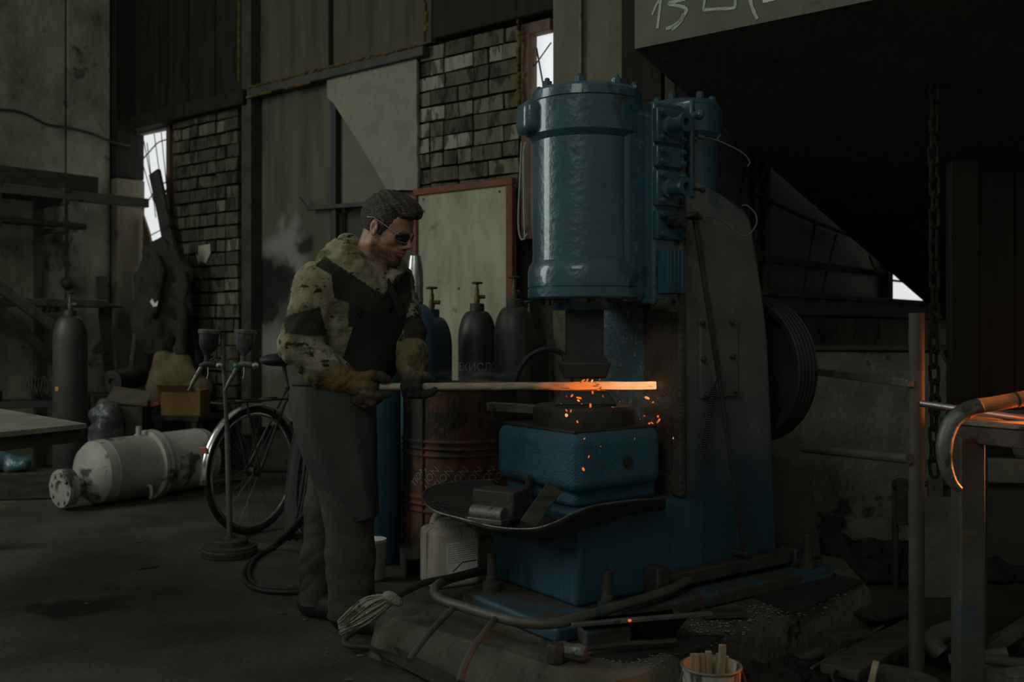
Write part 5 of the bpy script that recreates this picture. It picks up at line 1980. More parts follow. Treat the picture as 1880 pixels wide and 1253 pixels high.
# ---- oil drum
dr = thing('oil_drum', 'rusty orange oil drum with blackened patches, behind the white jerrycan', 'drum', T((845 - 940) / F * 4.95, 4.95, 0))
m = MB()
pr = [(0.278, 0.0), (0.288, 0.004), (0.288, 0.018), (0.282, 0.024)]
for zc in (0.30, 0.565):
    pr += [(0.282, zc - 0.045), (0.290, zc - 0.032), (0.282, zc - 0.018), (0.282, zc - 0.010), (0.292, zc), (0.282, zc + 0.010), (0.282, zc + 0.018), (0.290, zc + 0.032), (0.282, zc + 0.045)]
pr += [(0.282, 0.84), (0.288, 0.846), (0.288, 0.862), (0.28, 0.862), (0.278, 0.85), (0.0, 0.85)]
m.lathe(pr, 64)
m.build('shell', M['rust'], dr, smooth=30)
m = MB()
a = -PI / 2 - 0.62
m.bar((0.284 * math.cos(a), 0.284 * math.sin(a), 0.03), (0.284 * math.cos(a), 0.284 * math.sin(a), 0.84), 0.012, 0.006, up=(1, 0, 0))
m.build('seam', M['rust'], dr)
for k in range(7):
    vs, fs = text_mesh('TION', 0.052, None, '')
    ca, sa = math.cos(0.85), math.sin(0.85)
    out = []
    for v in vs:
        x, y = v.x * ca - v.y * sa, v.x * sa + v.y * ca
        an = -PI / 2 - 0.68 + k * 0.245 + x / 0.283
        out.append(V3(0.2835 * math.cos(an), 0.2835 * math.sin(an), 0.42 + y))
    m = MB()
    m.add(out, fs)
    m.build('lettering', M['ink_grey'], dr, smooth=0)

# ---- jerrycan
jc = thing('jerrycan', 'dirty white plastic jerrycan with a torn paper label, under the scale pan', 'jerrycan', T((826 - 940) / F * 3.88, 3.88, PZ, math.radians(27)))
m = MB()
m.bb((-0.105, -0.07, 0.0), (0.105, 0.07, 0.235))
m.build('body', M['can_plastic'], jc, bevel=0.028, bseg=4)
m = MB()
m.box((0, 0, 0.243), (0.16, 0.09, 0.03), top=0.8)
m.build('shoulder', M['can_plastic'], jc, bevel=0.01)
m = MB()
m.tube(spline([(-0.075, 0, 0.245), (-0.06, 0, 0.275), (-0.02, 0, 0.284), (0.03, 0, 0.28), (0.045, 0, 0.25)], 5), 0.0115, 10)
m.build('handle', M['can_plastic'], jc)
m = MB()
m.lathe([(0.024, 0.25), (0.024, 0.285), (0.02, 0.288), (0, 0.288)], 18, T(0.075, 0, 0))
m.build('screw_cap', M['can_plastic'], jc)
m = MB()
m.prism([(-0.045, -0.0715, 0.075), (-0.03, -0.0715, 0.045), (0.085, -0.0715, 0.05), (0.085, -0.0715, 0.185), (-0.045, -0.0715, 0.175)], (0, -0.001, 0))
lb = recalc(m.build('label', M['paper'], jc, smooth=0))
m = MB()
for r_ in range(9):
    x = -0.038
    zz = 0.168 - r_ * 0.0085
    while x < 0.075:
        w = random.uniform(0.006, 0.02)
        m.box((x + w / 2, -0.0728, zz + 0.04 * (x + 0.04) / 1.6), (w, 0.0004, 0.0022))
        x += w + 0.004
m.build('small_print', M['ink_grey'], lb, smooth=0, kind='stuff')
m = MB()
for x in (0.005, 0.014, 0.036, 0.045, 0.07):
    m.box((x, -0.0728, 0.056), (0.005, 0.0004, 0.007))
m.bar((-0.02, -0.0729, 0.066), (0.02, -0.0729, 0.098), 0.0004, 0.004)
m.bar((0.02, -0.0729, 0.098), (0.08, -0.0729, 0.102), 0.0004, 0.004)
m.build('print', M['ink'], lb, smooth=0, kind='stuff')

cn = thing('canister', 'yellowed canister squeezed between the jerrycan and the hammer bed', 'canister', T((893 - 940) / F * 4.2, 4.22, PZ, math.radians(10)))
m = MB()
m.bb((-0.07, -0.06, 0), (0.07, 0.06, 0.22))
m.build('body', M['kindling'], cn, bevel=0.02)
m = MB()
m.bb((-0.072, -0.062, 0.12), (0.072, 0.062, 0.128))
m.build('band', M['steel_dark'], cn)

pt = thing('paint_pot', 'yellowish white pot on the floor behind the man\'s front leg', 'pot', T((688 - 940) / F * 4.5, 4.5, 0))
m = MB()
m.lathe([(0.038, 0), (0.046, 0.01), (0.050, 0.17), (0.050, 0.18), (0.045, 0.18), (0.044, 0.16), (0, 0.16)], 26)
m.build('pot', M['white_plastic'], pt)
m = MB()
m.lathe([(0.053, 0.172), (0.053, 0.186), (0.03, 0.188), (0, 0.188)], 26)
m.build('lid', M['paper'], pt)

# box-section offcut on the floor
a, b = Pf(762, 1061), Pf(733, 1003)
d = (b - a).normalized()
m = MB()
w = 0.085
ang = math.atan2(d.y, d.x)
Lb2 = (b - a).length
m2 = MB()
t_ = 0.008
for (y0, y1, z0, z1) in ((-w / 2, w / 2, 0, t_), (-w / 2, w / 2, w - t_, w), (-w / 2, -w / 2 + t_, t_, w - t_), (w / 2 - t_, w / 2, t_, w - t_)):
    m2.bb((0, y0, z0), (Lb2, y1, z1))
m2.bb((0.1, -w / 2 + t_, t_), (0.11, w / 2 - t_, w - t_))
o = m2.build('box_section', M['steel_dark'], None, M=T(a.x, a.y, 0, ang))
tag(o, 'open-ended square steel tube lying on the floor in front of the drum', 'steel tube')

# ---- bicycle
BA = math.radians(60)
bp0 = P(465, 862, 5.5)
bike = thing('bicycle', 'old bicycle with chrome mudguard, mostly hidden behind the man', 'bicycle', T(bp0.x, bp0.y, 0, BA))


def wheel(x, parent):
    R = 0.335
    w = thing('wheel', None, None)
    w.parent = parent
    w.location = (x, 0, R + 0.015)
    m = MB()
    m.torus((0, 0, 0), R, 0.0165, (0, 1, 0), 56, 10)
    m.build('tyre', M['rubber'], w)
    m = MB()
    m.torus((0, 0, 0), R - 0.023, 0.010, (0, 1, 0), 56, 8)
    m.build('rim', M['chrome'], w)
    m = MB()
    m.cyl((0, -0.045, 0), (0, 0.045, 0), 0.018, 12)
    m.cyl((0, -0.032, 0), (0, -0.028, 0), 0.034, 16)
    m.cyl((0, 0.028, 0), (0, 0.032, 0), 0.034, 16)
    m.build('hub', M['steel_dark'], w)
    m = MB()
    for k in range(32):
        a = 2 * PI * k / 32
        s_ = 1 if k % 2 else -1
        a2 = a + (0.5 if (k // 2) % 2 else -0.5)
        m.cyl((0.03 * math.cos(a2), 0.03 * s_, 0.03 * math.sin(a2)), ((R - 0.03) * math.cos(a), 0, (R - 0.03) * math.sin(a)), 0.0014, 4)
    m.build('spokes', M['steel'], w, kind='stuff')
    return w


wheel(0.0, bike)
wheel(1.06, bike)
m = MB()
hub, bbk, seat, headl, headu, fh = V3(0, 0, 0.35), V3(0.44, 0, 0.29), V3(0.27, 0, 0.80), V3(0.86, 0, 0.68), V3(0.82, 0, 0.85), V3(1.06, 0, 0.35)
m.tube([bbk, seat], 0.015, 10)
m.tube([bbk, headl], 0.016, 10)
m.tube([seat + V3(0.02, 0, -0.06), headu], 0.015, 10)
m.tube([headl, headu], 0.019, 10)
for s_ in (0.05, -0.05):
    m.tube([hub + V3(0, s_, 0), seat + V3(0, s_ * 0.3, -0.03)], 0.0085, 8)
    m.tube([hub + V3(0, s_, 0), bbk + V3(0, s_ * 0.6, 0)], 0.009, 8)
    m.tube([headl + V3(0.005, s_ * 0.8, 0), V3(0.98, s_, 0.5), fh + V3(0, s_, 0)], 0.010, 8)
m.build('frame', M['black'], bike)
m = MB()
m.tube([seat, seat + V3(-0.03, 0, 0.13)], 0.012, 8)
m.build('seat_post', M['steel'], bike)
m = MB()
sc_ = Sculpt((-0.2, -0.16, -0.1), (0.24, 0.16, 0.12), 0.007)
sc_.ell((-0.06, 0, 0.0), (0.10, 0.085, 0.035), None, 0.02)
sc_.cap((0.0, 0, 0.005), (0.15, 0, 0.0), 0.038, 0.022, 0.03)
so = skin_obj('saddle', sc_, M['black'], None, 1)
so.parent = bike
so.location = (0.235, 0, 0.955)
m = MB()
m.tube([headu, headu + V3(-0.02, 0, 0.16)], 0.011, 8)
m.tube(spline([(0.62, 0.27, 0.98), (0.72, 0.27, 1.0), (0.80, 0.16, 1.02), (0.80, 0, 1.01), (0.80, -0.16, 1.02), (0.72, -0.27, 1.0), (0.62, -0.27, 0.98)], 5), 0.011, 8)
m.build('handlebar', M['chrome'], bike)
m = MB()


def fend(u, v):
    a = math.radians(35 + 150 * u)
    R_ = 0.372 - 0.012 * (abs(v - 0.5) * 2) ** 2
    return (R_ * math.cos(a), (v - 0.5) * 0.055, 0.35 + R_ * math.sin(a))


m.grid(fend, 30, 6)
mg = m.build('mudguard', M['chrome'], bike, solid=0.002, smooth=60)
m = MB()
for s_ in (0.05, -0.05):
    m.tube([(0, s_, 0.35), (-0.30, s_ * 0.6, 0.56)], 0.0025, 5)
    m.tube([(0, s_, 0.35), (-0.10, s_, 0.735)], 0.006, 6)
    m.tube([(0.25, s_ * 1.2, 0.735), (-0.25, s_ * 1.2, 0.74)], 0.006, 6)
for x in (-0.25, -0.08, 0.1, 0.25):
    m.tube([(x, 0.06, 0.737), (x, -0.06, 0.737)], 0.005, 6)
m.build('luggage_rack', M['steel_dark'], bike)
m = MB()
m.box((-0.355, 0, 0.50), (0.012, 0.05, 0.035), Matrix.Rotation(-0.35, 4, 'Y'))
m.build('reflector', M['red'], bike, bevel=0.004)
m = MB()
for s_ in (1, -1):
    m.tube([(0.44, 0.05 * s_, 0.29), (0.44 + 0.17 * s_ * 0.6, 0.07 * s_, 0.29 - 0.12 * s_)], 0.009, 6)
    m.box((0.44 + 0.17 * s_ * 0.6, 0.11 * s_, 0.29 - 0.12 * s_), (0.06, 0.08, 0.02))
m.cyl((0.44, -0.035, 0.29), (0.44, -0.03, 0.29), 0.09, 24)
m.build('crankset', M['steel_dark'], bike)

# ---- hose coil hung over the bicycle, hose on the floor
m = MB()
pts = []
for k in range(8):
    cx, w_ = 545 + k * 4.5, 14 + 2.2 * k
    for j in range(16):
        a = 2 * PI * j / 16 + PI / 2
        px = cx + w_ * math.cos(a) + 14 * math.sin(a)
        py = 868 - (122 - 3 * (k % 3)) * math.sin(a)
        pts.append(P(px, py, 5.08 - 0.02 * k - 0.10 * math.cos(a) + 0.05 * math.sin(a)))
m.tube(pts, 0.0115, 7)
o = m.build('hose_coil', M['rubber'])
tag(o, 'thick coil of black hose hanging against the bicycle behind the man', 'hose')
m = MB()
for dx, dy in ((0, 0), (9, -6)):
    pts = [P(585 + dx, 855, 4.75), P(578 + dx, 910, 4.75), P(545 + dx, 960, 4.82), Pz(500 + dx, 1003, 0.02), Pz(462 + dx, 1030 + dy, 0.012), Pz(447 + dx * 1.1, 1055 + dy * 0.4, 0.012), Pz(460 + dx, 1077 + dy * 0.6, 0.012), Pz(500, 1087 + dy, 0.012), Pz(560, 1086 + dy, 0.012), Pz(640, 1070 + dy, 0.012)]
    m.tube(spline(pts, 7), 0.0105, 8)
o = m.build('hose', M['rubber'])
tag(o, 'doubled black hose looping across the floor left of the man\'s boots', 'hose')
o['kind'] = 'thing'

# ---- spray gun stand
sb = Pf(422, 1020)
st_ = thing('spray_gun_stand', 'thin steel pole on a round weighted base holding two spray guns', 'stand', T(sb.x, sb.y, 0))
m = MB()
m.lathe([(0.132, 0), (0.136, 0.006), (0.136, 0.016), (0.130, 0.018), (0.136, 0.020), (0.136, 0.034), (0.132, 0.038), (0.132, 0.05), (0.09, 0.054), (0.088, 0.078), (0.08, 0.084), (0.03, 0.086), (0.025, 0.10), (0, 0.10)], 40)
m.build('base', M['steel_dark'], st_, smooth=30)
ptop = P(408, 612, 4.93) - V3(sb.x, sb.y, 0)
m = MB()
m.tube([(0, 0, 0.08), (ptop.x * 0.55, 0, 0.62)], 0.0145, 12)
m.tube([(ptop.x * 0.55, 0, 0.60), tuple(ptop)], 0.011, 12)
m.build('pole', M['steel'], st_)
ga, gb = P(376, 668, 4.93) - V3(sb.x, sb.y, 0), P(447, 672, 4.93) - V3(sb.x, sb.y, 0)
m = MB()
pm = V3(ptop.x * 0.95, 0, ga.z + 0.02)
m.tube([ga + V3(0.01, 0, 0), ga + V3(0.05, 0, 0.03), pm, gb + V3(-0.05, 0, 0.035), gb + V3(-0.01, 0, 0.0)], 0.006, 8)
m.build('hook_arm', M['steel_dark'], st_)


def spray_gun(px, label, cupmat, knob):
    o0 = P(px, 668, 4.90)
    g = thing('spray_gun', label, 'spray gun', T(o0.x, o0.y, o0.z), None)
    m = MB()
    m.lathe([(0.012, 0.035), (0.016, 0.05), (0.036, 0.07), (0.046, 0.095), (0.048, 0.15), (0.0, 0.15)], 24, Matrix.Rotation(0.08, 4, 'Y'))
    m.build('cup', cupmat, g)
    m = MB()
    m.lathe([(0.053, 0.148), (0.054, 0.152), (0.054, 0.164), (0.049, 0.168), (0.0, 0.170)], 28, Matrix.Rotation(0.08, 4, 'Y'))
    m.build('cup_lid', M['wood'] if knob is None else cupmat, g)
    m = MB()
    m.cyl((0, 0, 0.04), (0, 0, 0.01), 0.014, 10)
    m.tube([(-0.035, 0, -0.012), (0.0, 0, 0.0), (0.04, 0, -0.006), (0.055, 0, -0.01)], [0.010, 0.018, 0.017, 0.010], 10)
    m.build('gun_body', M['steel'] if knob else M['black'], g)
    m = MB()
    m.tube([(-0.02, 0, -0.005), (-0.045, 0, -0.05), (-0.075, 0, -0.105)], [0.011, 0.012, 0.0105], 10)
    m.cyl((-0.075, 0, -0.105), (-0.09, 0, -0.132), 0.007, 8)
    m.build('grip', M['steel'], g)
    m = MB()
    m.tube([(0.005, 0, -0.015), (0.006, -0.002, -0.05), (0.0, -0.002, -0.075)], 0.004, 6)
    m.build('trigger', M['chrome'], g)
    m = MB()
    m.lathe([(0.017, 0), (0.019, 0.01), (0.012, 0.024), (0, 0.026)], 14, Matrix.Translation((0.05, 0, -0.01)) @ Matrix.Rotation(PI / 2, 4, 'Y'))
    m.build('air_cap', M['chrome'], g)
    if knob:
        m = MB()
        m.ell((-0.032, -0.012, -0.008), (0.013, 0.012, 0.013), 12)
        m.build('air_knob', knob, g)
    return g


spray_gun(380, 'spray gun with black cup and brown lid, left one on the stand', M['black'], None)
spray_gun(446, 'spray gun with smoky clear cup and green knob, right one on the stand', pmat('smoky_cup', (0.05, 0.05, 0.048), (0.13, 0.13, 0.12), scale=30, rough=0.2, bump=0.3, bscale=40, stretch=(2, 2, 0.6)), M['green'])

# ---- pressure vessel on the floor
ta, tb = V3(-772 / F * 6.35, 6.35, 0.212), V3(-568 / F * 7.05, 7.05, 0.222)
td = (tb - ta)
Lt = td.length
MT = Matrix.Translation(ta) @ td.to_track_quat('Z', 'Y').to_matrix().to_4x4()
tk = thing('pressure_vessel', 'grey pressure vessel with peeling dark patches lying on the floor', 'tank', MT)
R = 0.205
m = MB()
pr = [(0.0, -0.075), (0.06, -0.072), (0.12, -0.055), (0.17, -0.025), (0.2, 0.015), (R, 0.07), (R, 0.075), (R + 0.002, 0.08), (R, 0.085), (R, Lt * 0.93), (R + 0.002, Lt * 0.935), (R, Lt * 0.94), (0.20, Lt), (0.16, Lt + 0.035), (0.09, Lt + 0.055), (0, Lt + 0.06)]
m.lathe(pr, 56)
m.build('shell', M['tank'], tk, smooth=30)
m = MB()
c_ = Lt * 0.50
m.lathe([(R, c_ - 0.035), (R + 0.028, c_ - 0.03), (R + 0.028, c_ - 0.006), (R + 0.016, c_ - 0.004), (R + 0.016, c_ + 0.004), (R + 0.028, c_ + 0.006), (R + 0.028, c_ + 0.03), (R, c_ + 0.035)], 56)
m.build('flange_ring', M['tank'], tk, smooth=30)
m = MB()
zo = -0.19
Moff = T(0, 0, 0)
m.lathe([(0.055, -0.08), (0.05, -0.11), (0.05, zo + 0.05), (0.115, zo + 0.045), (0.118, zo + 0.015), (0.105, zo + 0.013), (0.105, zo + 0.009), (0.118, zo + 0.007), (0.118, zo - 0.024), (0.05, zo - 0.026), (0.045, zo - 0.01), (0.0, zo - 0.01)], 36, Matrix.Translation(MT.to_3x3().inverted() @ Vector((0, 0, -0.07))))
nz = m.build('end_flange', M['tank'], tk, smooth=30)
off = MT.to_3x3().inverted() @ Vector((0, 0, -0.07))
for k in range(8):
    a = k * PI / 4 + 0.2
    q = MB()
    q.lathe([(0.014, zo - 0.036), (0.014, zo - 0.022), (0.014, zo - 0.02)], 6, Matrix.Translation(off + V3(0.09 * math.cos(a), 0.09 * math.sin(a), 0)))
    q.build('bolt', M['tank'], nz)
iz = MT.to_3x3().inverted()
up_ = iz @ Vector((0, 0, 1))
fr_ = iz @ Vector((0.7, -0.7, 0))
m = MB()
pb_ = V3(0, 0, Lt * 0.40) + up_ * R
m.tube([pb_ - up_ * 0.01, pb_ + up_ * 0.06], 0.018, 10)
m.build('pipe_stub', M['tank'], tk)
m = MB()
q0 = V3(0, 0, Lt * 0.38) + (fr_.normalized() * 0.8 - up_ * 0.55).normalized() * (R - 0.01)
m.tube(spline([q0, q0 + fr_ * 0.05, q0 + fr_ * 0.06 - up_ * 0.05, q0 + fr_ * 0.05 - up_ * 0.075], 4), 0.011, 8)
m.build('lifting_hook', M['tank'], tk)

# ---- work table at the left edge
tp = [Pz(160, 778, 0.75), Pz(-120, 729, 0.75), Pz(-260, 800, 0.75), Pz(0, 797, 0.75)]
tp[3] = Pz(-20, 798.5, 0.75)
tp = [Pz(160, 778, 0.75), Pz(-60, 740, 0.75), Pz(-420, 775, 0.75), Pz(-180, 812, 0.75)]
wt = thing('work_table', 'bare plate-topped work table at the left edge, only its corner showing', 'table', T(-2.6, 4.2, 0))
wo = V3(-2.6, 4.2, 0)
m = MB()
m.prism([p - wo for p in tp], (0, 0, -0.022))
recalc(m.build('table_top', pmat('table_plate', (0.15, 0.145, 0.11), (0.22, 0.215, 0.165), scale=6, rough=0.7, rough2=0.85, bump=0.1, spec=0.25), wt, bevel=0.003))
m = MB()
c = sum(tp, V3(0, 0, 0)) / 4
ins = [(p.lerp(c, 0.06) - wo) + V3(0, 0, -0.055) for p in tp]
for i in range(4):
    m.bar(ins[i] + V3(0, 0, 0.005), ins[(i + 1) % 4] + V3(0, 0, 0.005), 0.03, 0.05)
m.build('table_frame', M['steel_dark'], wt)
for p in ins[1:]:
    m = MB()
    m.bb((p.x - 0.025, p.y - 0.025, 0), (p.x + 0.025, p.y + 0.025, 0.70))
    m.build('leg', M['steel_dark'], wt)

# ---- timber sleeper and the teal film on it
m = MB()
m.box((0, 0, 0.09), (0.95, 0.2, 0.18), None)
o = m.build('timber_sleeper', M['wood_dark'], None, M=T(-3.47, 6.62, 0, 0.16), bevel=0.012)
tag(o, 'old dark timber sleeper lying on the floor beyond the work table', 'timber')


def lump(name, label, cat, prims, mat, loc, h=0.012, amp=0.02, fr=(14, 40), seed=1, group=None, ridged=True):
    lo = np.min([np.array(c) - np.array(r).max() for c, r in prims], 0) - 0.05
    hi = np.max([np.array(c) + np.array(r).max() for c, r in prims], 0) + 0.05
    lo[2] = min(lo[2], -0.03)
    s_ = Sculpt(lo, hi, h)
    for c, r in prims:
        s_.ell(c, r, None, 0.05)
    fn = sines(seed, 9, *fr)
    s_.warp(lambda X, Y, Z: amp * (1 - np.abs(fn(X, Y, Z))) if ridged else amp * fn(X, Y, Z))
    zi = int(math.ceil((0 - lo[2]) / h))
    s_.f[:, :, :zi] = 1.0
    o = skin_obj(name, s_, mat, None, 1)
    o.location = loc
    return tag(o, label, cat, group)


lump('plastic_film', 'crumpled teal plastic film bundle lying on the timber sleeper', 'plastic film', [((0, 0, 0.07), (0.2, 0.09, 0.08)), ((-0.12, 0, 0.11), (0.12, 0.08, 0.08)), ((0.16, 0.0, 0.05), (0.12, 0.08, 0.06))], M['blue_film'], (-3.46, 6.62, 0.18), 0.01, 0.02, (18, 50), 3)
lump('plastic_bag', 'bulging grimy clear plastic bag standing behind the grey vessel', 'bag', [((0, 0, 0.25), (0.15, 0.15, 0.26)), ((0.02, -0.02, 0.48), (0.12, 0.12, 0.15)), ((0.06, 0, 0.12), (0.18, 0.16, 0.14))], M['bag_clear'], ((193 - 940) / F * 7.35, 7.35, 0), 0.012, 0.025, (14, 45), 5)

# ---- rack on the left wall with its stock
rk = thing('cantilever_rack', 'dark steel cantilever rack on the left concrete wall carrying planks and bars', 'rack', WL.M)
tr0 = -1.35
m = MB()
m.bb((tr0 - 0.04, -0.1, 0), (tr0 + 0.04, 0.0, 2.6))
m.build('post', M['steel_dark'], rk)
m = MB()
m.bb((-0.86, -0.06, 0), (-0.80, 0.0, 2.26))
m.build('post', M['steel_dark'], rk)
zA = [2.235, 2.145, 1.93, 1.30]
for t in (tr0, -0.83):
    for z in zA:
        m = MB()
        m.bb((t - 0.02, -0.50, z - 0.04), (t + 0.02, -0.02, z))
        m.build('arm', M['steel_dark'], rk)


def stock(name, label, cat, ends, dep, w, h, mat, z0, group='stock on the cantilever rack', round_=False, bev=0.004):
    a, b = WL.px(ends[0], 600, dep).x, WL.px(ends[1], 600, dep).x
    m = MB()
    if round_:
        m.tube([(a, dep, z0 + h / 2), (b, dep, z0 + h / 2)], h / 2, 12)
    else:
        m.bb((a, dep - w / 2, z0), (b, dep + w / 2, z0 + h))
    o = m.build(name, mat, None, M=WL.M, bevel=bev)
    return tag(o, label, cat, group)


stock('dark_plank', 'wide dark plank, highest piece on the left wall rack', 'plank', (-160, 172), -0.30, 0.16, 0.13, M['wood_dark'], 2.236)
stock('pale_plank', 'long plank with pale sawn end, reaching towards the left window', 'plank', (-160, 268), -0.43, 0.10, 0.075, M['wood'], 2.146)
stock('flat_bar', 'thin dark bar tucked behind the long pale-ended plank', 'bar', (-160, 100), -0.15, 0.05, 0.05, M['steel_dark'], 2.146)
stock('steel_pipe', 'single dark pipe lying on the rack below the planks', 'pipe', (-160, 157), -0.30, 0.05, 0.055, M['steel_dark'], 1.932, round_=True)
stock('steel_channel', 'dark channel bar on the lowest rack arms, pale along its top edge', 'bar', (-160, 192), -0.40, 0.07, 0.06, M['steel'], 1.302)
stock('round_bar', 'slim round bar sticking out furthest on the lowest rack arms', 'bar', (-160, 226), -0.28, 0.03, 0.028, M['steel_dark'], 1.302, round_=True)
stock('square_bar', 'slim square bar beside the round one on the lowest rack arms', 'bar', (-160, 214), -0.19, 0.04, 0.04, M['steel_dark'], 1.302)
# sloping braces and the short upright that carries them, behind the lone gas cylinder
for (xa, ya, xb, yb, mt) in ((-170, 402, 124, 620, 'steel'), (-175, 405, 124, 686, 'steel_dark')):
    m = MB()
    m.bar(WL.px(xa, ya, -0.62), WL.px(xb, yb, -0.62), 0.045, 0.075, up=(0, 0, 1))
    m.build('brace', M[mt], rk, bevel=0.004)
m = MB()
q = WL.px(126, 600, -0.62)
m.bb((q.x - 0.03, -0.65, 0), (q.x + 0.03, -0.59, 1.2))
m.build('brace_post', M['steel_dark'], rk)
q = WL.px(-172, 403, -0.62)
m = MB()
m.bb((q.x - 0.04, -0.66, 0), (q.x + 0.04, -0.58, q.z + 0.1))
m.build('brace_post', M['steel_dark'], rk)
# upright plank and stick leaning at the corner
m = MB()
m.bar(WL.px(186, 508, -0.1), WL.px(203, 700, -0.2).lerp(WL.px(212, 830, -0.26), 1.0), 0.085, 0.03, up=(0, -1, 0))
o = m.build('upright_plank', M['wood_dark'], None, M=WL.M)
tag(o, 'dark narrow plank leaning upright against the left wall', 'plank')
m = MB()
m.tube([WB.px(246, 490, -0.15), WB.px(250, 600, -0.2), WB.px(236, 720, -0.3), WB.px(228, 780, -0.34)], 0.022, 8)
o = m.build('broom_handle', M['wood'], None, M=WB.M)
tag(o, 'thin wooden pole standing in the corner beside the left window', 'pole')
# cable sagging on the wall and a weight hanging from it
m = MB()
pts = [WL.px(-60, 198, -0.02), WL.px(0, 201, -0.02), WL.px(42, 207, -0.02), WL.px(85, 228, -0.02), WL.px(122, 234, -0.02), WL.px(170, 246, -0.02), WL.px(204, 260, -0.09), WL.px(240, 268, -0.09)]
m.tube(spline(pts, 5), 0.010, 6)
m.build('cable', M['black'], wall_left)
m = MB()
a = WL.px(122, 440, -0.04)
m.tube([WL.px(121, 330, -0.03), a, WL.px(124, 505, -0.05)], 0.012, 6)
m.ell(WL.px(125, 520, -0.09), (0.06, 0.06, 0.055), 12)
m.tube([WL.px(122, 446, -0.04), WL.px(117, 470, -0.04), WL.px(126, 490, -0.04)], 0.03, 6)
m.build('cable', M['black'], wall_left)

# ---- leaning board, hanging coat by the left window
a, b = P(284, 316, 8.30), P(352, 640, 8.06)
k = a.z / (a.z - b.z)
m = MB()
m.bar(a, a.lerp(b, k), 0.135, 0.035, up=(0.629, 0.777, 0))
o = m.build('leaning_board', M['steel_dark'], None, bevel=0.004)
tag(o, 'long grey board leaning across the left window', 'board')
cs = Sculpt((-0.35, -0.35, -0.02), (0.35, 0.2, 1.02), 0.011)
cs.ell((-0.02, 0.0, 0.45), (0.16, 0.07, 0.46), None, 0.04)
cs.ell((-0.05, -0.01, 0.2), (0.17, 0.08, 0.24), None, 0.05)
cs.cap((-0.10, 0.0, 0.80), (0.10, 0.0, 0.80), 0.055, 0.055, 0.05)
cs.chain([(0.10, -0.01, 0.80), (0.17, -0.03, 0.62), (0.18, -0.05, 0.3), (0.15, -0.05, -0.02)], [0.055, 0.06, 0.055, 0.05], 0.02)
cs.chain([(-0.10, 0, 0.80), (-0.17, 0.0, 0.6), (-0.2, 0.0, 0.2)], [0.05, 0.055, 0.05], 0.02)
cs.chain([(-0.05, -0.06, 0.78), (0.02, -0.09, 0.62), (-0.04, -0.10, 0.3)], [0.03, 0.035, 0.03], 0.02)
cfn = sines(9, 6, 22, 55, (1, 1, 0.3))
cs.warp(lambda X, Y, Z: 0.018 * (1 - np.abs(cfn(X, Y, Z))) - 0.009)
coat = thing('coat', 'dark work coat hanging below the left window, in front of the leaning board', 'coat', None)
cp = P(300, 540, 7.86)
coat.location = (cp.x, cp.y, P(300, 632, 7.86).z - 0.07)
bpy.context.view_layer.update()
co = skin_obj('cloth', cs, M['canvas'], None, 1)
co.parent = coat
m = MB()
m.tube([(0, 0.02, 0.96), (0.0, 0.1, 1.02), (0.0, 0.22, 1.0)], 0.008, 6)
m.build('hook', M['steel_dark'], coat)
m = MB()
m.prism([(-0.045, -0.168, 0.40), (-0.02, -0.17, 0.36), (0.01, -0.17, 0.365), (0.018, -0.168, 0.41), (-0.008, -0.168, 0.385), (-0.03, -0.168, 0.425)], (0, 0.01, 0))
recalc(m.build('window_gap_patch', pmat('window_gap_patch', (0.75, 0.76, 0.78), rough=0.8, bump=0), coat, smooth=0))  # white patch imitating window light seen through a gap beside the cloth
m = MB()
m.prism([WB.px(364, 452, -0.035), WB.px(385, 448, -0.035), WB.px(386, 465, -0.035), WB.px(378, 484, -0.035), WB.px(364, 478, -0.035)], (0, 0.006, 0))
m.prism([WB.px(360, 466, -0.032), WB.px(368, 480, -0.032), WB.px(364, 486, -0.032)], (0, 0.006, 0))
recalc(m.build('paper_scrap', M['board'], wall_back, smooth=0))

# ---- low bench with box, sack, book, and the roll below the coat
bc_ = P(318, 762, 7.72)
BM = T(bc_.x, bc_.y, 0, math.radians(-20))
bn = thing('low_bench', 'low dark bench under the coat, carrying a cardboard box and sack', 'bench', BM)
bz = P(318, 759, 7.72).z
m = MB()
m.bb((-0.42, -0.17, bz - 0.04), (0.36, 0.17, bz))
m.build('bench_top', M['steel_dark'], bn, bevel=0.004)
for x in (-0.38, 0.32):
    for y in (-0.14, 0.14):
        m = MB()
        m.bb((x - 0.02, y - 0.02, 0), (x + 0.02, y + 0.02, bz - 0.04))
        m.build('leg', M['steel_dark'], bn)
m = MB()
m.bb((-0.38, -0.15, 0.22), (0.32, 0.15, 0.24))
m.build('lower_shelf', M['wood_dark'], bn)
bx = thing('cardboard_box', 'open orange-brown cardboard box on the low bench', 'box', BM @ T(0.15, -0.04, bz, 0.30))
m = MB()
m.bb((-0.15, -0.11, 0), (0.15, 0.11, 0.004))
for (lo, hi) in (((-0.15, -0.11, 0.004), (0.15, -0.106, 0.19)), ((-0.15, 0.106, 0.004), (0.15, 0.11, 0.19)), ((-0.15, -0.106, 0.004), (-0.146, 0.106, 0.19)), ((0.146, -0.106, 0.004), (0.15, 0.106, 0.19))):
    m.bb(lo, hi)
m.build('carton', M['cardboard'], bx, smooth=0)
m = MB()
m.box((-0.02, -0.14, 0.205), (0.28, 0.09, 0.004), Matrix.Rotation(-0.7, 4, 'X'))
m.build('flap', M['cardboard'], bx, smooth=0)
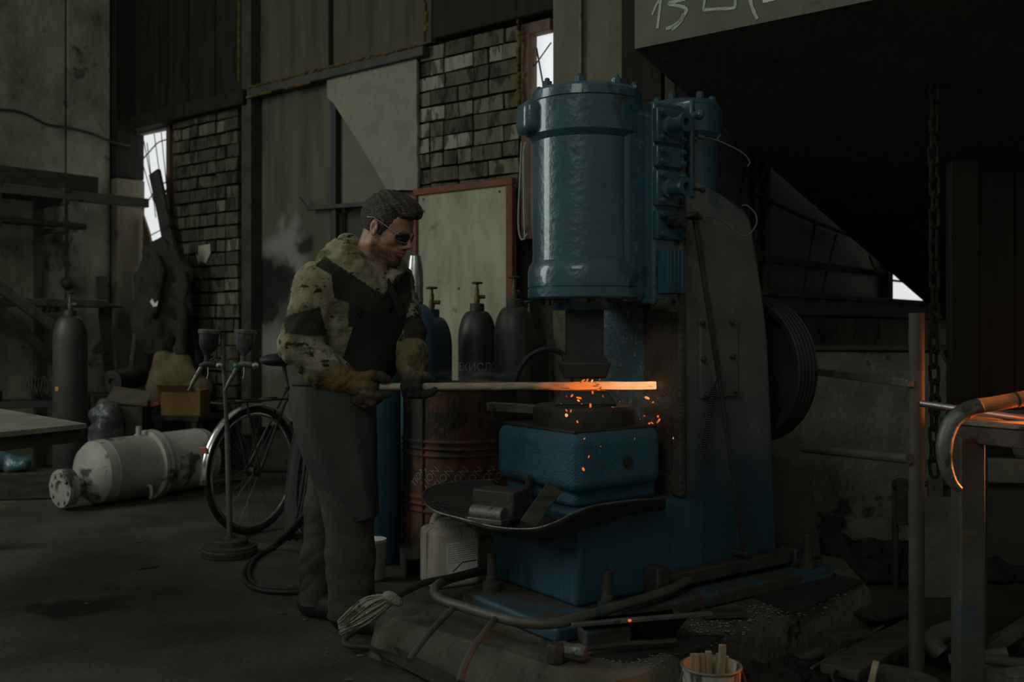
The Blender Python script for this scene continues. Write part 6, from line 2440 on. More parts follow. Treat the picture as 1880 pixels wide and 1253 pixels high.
lump('sack', 'brown sackcloth and rags heaped behind the cardboard box', 'sack', [((0.02, 0.0, 0.26), (0.15, 0.10, 0.22)), ((-0.12, 0, 0.20), (0.12, 0.10, 0.22)), ((0.15, 0.0, 0.18), (0.13, 0.09, 0.14)), ((-0.10, 0.0, 0.40), (0.10, 0.09, 0.09))], M['sack'], tuple((BM @ T(-0.05, 0.10, bz)).translation), 0.011, 0.02, (12, 34), 12)
m = MB()
m.box((0, 0, 0), (0.24, 0.15, 0.03), Matrix.Rotation(-0.30, 4, 'Y'))
o = m.build('red_book', [M['red']], None, M=BM @ T(-0.13, -0.12, bz + 0.055, 0.2), bevel=0.003)
tag(o, 'faded red booklet lying tilted against the cardboard box', 'book')
rl = P(205, 702, 7.9)
m = MB()
m.lathe([(0.03, -0.35), (0.09, -0.35), (0.09, 0.0), (0.075, 0.004), (0.03, 0.0), (0.03, -0.02), (0, -0.02)], 26, Matrix.Rotation(math.radians(95), 4, 'X') @ Matrix.Rotation(0, 4, 'Z'))
o = m.build('fabric_roll', M['steel_dark'], None, M=T(rl.x, rl.y, rl.z, math.radians(-15)))
tag(o, 'dark roll lying end-on beside the plastic bag, near the left wall', 'roll')
m = MB()
m.bb((-0.28, -0.2, 0), (0.06, 0.16, rl.z - 0.095))
o = m.build('dark_crate', M['wood_dark'], None, M=T(rl.x, rl.y + 0.2, 0, math.radians(38)), bevel=0.01)
tag(o, 'sooty wooden crate under the dark roll by the left wall', 'crate')
m = MB()
m.prism([V3(-0.16, -0.04, 0.0), V3(0.16, -0.06, -0.03), V3(0.14, 0.08, 0.06), V3(-0.14, 0.08, 0.10)], (0.0, 0, 0.012))
sp_ = P(236, 738, 7.50)
o = recalc(m.build('folded_tarp', M['wood'], None, M=T(sp_.x, sp_.y, sp_.z), smooth=0))
tag(o, 'folded pale brown sheet lying between the roll and the box', 'sheet')
m = MB()
m.bb((-0.14, -0.10, 0), (0.14, 0.10, sp_.z - 0.03))
o = m.build('tool_box', M['steel_dark'], None, M=T(sp_.x, sp_.y, 0), bevel=0.01)
tag(o, 'dark metal box under the folded brown sheet', 'box')
# bench behind the table with wire coil
wb2 = thing('scrap_bench', 'low black bench behind the work table with a wire coil on it', 'bench', T(-3.72, 7.35, 0, math.radians(20)))
m = MB()
m.bb((-0.55, -0.15, 0.55), (0.5, 0.15, 0.60))
m.build('bench_top', M['black'], wb2, bevel=0.004)
for x in (-0.5, 0.45):
    m = MB()
    m.bb((x - 0.03, -0.12, 0), (x + 0.03, 0.12, 0.55))
    m.build('leg', M['black'], wb2)
m = MB()
pts = []
for k in range(9 * 12 + 1):
    a = 2 * PI * k / 12
    pts.append((0.018 * k / 12 - 0.08 + 0.01 * math.sin(k), 0.075 * math.cos(a), 0.085 + (0.075 + 0.012 * math.sin(k * 1.7)) * math.sin(a)))
m.tube(pts, 0.005, 5)
o = m.build('wire_coil', M['steel_dark'], None, M=T(-3.50, 7.38, 0.605, 0.6))
tag(o, 'loose spring-like coil of wire on the low black bench', 'wire')
m = MB()
m.cyl((-0.15, 0, 0.04), (0.15, 0, 0.04), 0.04, 16)
o = m.build('cartridge_tube', [M['black']], None, M=T(-3.88, 7.24, 0.60, 0.2))
tag(o, 'short black tube lying on the low black bench', 'tube')

# ---- notice board and cables right of it
nb = thing('notice_board', 'yellowed wall board in a red-brown frame behind the gas cylinders', 'board', WB.M)
a, b = WB.px(763, 349, -0.03), WB.px(944, 333, -0.03)
zt1 = (a.z + b.z) / 2
zb1 = 0.72
m = MB()
m.bb((a.x, -0.03, zb1), (b.x, -0.012, zt1))
m.build('panel', M['board'], nb)
fw = 0.05
for (lo, hi) in (((a.x - 0.005, -0.05, zt1 - fw * 0.6), (b.x, -0.01, zt1 + 0.012)), ((a.x - 0.005, -0.05, zb1), (a.x + fw * 0.45, -0.01, zt1 - fw * 0.6)), ((b.x - fw, -0.05, zb1), (b.x, -0.01, zt1 - fw * 0.6)), ((a.x + fw * 0.45, -0.05, zb1), (b.x - fw, -0.01, zb1 + fw))):
    m = MB()
    m.bb(lo, hi)
    m.build('frame', M['red_frame'], nb, bevel=0.004)
for (x, y) in ((777, 366), (778, 388), (917, 352), (842, 530)):
    p = WB.px(x, y, -0.032)
    m = MB()
    m.cyl((p.x, -0.034, p.z), (p.x, -0.029, p.z), 0.008, 8)
    m.build('screw', M['steel_dark'], nb)
m = MB()
for pts in ([(958, 262), (955, 330), (952, 410), (958, 440), (968, 430)], [(966, 262), (962, 280), (962, 350), (964, 440)]):
    m.tube(spline([WB.px(x, y, -0.06) for x, y in pts], 5), 0.007, 6)
m.build('cable', M['steel'], wall_back)
# ================================================================== RIGHT SIDE AND FOREGROUND
# ---- railing
rail = thing('railing', 'thick grimy pipe post with two thin cross rails, right of the flywheel', 'railing', T(1.26, 3.1, 0))
ro = V3(1.26, 3.1, 0)
m = MB()
m.cyl((0, 0, 0), (0, 0, P(1683, 575, 3.1).z), 0.0235, 20)
m.build('post', M['post'], rail)
m = MB()
m.bar(P(1672, 704, 3.08) - ro, P(1499, 683, 4.05) - ro, 0.026, 0.026)
m.build('rail', M['steel'], rail, bevel=0.003)
m = MB()
m.cyl(P(1670, 843, 3.08) - ro, P(1474, 823, 3.75) - ro, 0.0165, 12)
m.build('rail', M['post'], rail)

# ---- chain
ch = thing('chain', 'heavy dark chain hanging behind the railing post', 'chain', None)
cx_, cy_ = (1715 - 940) / F * 4.2, 4.2
ch.location = (cx_, cy_, 0)
zc_ = 2.20
k = 0
lk = MB()
lp = [(0, 0.016 * math.cos(a), 0.0) for a in (0,)]
ring = []
for j in range(16):
    a = 2 * PI * j / 16
    ring.append((0.019 * math.cos(a), 0, 0.019 * math.sin(a) + math.copysign(0.022, math.sin(a) + 1e-6)))
lk.tube(ring, 0.0075, 7, closed=True)
lko = lk.build('link', M['chain'], ch)
lko.location = (0, 0, zc_)
while zc_ > 0.55:
    zc_ -= 0.066
    k += 1
    c = lko.copy()
    COL.objects.link(c)
    c.location = (0.003 * math.sin(k), 0, zc_)
    c.rotation_euler = (0, random.uniform(-0.08, 0.08), (PI / 2 if k % 2 else 0) + 0.6 + random.uniform(-0.2, 0.2))
# ---- bench at the right with round bar and hooked pipe
wbn = thing('steel_workbench', 'dark steel workbench frame at the right edge with a bluish stained leg', 'workbench', T(1.5, 2.9, 0))
wo2 = V3(1.5, 2.9, 0)
zt2 = P(1777, 770, 2.95).z
c0, c1, c2, c3 = P(1752, 768, 2.95), Pz(1960, 786, zt2), Pz(1990, 755, zt2), P(1800, 752, 3.25)
c0, c3 = Pz(1752, 769, zt2), Pz(1790, 752, zt2)
m = MB()
m.prism([p - wo2 for p in (c0, c1, c2, c3)], (0, 0, -0.018))
recalc(m.build('bench_top', M['steel'], wbn, bevel=0.003))
m = MB()
m.bar(c0 - wo2 + V3(0.02, 0.02, -0.045), c1 - wo2 + V3(0, 0.02, -0.045), 0.04, 0.05)
m.build('apron_rail', M['steel_dark'], wbn, bevel=0.003)
m = MB()
m.bar(c3 - wo2 + V3(0.02, -0.02, -0.045), c2 - wo2 + V3(0, -0.02, -0.045), 0.04, 0.05)
m.build('apron_rail', M['steel_dark'], wbn, bevel=0.003)
m = MB()
lx = P(1777, 800, 2.95) - wo2
m.bb((lx.x - 0.036, lx.y - 0.035, 0), (lx.x + 0.036, lx.y + 0.035, zt2 - 0.05))
m.build('leg', M['post'], wbn, bevel=0.004)
m = MB()
m.bb((lx.x - 0.0365, lx.y - 0.0355, 0.22), (lx.x + 0.012, lx.y + 0.0, 0.33))
m.build('blue_stain', pmat('faded_blue_stain', (0.035, 0.055, 0.068), (0.06, 0.07, 0.07), scale=9, rough=0.7), wbn)
for p in (c2, c3):
    q = p - wo2
    m = MB()
    m.bb((q.x - 0.03, q.y - 0.03, 0), (q.x + 0.03, q.y + 0.0, zt2 - 0.02))
    m.build('leg', M['steel_dark'], wbn, bevel=0.004)
m = MB()
a, b = P(1689, 741, 3.02), P(1960, 782, 2.86)
m.cyl(a, b, 0.0105, 12)
o = m.build('round_steel_bar', M['steel_bright'])
tag(o, 'bright round steel bar resting on the workbench, poking out to the railing post', 'bar')
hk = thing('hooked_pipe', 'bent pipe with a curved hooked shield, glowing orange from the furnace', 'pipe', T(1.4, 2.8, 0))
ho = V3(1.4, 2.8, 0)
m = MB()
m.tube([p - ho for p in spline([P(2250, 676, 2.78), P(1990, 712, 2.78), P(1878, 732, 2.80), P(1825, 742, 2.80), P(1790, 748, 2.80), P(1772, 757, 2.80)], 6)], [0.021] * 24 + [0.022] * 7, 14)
m.build('pipe', M['glow_tint_pipe'], hk)
m = MB()
m.cyl(P(1868, 734, 2.80) - ho, P(1864, 735, 2.80) - ho, 0.0225, 16)
m.build('weld_seam', M['steel_dark'], hk)
cen = spline([P(1800, 747, 2.80), P(1772, 757, 2.80), P(1750, 776, 2.80), P(1737, 810, 2.80), P(1737, 850, 2.80), P(1748, 882, 2.80), P(1762, 898, 2.80)], 6)


def shield(u, v):
    i = u * (len(cen) - 1)
    p = cen[min(int(i), len(cen) - 1)].lerp(cen[min(int(i) + 1, len(cen) - 1)], i - int(i))
    q = cen[min(int(i) + 1, len(cen) - 1)] - cen[max(int(i) - 1, 0)]
    t = q.normalized()
    n = V3(t.z, 0, -t.x)
    r = 0.024 * (1 - 0.55 * max(0, u - 0.55) / 0.45)
    a = math.radians(-115 + 230 * v)
    return p - ho + n * (-r * math.cos(a)) * -1 + V3(0, -1, 0) * (r * math.sin(a))


m = MB()
m.grid(shield, 40, 10)
m.build('hook_shield', M['steel'], hk, smooth=60, solid=0.004)

# ---- dark furnace enclosure at the right
fe = thing('furnace_enclosure', 'dark boarded furnace enclosure under the canopy at far right', 'furnace', T(2.09, 4.55, 0, math.radians(-12)))
m = MB()
m.bb((-0.09, -0.05, 0), (0.03, 0.05, 1.9))
m.build('post', M['dark_board'], fe, bevel=0.005)
xx = 0.035
for w in (0.16, 0.13, 0.17, 0.15, 0.16, 0.2):
    m = MB()
    m.bb((xx, random.uniform(-0.01, 0.015), 0.55), (xx + w - 0.006, 0.06, 1.85))
    m.build('board', M['dark_board'], fe, bevel=0.004)
    xx += w
m = MB()
m.bb((0.03, -0.06, 0.44), (xx, 0.09, 0.55))
m.build('ledge', M['concrete_dark'], fe, bevel=0.01)
m = MB()
m.bb((0.03, 0.0, 0), (xx, 0.09, 0.44))
m.build('lower_wall', M['soot'], fe)
lump('cinder', 'lump of pale cinder sitting on the furnace ledge', 'cinder', [((0, 0, 0.05), (0.05, 0.04, 0.07)), ((0.05, 0, 0.03), (0.06, 0.03, 0.04))], M['concrete_dark'], tuple((fe.matrix_world @ Vector((0.22, -0.02, 0.55)))), 0.008, 0.01, (30, 80), 31)
# boards standing behind the railing
for i, (x0, x1, y0, y1, Y, lab, mt) in enumerate(((1648, 1668, 880, 965, 4.3, 'short dark board hanging just left of the railing post', 'wood_dark'), (1706, 1732, 880, 966, 4.3, 'short grey board standing right of the railing post', 'wood'), (1730, 1752, 880, 962, 4.35, 'narrow dark board next to the bench leg', 'wood_dark'))):
    a, b = P(x0, y0, Y), P(x1, y1, Y)
    m = MB()
    m.bb((a.x, Y, b.z), (b.x, Y + 0.03, a.z))
    o = m.build('hung_board', M[mt], None, bevel=0.004)
    tag(o, lab, 'board')
m = MB()
a, b = P(1640, 884, 4.33), P(1762, 878, 4.33)
m.tube([(a.x, 4.338, a.z - 0.02), (b.x + 0.1, 4.338, b.z - 0.02)], 0.012, 8)
m.tube([(a.x + 0.02, 4.36, a.z), (a.x + 0.02, 4.36, 0)], 0.015, 8)
m.tube([(b.x + 0.06, 4.36, b.z), (b.x + 0.06, 4.36, 0)], 0.015, 8)
o = m.build('hanging_rod', M['steel_dark'])
tag(o, 'low dark rod frame behind the railing with short boards hung on it', 'rod')
m = MB()
m.bb((-0.11, -0.01, 0), (0.11, 0.012, 0.42))
pq = Pf(1727, 1098)
o = m.build('grey_panel', M['concrete_dark'], None, M=Matrix.Translation((pq.x, pq.y, 0)) @ Matrix.Rotation(-0.12, 4, 'X'), bevel=0.003)
tag(o, 'small grey panel standing between the railing post and bench leg', 'panel')
m = MB()
m.tube(spline([P(1728, 645, 4.6), P(1738, 662, 4.6), P(1752, 672, 4.6), P(1768, 675, 4.6)], 6), 0.012, 8)
m.tube([P(1768, 675, 4.6), V3(P(1768, 675, 4.6).x, 4.62, 0)], 0.012, 8)
o = m.build('bent_pipe', M['steel_dark'])
tag(o, 'thin bent pipe curving behind the chain', 'pipe')

# ---- things lying in the scale pan
m = MB()
st0 = P(920, 926, 3.50)
MB_ = T(st0.x, st0.y, st0.z - 0.01, math.radians(-32))
m.bb((-0.085, -0.055, -0.035), (0.085, 0.055, 0.065))
prf = []
o = m.build('swage_block', M['steel_dark'], None, M=MB_, bevel=0.006)
tag(o, 'dark squared steel block lying in the scale pan', 'steel block')
m = MB()
m.tube([(-0.06, -0.045, 0.0), (0.07, -0.045, 0.0)], 0.028, 14)
m.bb((-0.065, -0.075, -0.03), (0.075, -0.02, -0.012))
st1 = P(908, 940, 3.435)
o = m.build('half_round_tool', M['steel'], None, M=T(st1.x, st1.y, st1.z, math.radians(-32)), bevel=0.003)
tag(o, 'half-round steel swage in front of the squared block in the pan', 'tool')
m = MB()
a, b = P(968, 965, 3.24), P(1018, 895, 3.30)
m.bar(a, b, 0.055, 0.03, up=(0.3, -0.7, 0.6))
o = m.build('flat_steel_offcut', M['wood_dark'], None, bevel=0.003)
tag(o, 'flat rusty offcut propped diagonally against the blue anvil in the pan', 'steel offcut')
m = MB()
pts = [V3(-0.02, 4.95, 0.012), P(930, 780, 4.95), P(942, 710, 4.95), P(965, 662, 4.95), P(1000, 642, 4.95), P(1035, 652, 4.95), P(1048, 690, 4.92), P(1035, 780, 4.88), V3(0.14, 4.86, PZ + 0.014)]
m.tube(spline(pts, 7), 0.014, 8)
o = m.build('air_hose', M['rubber'])
tag(o, 'black hose arching behind the bar in front of the dark gas cylinders', 'hose')
# ---- rag mop
mp_ = thing('quench_mop', 'grey frayed rag mop with black handle lying at the man\'s feet', 'mop', T(-0.45, 3.4, 0))
mo = V3(-0.45, 3.4, 0)
m = MB()
hpts = [P(728, 1096, 3.40), P(752, 1083, 3.46), P(785, 1069, 3.52), P(830, 1060, 3.58), P(868, 1050, 3.64), P(905, 1040, 3.72)]
m.tube([p - mo for p in spline(hpts, 6)], 0.012, 10)
m.build('handle', M['black'], mp_)
m = MB()
hd = P(722, 1100, 3.40) - mo
m.ell(hd, (0.040, 0.030, 0.020), 14, Matrix.Rotation(0.55, 3, 'Y'))
m.build('binding', M['rag'], mp_)
m = MB()
rnd = random.Random(4)
for k in range(170):
    f_ = (k % 57) / 56
    s0 = P(716 + rnd.uniform(-6, 4), 1094 + 14 * f_, 3.40) - mo
    e = P(622 + rnd.uniform(-3, 14) + 4 * f_, 1142 + 22 * f_ + rnd.uniform(-3, 3), 3.42 + rnd.uniform(-0.03, 0.02)) - mo
    mid = s0.lerp(e, 0.45) + V3(rnd.uniform(-0.006, 0.006), rnd.uniform(-0.02, 0.02), 0.010 + rnd.uniform(-0.008, 0.008) - 0.034 * (f_ - 0.4))
    pts = spline([s0, mid, e], 6)
    m.tube(pts, [0.004] + [rnd.uniform(0.0028, 0.0048) for _ in range(len(pts) - 2)] + [0.0025], 4)
m.build('rag_strands', M['rag'], mp_, kind='stuff')

# ---- sledge hammer, trough and bars on the foundation
sh0 = Pz(1050, 1196, PZ + 0.035)
sl_ = thing('sledge_hammer', 'sledge hammer with a bright worn head and long handle on the foundation edge', 'hammer', T(sh0.x, sh0.y, sh0.z))
m = MB()
dx = V3(-0.075, -0.02, 0)
pr8 = []
m.lathe([(0, -0.046), (0.018, -0.046), (0.025, -0.040), (0.027, -0.022), (0.023, -0.009), (0.023, 0.009), (0.027, 0.022), (0.025, 0.040), (0.018, 0.046), (0, 0.046)], 8, Matrix.Rotation(math.radians(62), 4, 'Z') @ Matrix.Rotation(PI / 2, 4, 'X'))
m.build('head', M['steel'], sl_, bevel=0.002, smooth=0)
m = MB()
e = Pz(1240, 1178, PZ + 0.03) - sh0
m.tube([(-0.02, -0.004, 0), e * 0.5 + V3(0, 0, 0.006), e * 0.85, e], [0.010, 0.009, 0.009, 0.011], 8)
m.build('handle', M['steel_dark'], sl_)
tg = Pz(1020, 1200, PZ + 0.03)
m = MB()
m.lathe([(0.0, -0.03), (0.024, -0.03), (0.029, -0.02), (0.029, 0.02), (0.024, 0.03), (0, 0.03)], 6)
o = m.build('scrap_nut', M['steel_dark'], None, M=T(tg.x, tg.y, tg.z, 0.4), bevel=0.004)
tag(o, 'dark heavy nut lying left of the sledge hammer head', 'nut')
fa, fb = Pz(1052, 1148, 0.235), Pz(1300, 1128, 0.23)
tr0_ = thing('slag_trough', 'dark sheet trough of scale beside the hammer base', 'trough', T((fa.x + fb.x) / 2, (fa.y + fb.y) / 2, PZ))
to = V3((fa.x + fb.x) / 2, (fa.y + fb.y) / 2, PZ)
m = MB()
q = [Pz(1082, 1172, PZ + 0.005), Pz(1235, 1168, PZ + 0.005), Pz(1225, 1140, PZ + 0.005), Pz(1085, 1152, PZ + 0.005)]
r = [Pz(1068, 1150, PZ + 0.08), Pz(1262, 1134, PZ + 0.085), Pz(1236, 1118, PZ + 0.085), Pz(1076, 1136, PZ + 0.08)]
m.add([p - to for p in q + r], [(0, 1, 2, 3), (0, 4, 5, 1), (1, 5, 6, 2), (2, 6, 7, 3), (3, 7, 4, 0)])
recalc(m.build('trough', M['pan'], tr0_, smooth=0, solid=0.005))
m = MB()
m.bar(Pz(1050, 1148, 0.245), Pz(1305, 1127, 0.24), 0.02, 0.012)
o = m.build('long_flat_bar', M['steel'], None, bevel=0.002)
tag(o, 'long flat steel bar laid across the slag trough', 'bar')
m = MB()
m.bar(Pz(1290, 1128, PZ + 0.02), Pz(1365, 1126, PZ + 0.02), 0.06, 0.02)
o = m.build('short_offcut', M['steel_dark'], None, bevel=0.003)
tag(o, 'short steel offcut at the end of the long flat bar on the foundation', 'steel offcut')
m = MB()
m.bar(Pz(1068, 1170, PZ + 0.035), Pz(1150, 1160, PZ + 0.04), 0.09, 0.05)
o = m.build('blue_packing_block', M['rust_blue'], None, bevel=0.006)
tag(o, 'small blue-grey packing block in front of the slag trough', 'block')


def plate(label, pts, z, th, mat, jag=0.012):
    ps = []
    rr = random.Random(len(label))
    for i, a in enumerate(pts):
        a3, b3 = Pz(a[0], a[1], z), Pz(*pts[(i + 1) % len(pts)], z)
        n = max(1, int((b3 - a3).length / 0.1))
        for k in range(n):
            c = a3.lerp(b3, k / n)
            ps.append(c + (V3(rr.uniform(-jag, jag), rr.uniform(-jag, jag), 0) if k else V3(0, 0, 0)))
    m = MB()
    m.prism(ps, (0, 0, th))
    o = recalc(m.build('sheet_offcut', M[mat], None, smooth=0))
    return tag(o, label, 'sheet')


plate('dark steel sheet lying on the foundation right of the hammer column', [(1370, 1090), (1455, 1128), (1585, 1072), (1500, 1045)], PZ + 0.003, 0.008, 'pan')
plate('torn dark sheet under the sledge hammer handle on the foundation edge', [(1080, 1205), (1150, 1218), (1215, 1200), (1255, 1205), (1330, 1170), (1200, 1168)], PZ + 0.001, 0.006, 'pan')
plate('thin worn floor plate lying left of the spray gun stand', [(228, 1040), (255, 1048), (293, 1042), (262, 1034)], 0.0, 0.006, 'steel_dark', 0.004)
m = MB()
rr = random.Random(3)
for k in range(700):
    u = rr.random()
    x = 1215 + 330 * u + rr.gauss(0, 18)
    y = 1172 - 88 * u + rr.gauss(0, 11)
    p = Pz(x, y, PZ + 0.003)
    s_ = rr.choice((0.0025, 0.004, 0.004, 0.006, 0.009))
    m.ell(p, (s_, s_ * 0.8, s_ * 0.35), 5)
for k in range(160):
    p = Pz(1170 + rr.gauss(0, 40), 1205 + rr.gauss(0, 9), PZ + 0.004)
    s_ = rr.choice((0.002, 0.003, 0.005))
    m.ell(p, (s_, s_ * 0.8, s_ * 0.4), 5)
for k in range(120):
    p = Pz(rr.uniform(720, 1040), rr.uniform(1130, 1220), PZ + 0.003)
    if p.x + 0.98 * (p.y - 3.466) > -0.40:
        s_ = rr.choice((0.0015, 0.002, 0.003))
        m.ell(p, (s_, s_, s_ * 0.4), 5)
o = m.build('scale_debris', M['scale'], None, kind='stuff')
tag(o, 'loose flakes of mill scale scattered over the foundation', 'debris', kind='stuff')
m = MB()
for k in range(150):
    p = Pf(rr.uniform(20, 660), rr.uniform(960, 1240))
    s_ = rr.choice((0.002, 0.003, 0.004))
    m.ell(p + V3(0, 0, s_ * 0.3), (s_ * 1.6, s_, s_ * 0.4), 5)
for (x, y, s_) in ((662, 1206, 0.012), (642, 1250, 0.012), (255, 996, 0.016), (160, 1110, 0.010), (516, 1128, 0.012), (560, 1140, 0.010), (600, 1200, 0.006)):
    m.ell(Pf(x, y) + V3(0, 0, 0.003), (s_ * 1.4, s_ * 0.8, 0.004), 6)
o = m.build('floor_litter', M['wood'], None, kind='stuff')
tag(o, 'pale chips and crumbs scattered over the dark floor', 'debris', kind='stuff')

# ---- bucket with kindling
bk_p = Pz(1306, 1220, 0.24)
bkt = thing('bucket', 'grimy pale bucket of split kindling at the bottom edge', 'bucket', T(bk_p.x, bk_p.y, 0))
m = MB()
m.lathe([(0.066, 0.0), (0.078, 0.235), (0.074, 0.235), (0.062, 0.01), (0, 0.01)], 36)
m.build('pail', M['bucket'], bkt, smooth=40)
m = MB()
m.torus((0, 0, 0.236), 0.078, 0.0042, n=36)
m.build('rim', M['steel'], bkt)
m = MB()
m.tube(spline([(0.078, -0.01, 0.225), (0.088, -0.03, 0.19), (0.084, -0.06, 0.14), (0.0, -0.09, 0.10), (-0.084, -0.06, 0.14), (-0.088, -0.03, 0.19), (-0.078, -0.01, 0.225)], 5), 0.003, 6)
m.build('bail', M['steel_dark'], bkt)
for i, (x, y, tx, ty, zt_, w) in enumerate(((-0.045, -0.02, -0.045, 0.0, 0.268, 0.022), (-0.02, 0.0, -0.022, 0.02, 0.262, 0.016), (0.0, 0.01, -0.004, 0.02, 0.268, 0.016), (0.012, -0.02, 0.03, 0.0, 0.292, 0.018), (0.022, 0.0, 0.024, 0.02, 0.262, 0.014), (0.04, 0.0, 0.040, 0.01, 0.258, 0.016))):
    m = MB()
    a, b = V3(x, y, 0.014), V3(tx, ty, zt_)
    m.bar(a, b, w, 0.009, up=(0, -1, 0))
    o = m.build('kindling_stick', M['kindling'], None, M=T(bk_p.x, bk_p.y, 0), bevel=0.001)
    tag(o, ('leftmost wide kindling stick in the pale bucket', 'second kindling stick from the left in the bucket', 'third kindling stick from the left in the bucket', 'tallest kindling stick, leaning across the others in the bucket', 'narrow kindling stick right behind the tallest one in the bucket', 'rightmost short kindling stick in the pale bucket')[i], 'stick', 'kindling sticks in the bucket')

# ---- scrap on the floor at the lower right
def rod(name, label, cat, a, b, r, mat, hollow=False, rect=None, group=None):
    a, b = Vector(a), Vector(b)
    m = MB()
    if rect:
        m.bar(a, b, rect[0], rect[1])
        o = m.build(name, M[mat], None, bevel=0.003)
    elif hollow:
        d = (b - a)
        Mx = Matrix.Translation(a) @ d.to_track_quat('Z', 'Y').to_matrix().to_4x4()
        L_ = d.length
        m.lathe([(r * 0.78, 0.12), (r * 0.80, 0.0), (r, 0.0), (r, L_), (r * 0.8, L_), (r * 0.78, L_ - 0.1)], 20, Mx)
        o = recalc(m.build(name, M[mat], None))
        o.data.materials.append(M['soot'])
        m2 = MB()
        m2.lathe([(0, 0.05), (r * 0.8, 0.05), (r * 0.8, 0.052), (0, 0.052)], 16, Mx)
    else:
        m.cyl(a, b, r, 14)
        o = m.build(name, M[mat], None)
    return tag(o, label, cat, group)


rod('short_pipe', 'short open pipe pointing left beside the blue-stained bench leg', 'pipe', Pz(1742, 1213, 0.06), Pz(1850, 1200, 0.10), 0.019, 'pipe_grey', True)
rod('long_pipe', 'open pipe end facing out just right of the bench leg', 'pipe', Pz(1796, 1208, 0.11), Pz(1990, 1235, 0.02), 0.0165, 'pipe_grey', True)
el = thing('pipe_elbow', 'thick elbowed pipe on the floor behind the railing post', 'pipe', None)
m = MB()
pts = spline([Pz(1800, 1148, 0.12), Pz(1745, 1158, 0.12), Pz(1716, 1170, 0.12), Pz(1714, 1186, 0.105), Pz(1726, 1200, 0.085)], 6)
m.tube(pts, 0.031, 16)
m.build('elbow', M['pipe_grey'], el)
m = MB()
m.cyl(pts[-1] - (pts[-1] - pts[-2]).normalized() * 0.001, pts[-1] + (pts[-1] - pts[-2]).normalized() * 0.002, 0.025, 16)
m.build('bore', M['soot'], el)
rod('angle_bar', 'pale steel bar lying diagonally towards the lower right corner', 'bar', Pz(1800, 1200, 0.05), Pz(1960, 1100, 0.05), 0.02, 'pipe_grey', rect=(0.03, 0.05))
rod('thin_rod', 'thin bright-edged rod lying diagonally left of the railing post', 'rod', Pz(1490, 1228, 0.07), Pz(1622, 1150, 0.10), 0.005, 'steel')
rod('wide_plank', 'wide dirty plank lying diagonally below the thin rod', 'plank', Pz(1540, 1235, 0.108), Pz(1690, 1152, 0.108), 0.02, 'wood_dark', rect=(0.12, 0.03))
rod('scrap_beam', 'dark beam lying behind the wide plank left of the railing post', 'beam', Pz(1560, 1255, 0.05), Pz(1760, 1135, 0.05), 0.02, 'steel_dark', rect=(0.05, 0.08))
rod('stub_post', 'short dark upright bar standing near the foundation edge', 'bar', Pf(1481, 1262), Pf(1481, 1262) + V3(0, 0, 0.17), 0.02, 'pipe_grey', rect=(0.024, 0.024))
rod('brown_pipe', 'short brownish pipe lying behind the stub upright', 'pipe', Pz(1440, 1222, 0.03), Pz(1508, 1198, 0.05), 0.018, 'post', False)
rod('square_tube', 'square dark tube lying near the pale bucket', 'tube', Pz(1362, 1246, 0.03), Pz(1388, 1232, 0.03), 0.02, 'steel_dark', rect=(0.035, 0.035))
m = MB()
pp = Pz(1556, 1160, 0.12)
m.box((0, 0, -0.06), (0.16, 0.11, 0.12))
o = m.build('scrap_block', M['wood_dark'], None, M=T(pp.x, pp.y, 0.12, 0.35), bevel=0.006)
tag(o, 'squat dark block with flat top near the foundation edge', 'block')
plate('loose dark plate lying among the scrap beside the railing post', [(1560, 1126), (1612, 1142), (1690, 1118), (1640, 1102)], 0.05, 0.01, 'steel_dark')
lump('ash_heap', 'low heap of dark ash and cinders behind the bucket', 'ash', [((0, 0, 0.0), (0.16, 0.12, 0.075)), ((0.1, 0.05, 0), (0.1, 0.1, 0.05))], M['ash'], tuple(Pf(1435, 1262)), 0.008, 0.012, (35, 140), 41, ridged=False)
lump('slag_heap', 'dark heap of slag against the low concrete wall', 'slag', [((0, 0, 0.0), (0.40, 0.22, 0.15)), ((0.45, 0.02, 0), (0.35, 0.22, 0.10)), ((-0.3, 0, 0), (0.25, 0.2, 0.2))], M['ash'], (1.72, 4.60, 0), 0.014, 0.014, (20, 90), 43, ridged=False)
hp = thing('hoop', 'large thin dark tub rim at the bottom edge left of the railing post', 'tub', None)
hc = Pz(1630, 1262, 0.10)
hp.location = (hc.x, hc.y, 0)
m = MB()
m.lathe([(0.14, 0.0), (0.155, 0.11), (0.158, 0.115), (0.152, 0.115), (0.136, 0.01), (0, 0.01)], 40)
m.build('tub', M['steel_dark'], hp)
rod('tub_stick', 'pale wooden stick standing in the dark tub', 'stick', (hc.x - 0.06, hc.y + 0.03, 0.012), (hc.x + 0.0, hc.y + 0.09, 0.145), 0.01, 'kindling', rect=(0.02, 0.008))
for i, (x, y, w, mt) in enumerate(((1805, 1215, 0.12, 'steel_dark'),)):
    pass
rod('broken_slab', 'grey concrete chunk lying in the lower right corner', 'slab', Pz(1835, 1250, 0.04), Pz(1960, 1225, 0.05), 0.02, 'concrete_dark', rect=(0.12, 0.06))

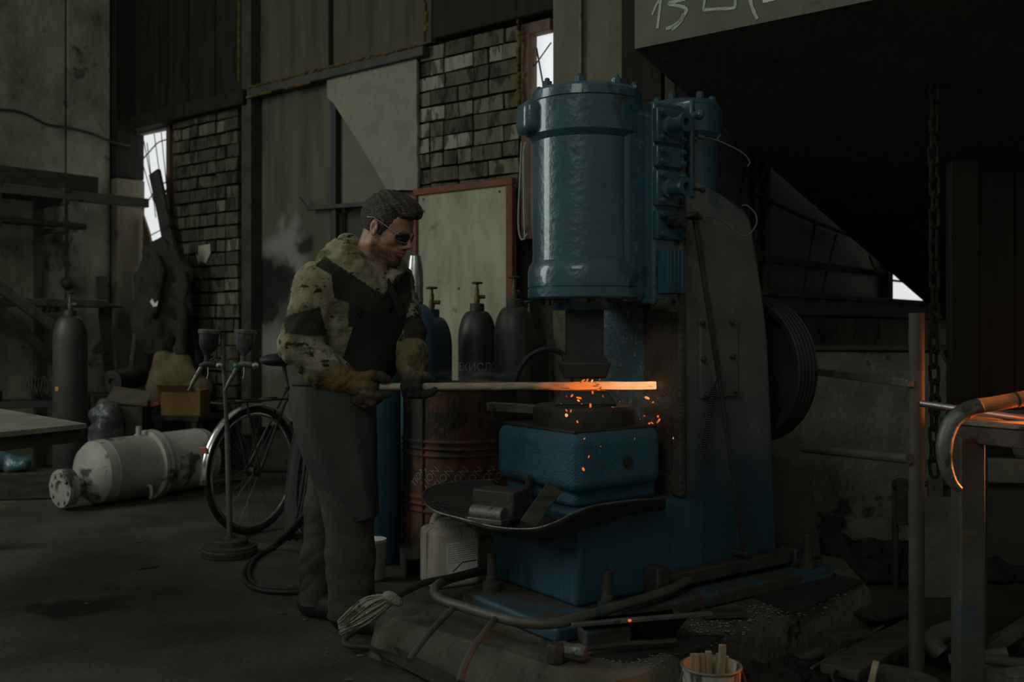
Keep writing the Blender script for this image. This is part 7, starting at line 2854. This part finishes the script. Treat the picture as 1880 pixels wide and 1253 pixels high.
# ---- glowing flakes knocked off the bar
spark_mats = [emit('glowing_flake', (0.95, 0.17, 0.035), 0.85), emit('bright_flake', (1.0, 0.40, 0.16), 0.95), emit('dull_flake', (0.62, 0.085, 0.02), 0.55)]
SP = [(1090, 684, 2.6, 0), (1071, 699, 3, 0), (1078, 699, 3.5, 0), (1087, 700, 3, 1), (1066, 702, 2, 2), (1101, 697, 1.5, 2), (1102, 713, 2.5, 2), (1088, 721, 3.2, 0), (1099, 716, 2.5, 0), (1107, 728, 2, 2),
      (1050, 727, 3, 0), (1063, 731, 4, 0), (1062, 736, 3, 1), (1040, 728, 1.5, 2), (1068, 742, 2, 2), (1084, 745, 3, 0), (1080, 752, 3.5, 0), (1088, 753, 3, 0), (1040, 754, 2.5, 0), (1048, 755, 2.5, 0), (1040, 763, 3, 1),
      (1060, 775, 3, 0), (1058, 778, 2, 2), (1188, 731, 4.2, 1), (1199, 739, 2, 0), (1183, 764, 2, 2), (1208, 765, 3.2, 0), (1210, 772, 3, 0), (1153, 776, 2, 0), (1192, 778, 2.5, 0), (1197, 777, 2.5, 0), (1207, 776, 2.5, 2),
      (1073, 806, 1.8, 0), (1081, 839, 2, 0), (1071, 862, 3.6, 0), (1165, 806, 1.5, 2), (1103, 820, 1.2, 2), (1236, 805, 1.4, 1), (1125, 748, 2, 2), (1175, 770, 1.5, 2), (1138, 738, 1.3, 2), (1030, 742, 1.3, 2)]
spm = []
for mm in spark_mats:
    m = MB()
    for k in range(1):
        m.ell((0, 0, 0), (1.0, 0.5, 0.75), 7)
    o = m.build('hot_flake', mm)
    spm.append(o.data)
    bpy.data.objects.remove(o)
for (x, y, s_, c) in SP:
    o = bpy.data.objects.new('hot_flake', spm[c])
    COL.objects.link(o)
    Yd = 3.66 + random.uniform(-0.03, 0.0)
    if 711 < y and x < 1140:
        Yd = 3.50 + random.uniform(-0.03, 0.03)
    if y > 800:
        Yd = 3.28
    o.location = P(x, y, Yd)
    q = s_ * 0.0021
    o.scale = (q * random.uniform(0.8, 1.6), q, q * random.uniform(0.8, 1.4))
    o.rotation_euler = (random.uniform(0, 3), random.uniform(0, 3), random.uniform(0, 3))
    tag(o, 'glowing orange flake of scale flying off the hot bar', 'spark', 'glowing flakes flying off the hot bar')
o = bpy.data.objects.new('hot_flake', spm[0])
COL.objects.link(o)
o.location = Pz(1156, 1140, 0.255)
o.scale = (0.006, 0.006, 0.006)
tag(o, 'single glowing flake that landed on the long flat bar', 'spark')

# ---- thin smoke drifting from the hot end
sm = bpy.data.materials.new('thin_smoke')
sm.use_nodes = True
t = sm.node_tree
t.nodes.clear()
out = t.nodes.new('ShaderNodeOutputMaterial')
vol = t.nodes.new('ShaderNodeVolumePrincipled')
vol.inputs['Color'].default_value = (0.8, 0.78, 0.82, 1)
tc = t.nodes.new('ShaderNodeTexCoord')
gr_ = t.nodes.new('ShaderNodeTexGradient')
gr_.gradient_type = 'SPHERICAL'
t.links.new(tc.outputs['Object'], gr_.inputs[0])
nz_ = node(t, 'ShaderNodeTexNoise', i_Scale=2.6, i_Detail=4.0)
t.links.new(tc.outputs['Object'], nz_.inputs['Vector'])
mr = node(t, 'ShaderNodeMapRange', i_1=0.42, i_2=0.7, i_3=0.0, i_4=1.0)
t.links.new(nz_.outputs['Fac'], mr.inputs[0])
mu = node(t, 'ShaderNodeMath', operation='MULTIPLY')
t.links.new(gr_.outputs['Fac'], mu.inputs[0])
t.links.new(mr.outputs[0], mu.inputs[1])
mu2 = node(t, 'ShaderNodeMath', operation='MULTIPLY', i_1=9.0)
t.links.new(mu.outputs[0], mu2.inputs[0])
t.links.new(mu2.outputs[0], vol.inputs['Density'])
t.links.new(vol.outputs[0], out.inputs['Volume'])
for (x, y, Y, sx_, sz_, lab) in ((1180, 745, 3.62, 0.15, 0.11, 'thin grey smoke drifting around the glowing bar end'), (870, 690, 3.68, 0.18, 0.035, 'faint smoke rising off the dark middle of the bar')):
    m = MB()
    m.ell((0, 0, 0), 1.0, 20)
    o = m.build('smoke', sm)
    o.location = P(x, y, Y)
    o.scale = (sx_, 0.09, sz_)
    tag(o, lab, 'smoke', kind='stuff')
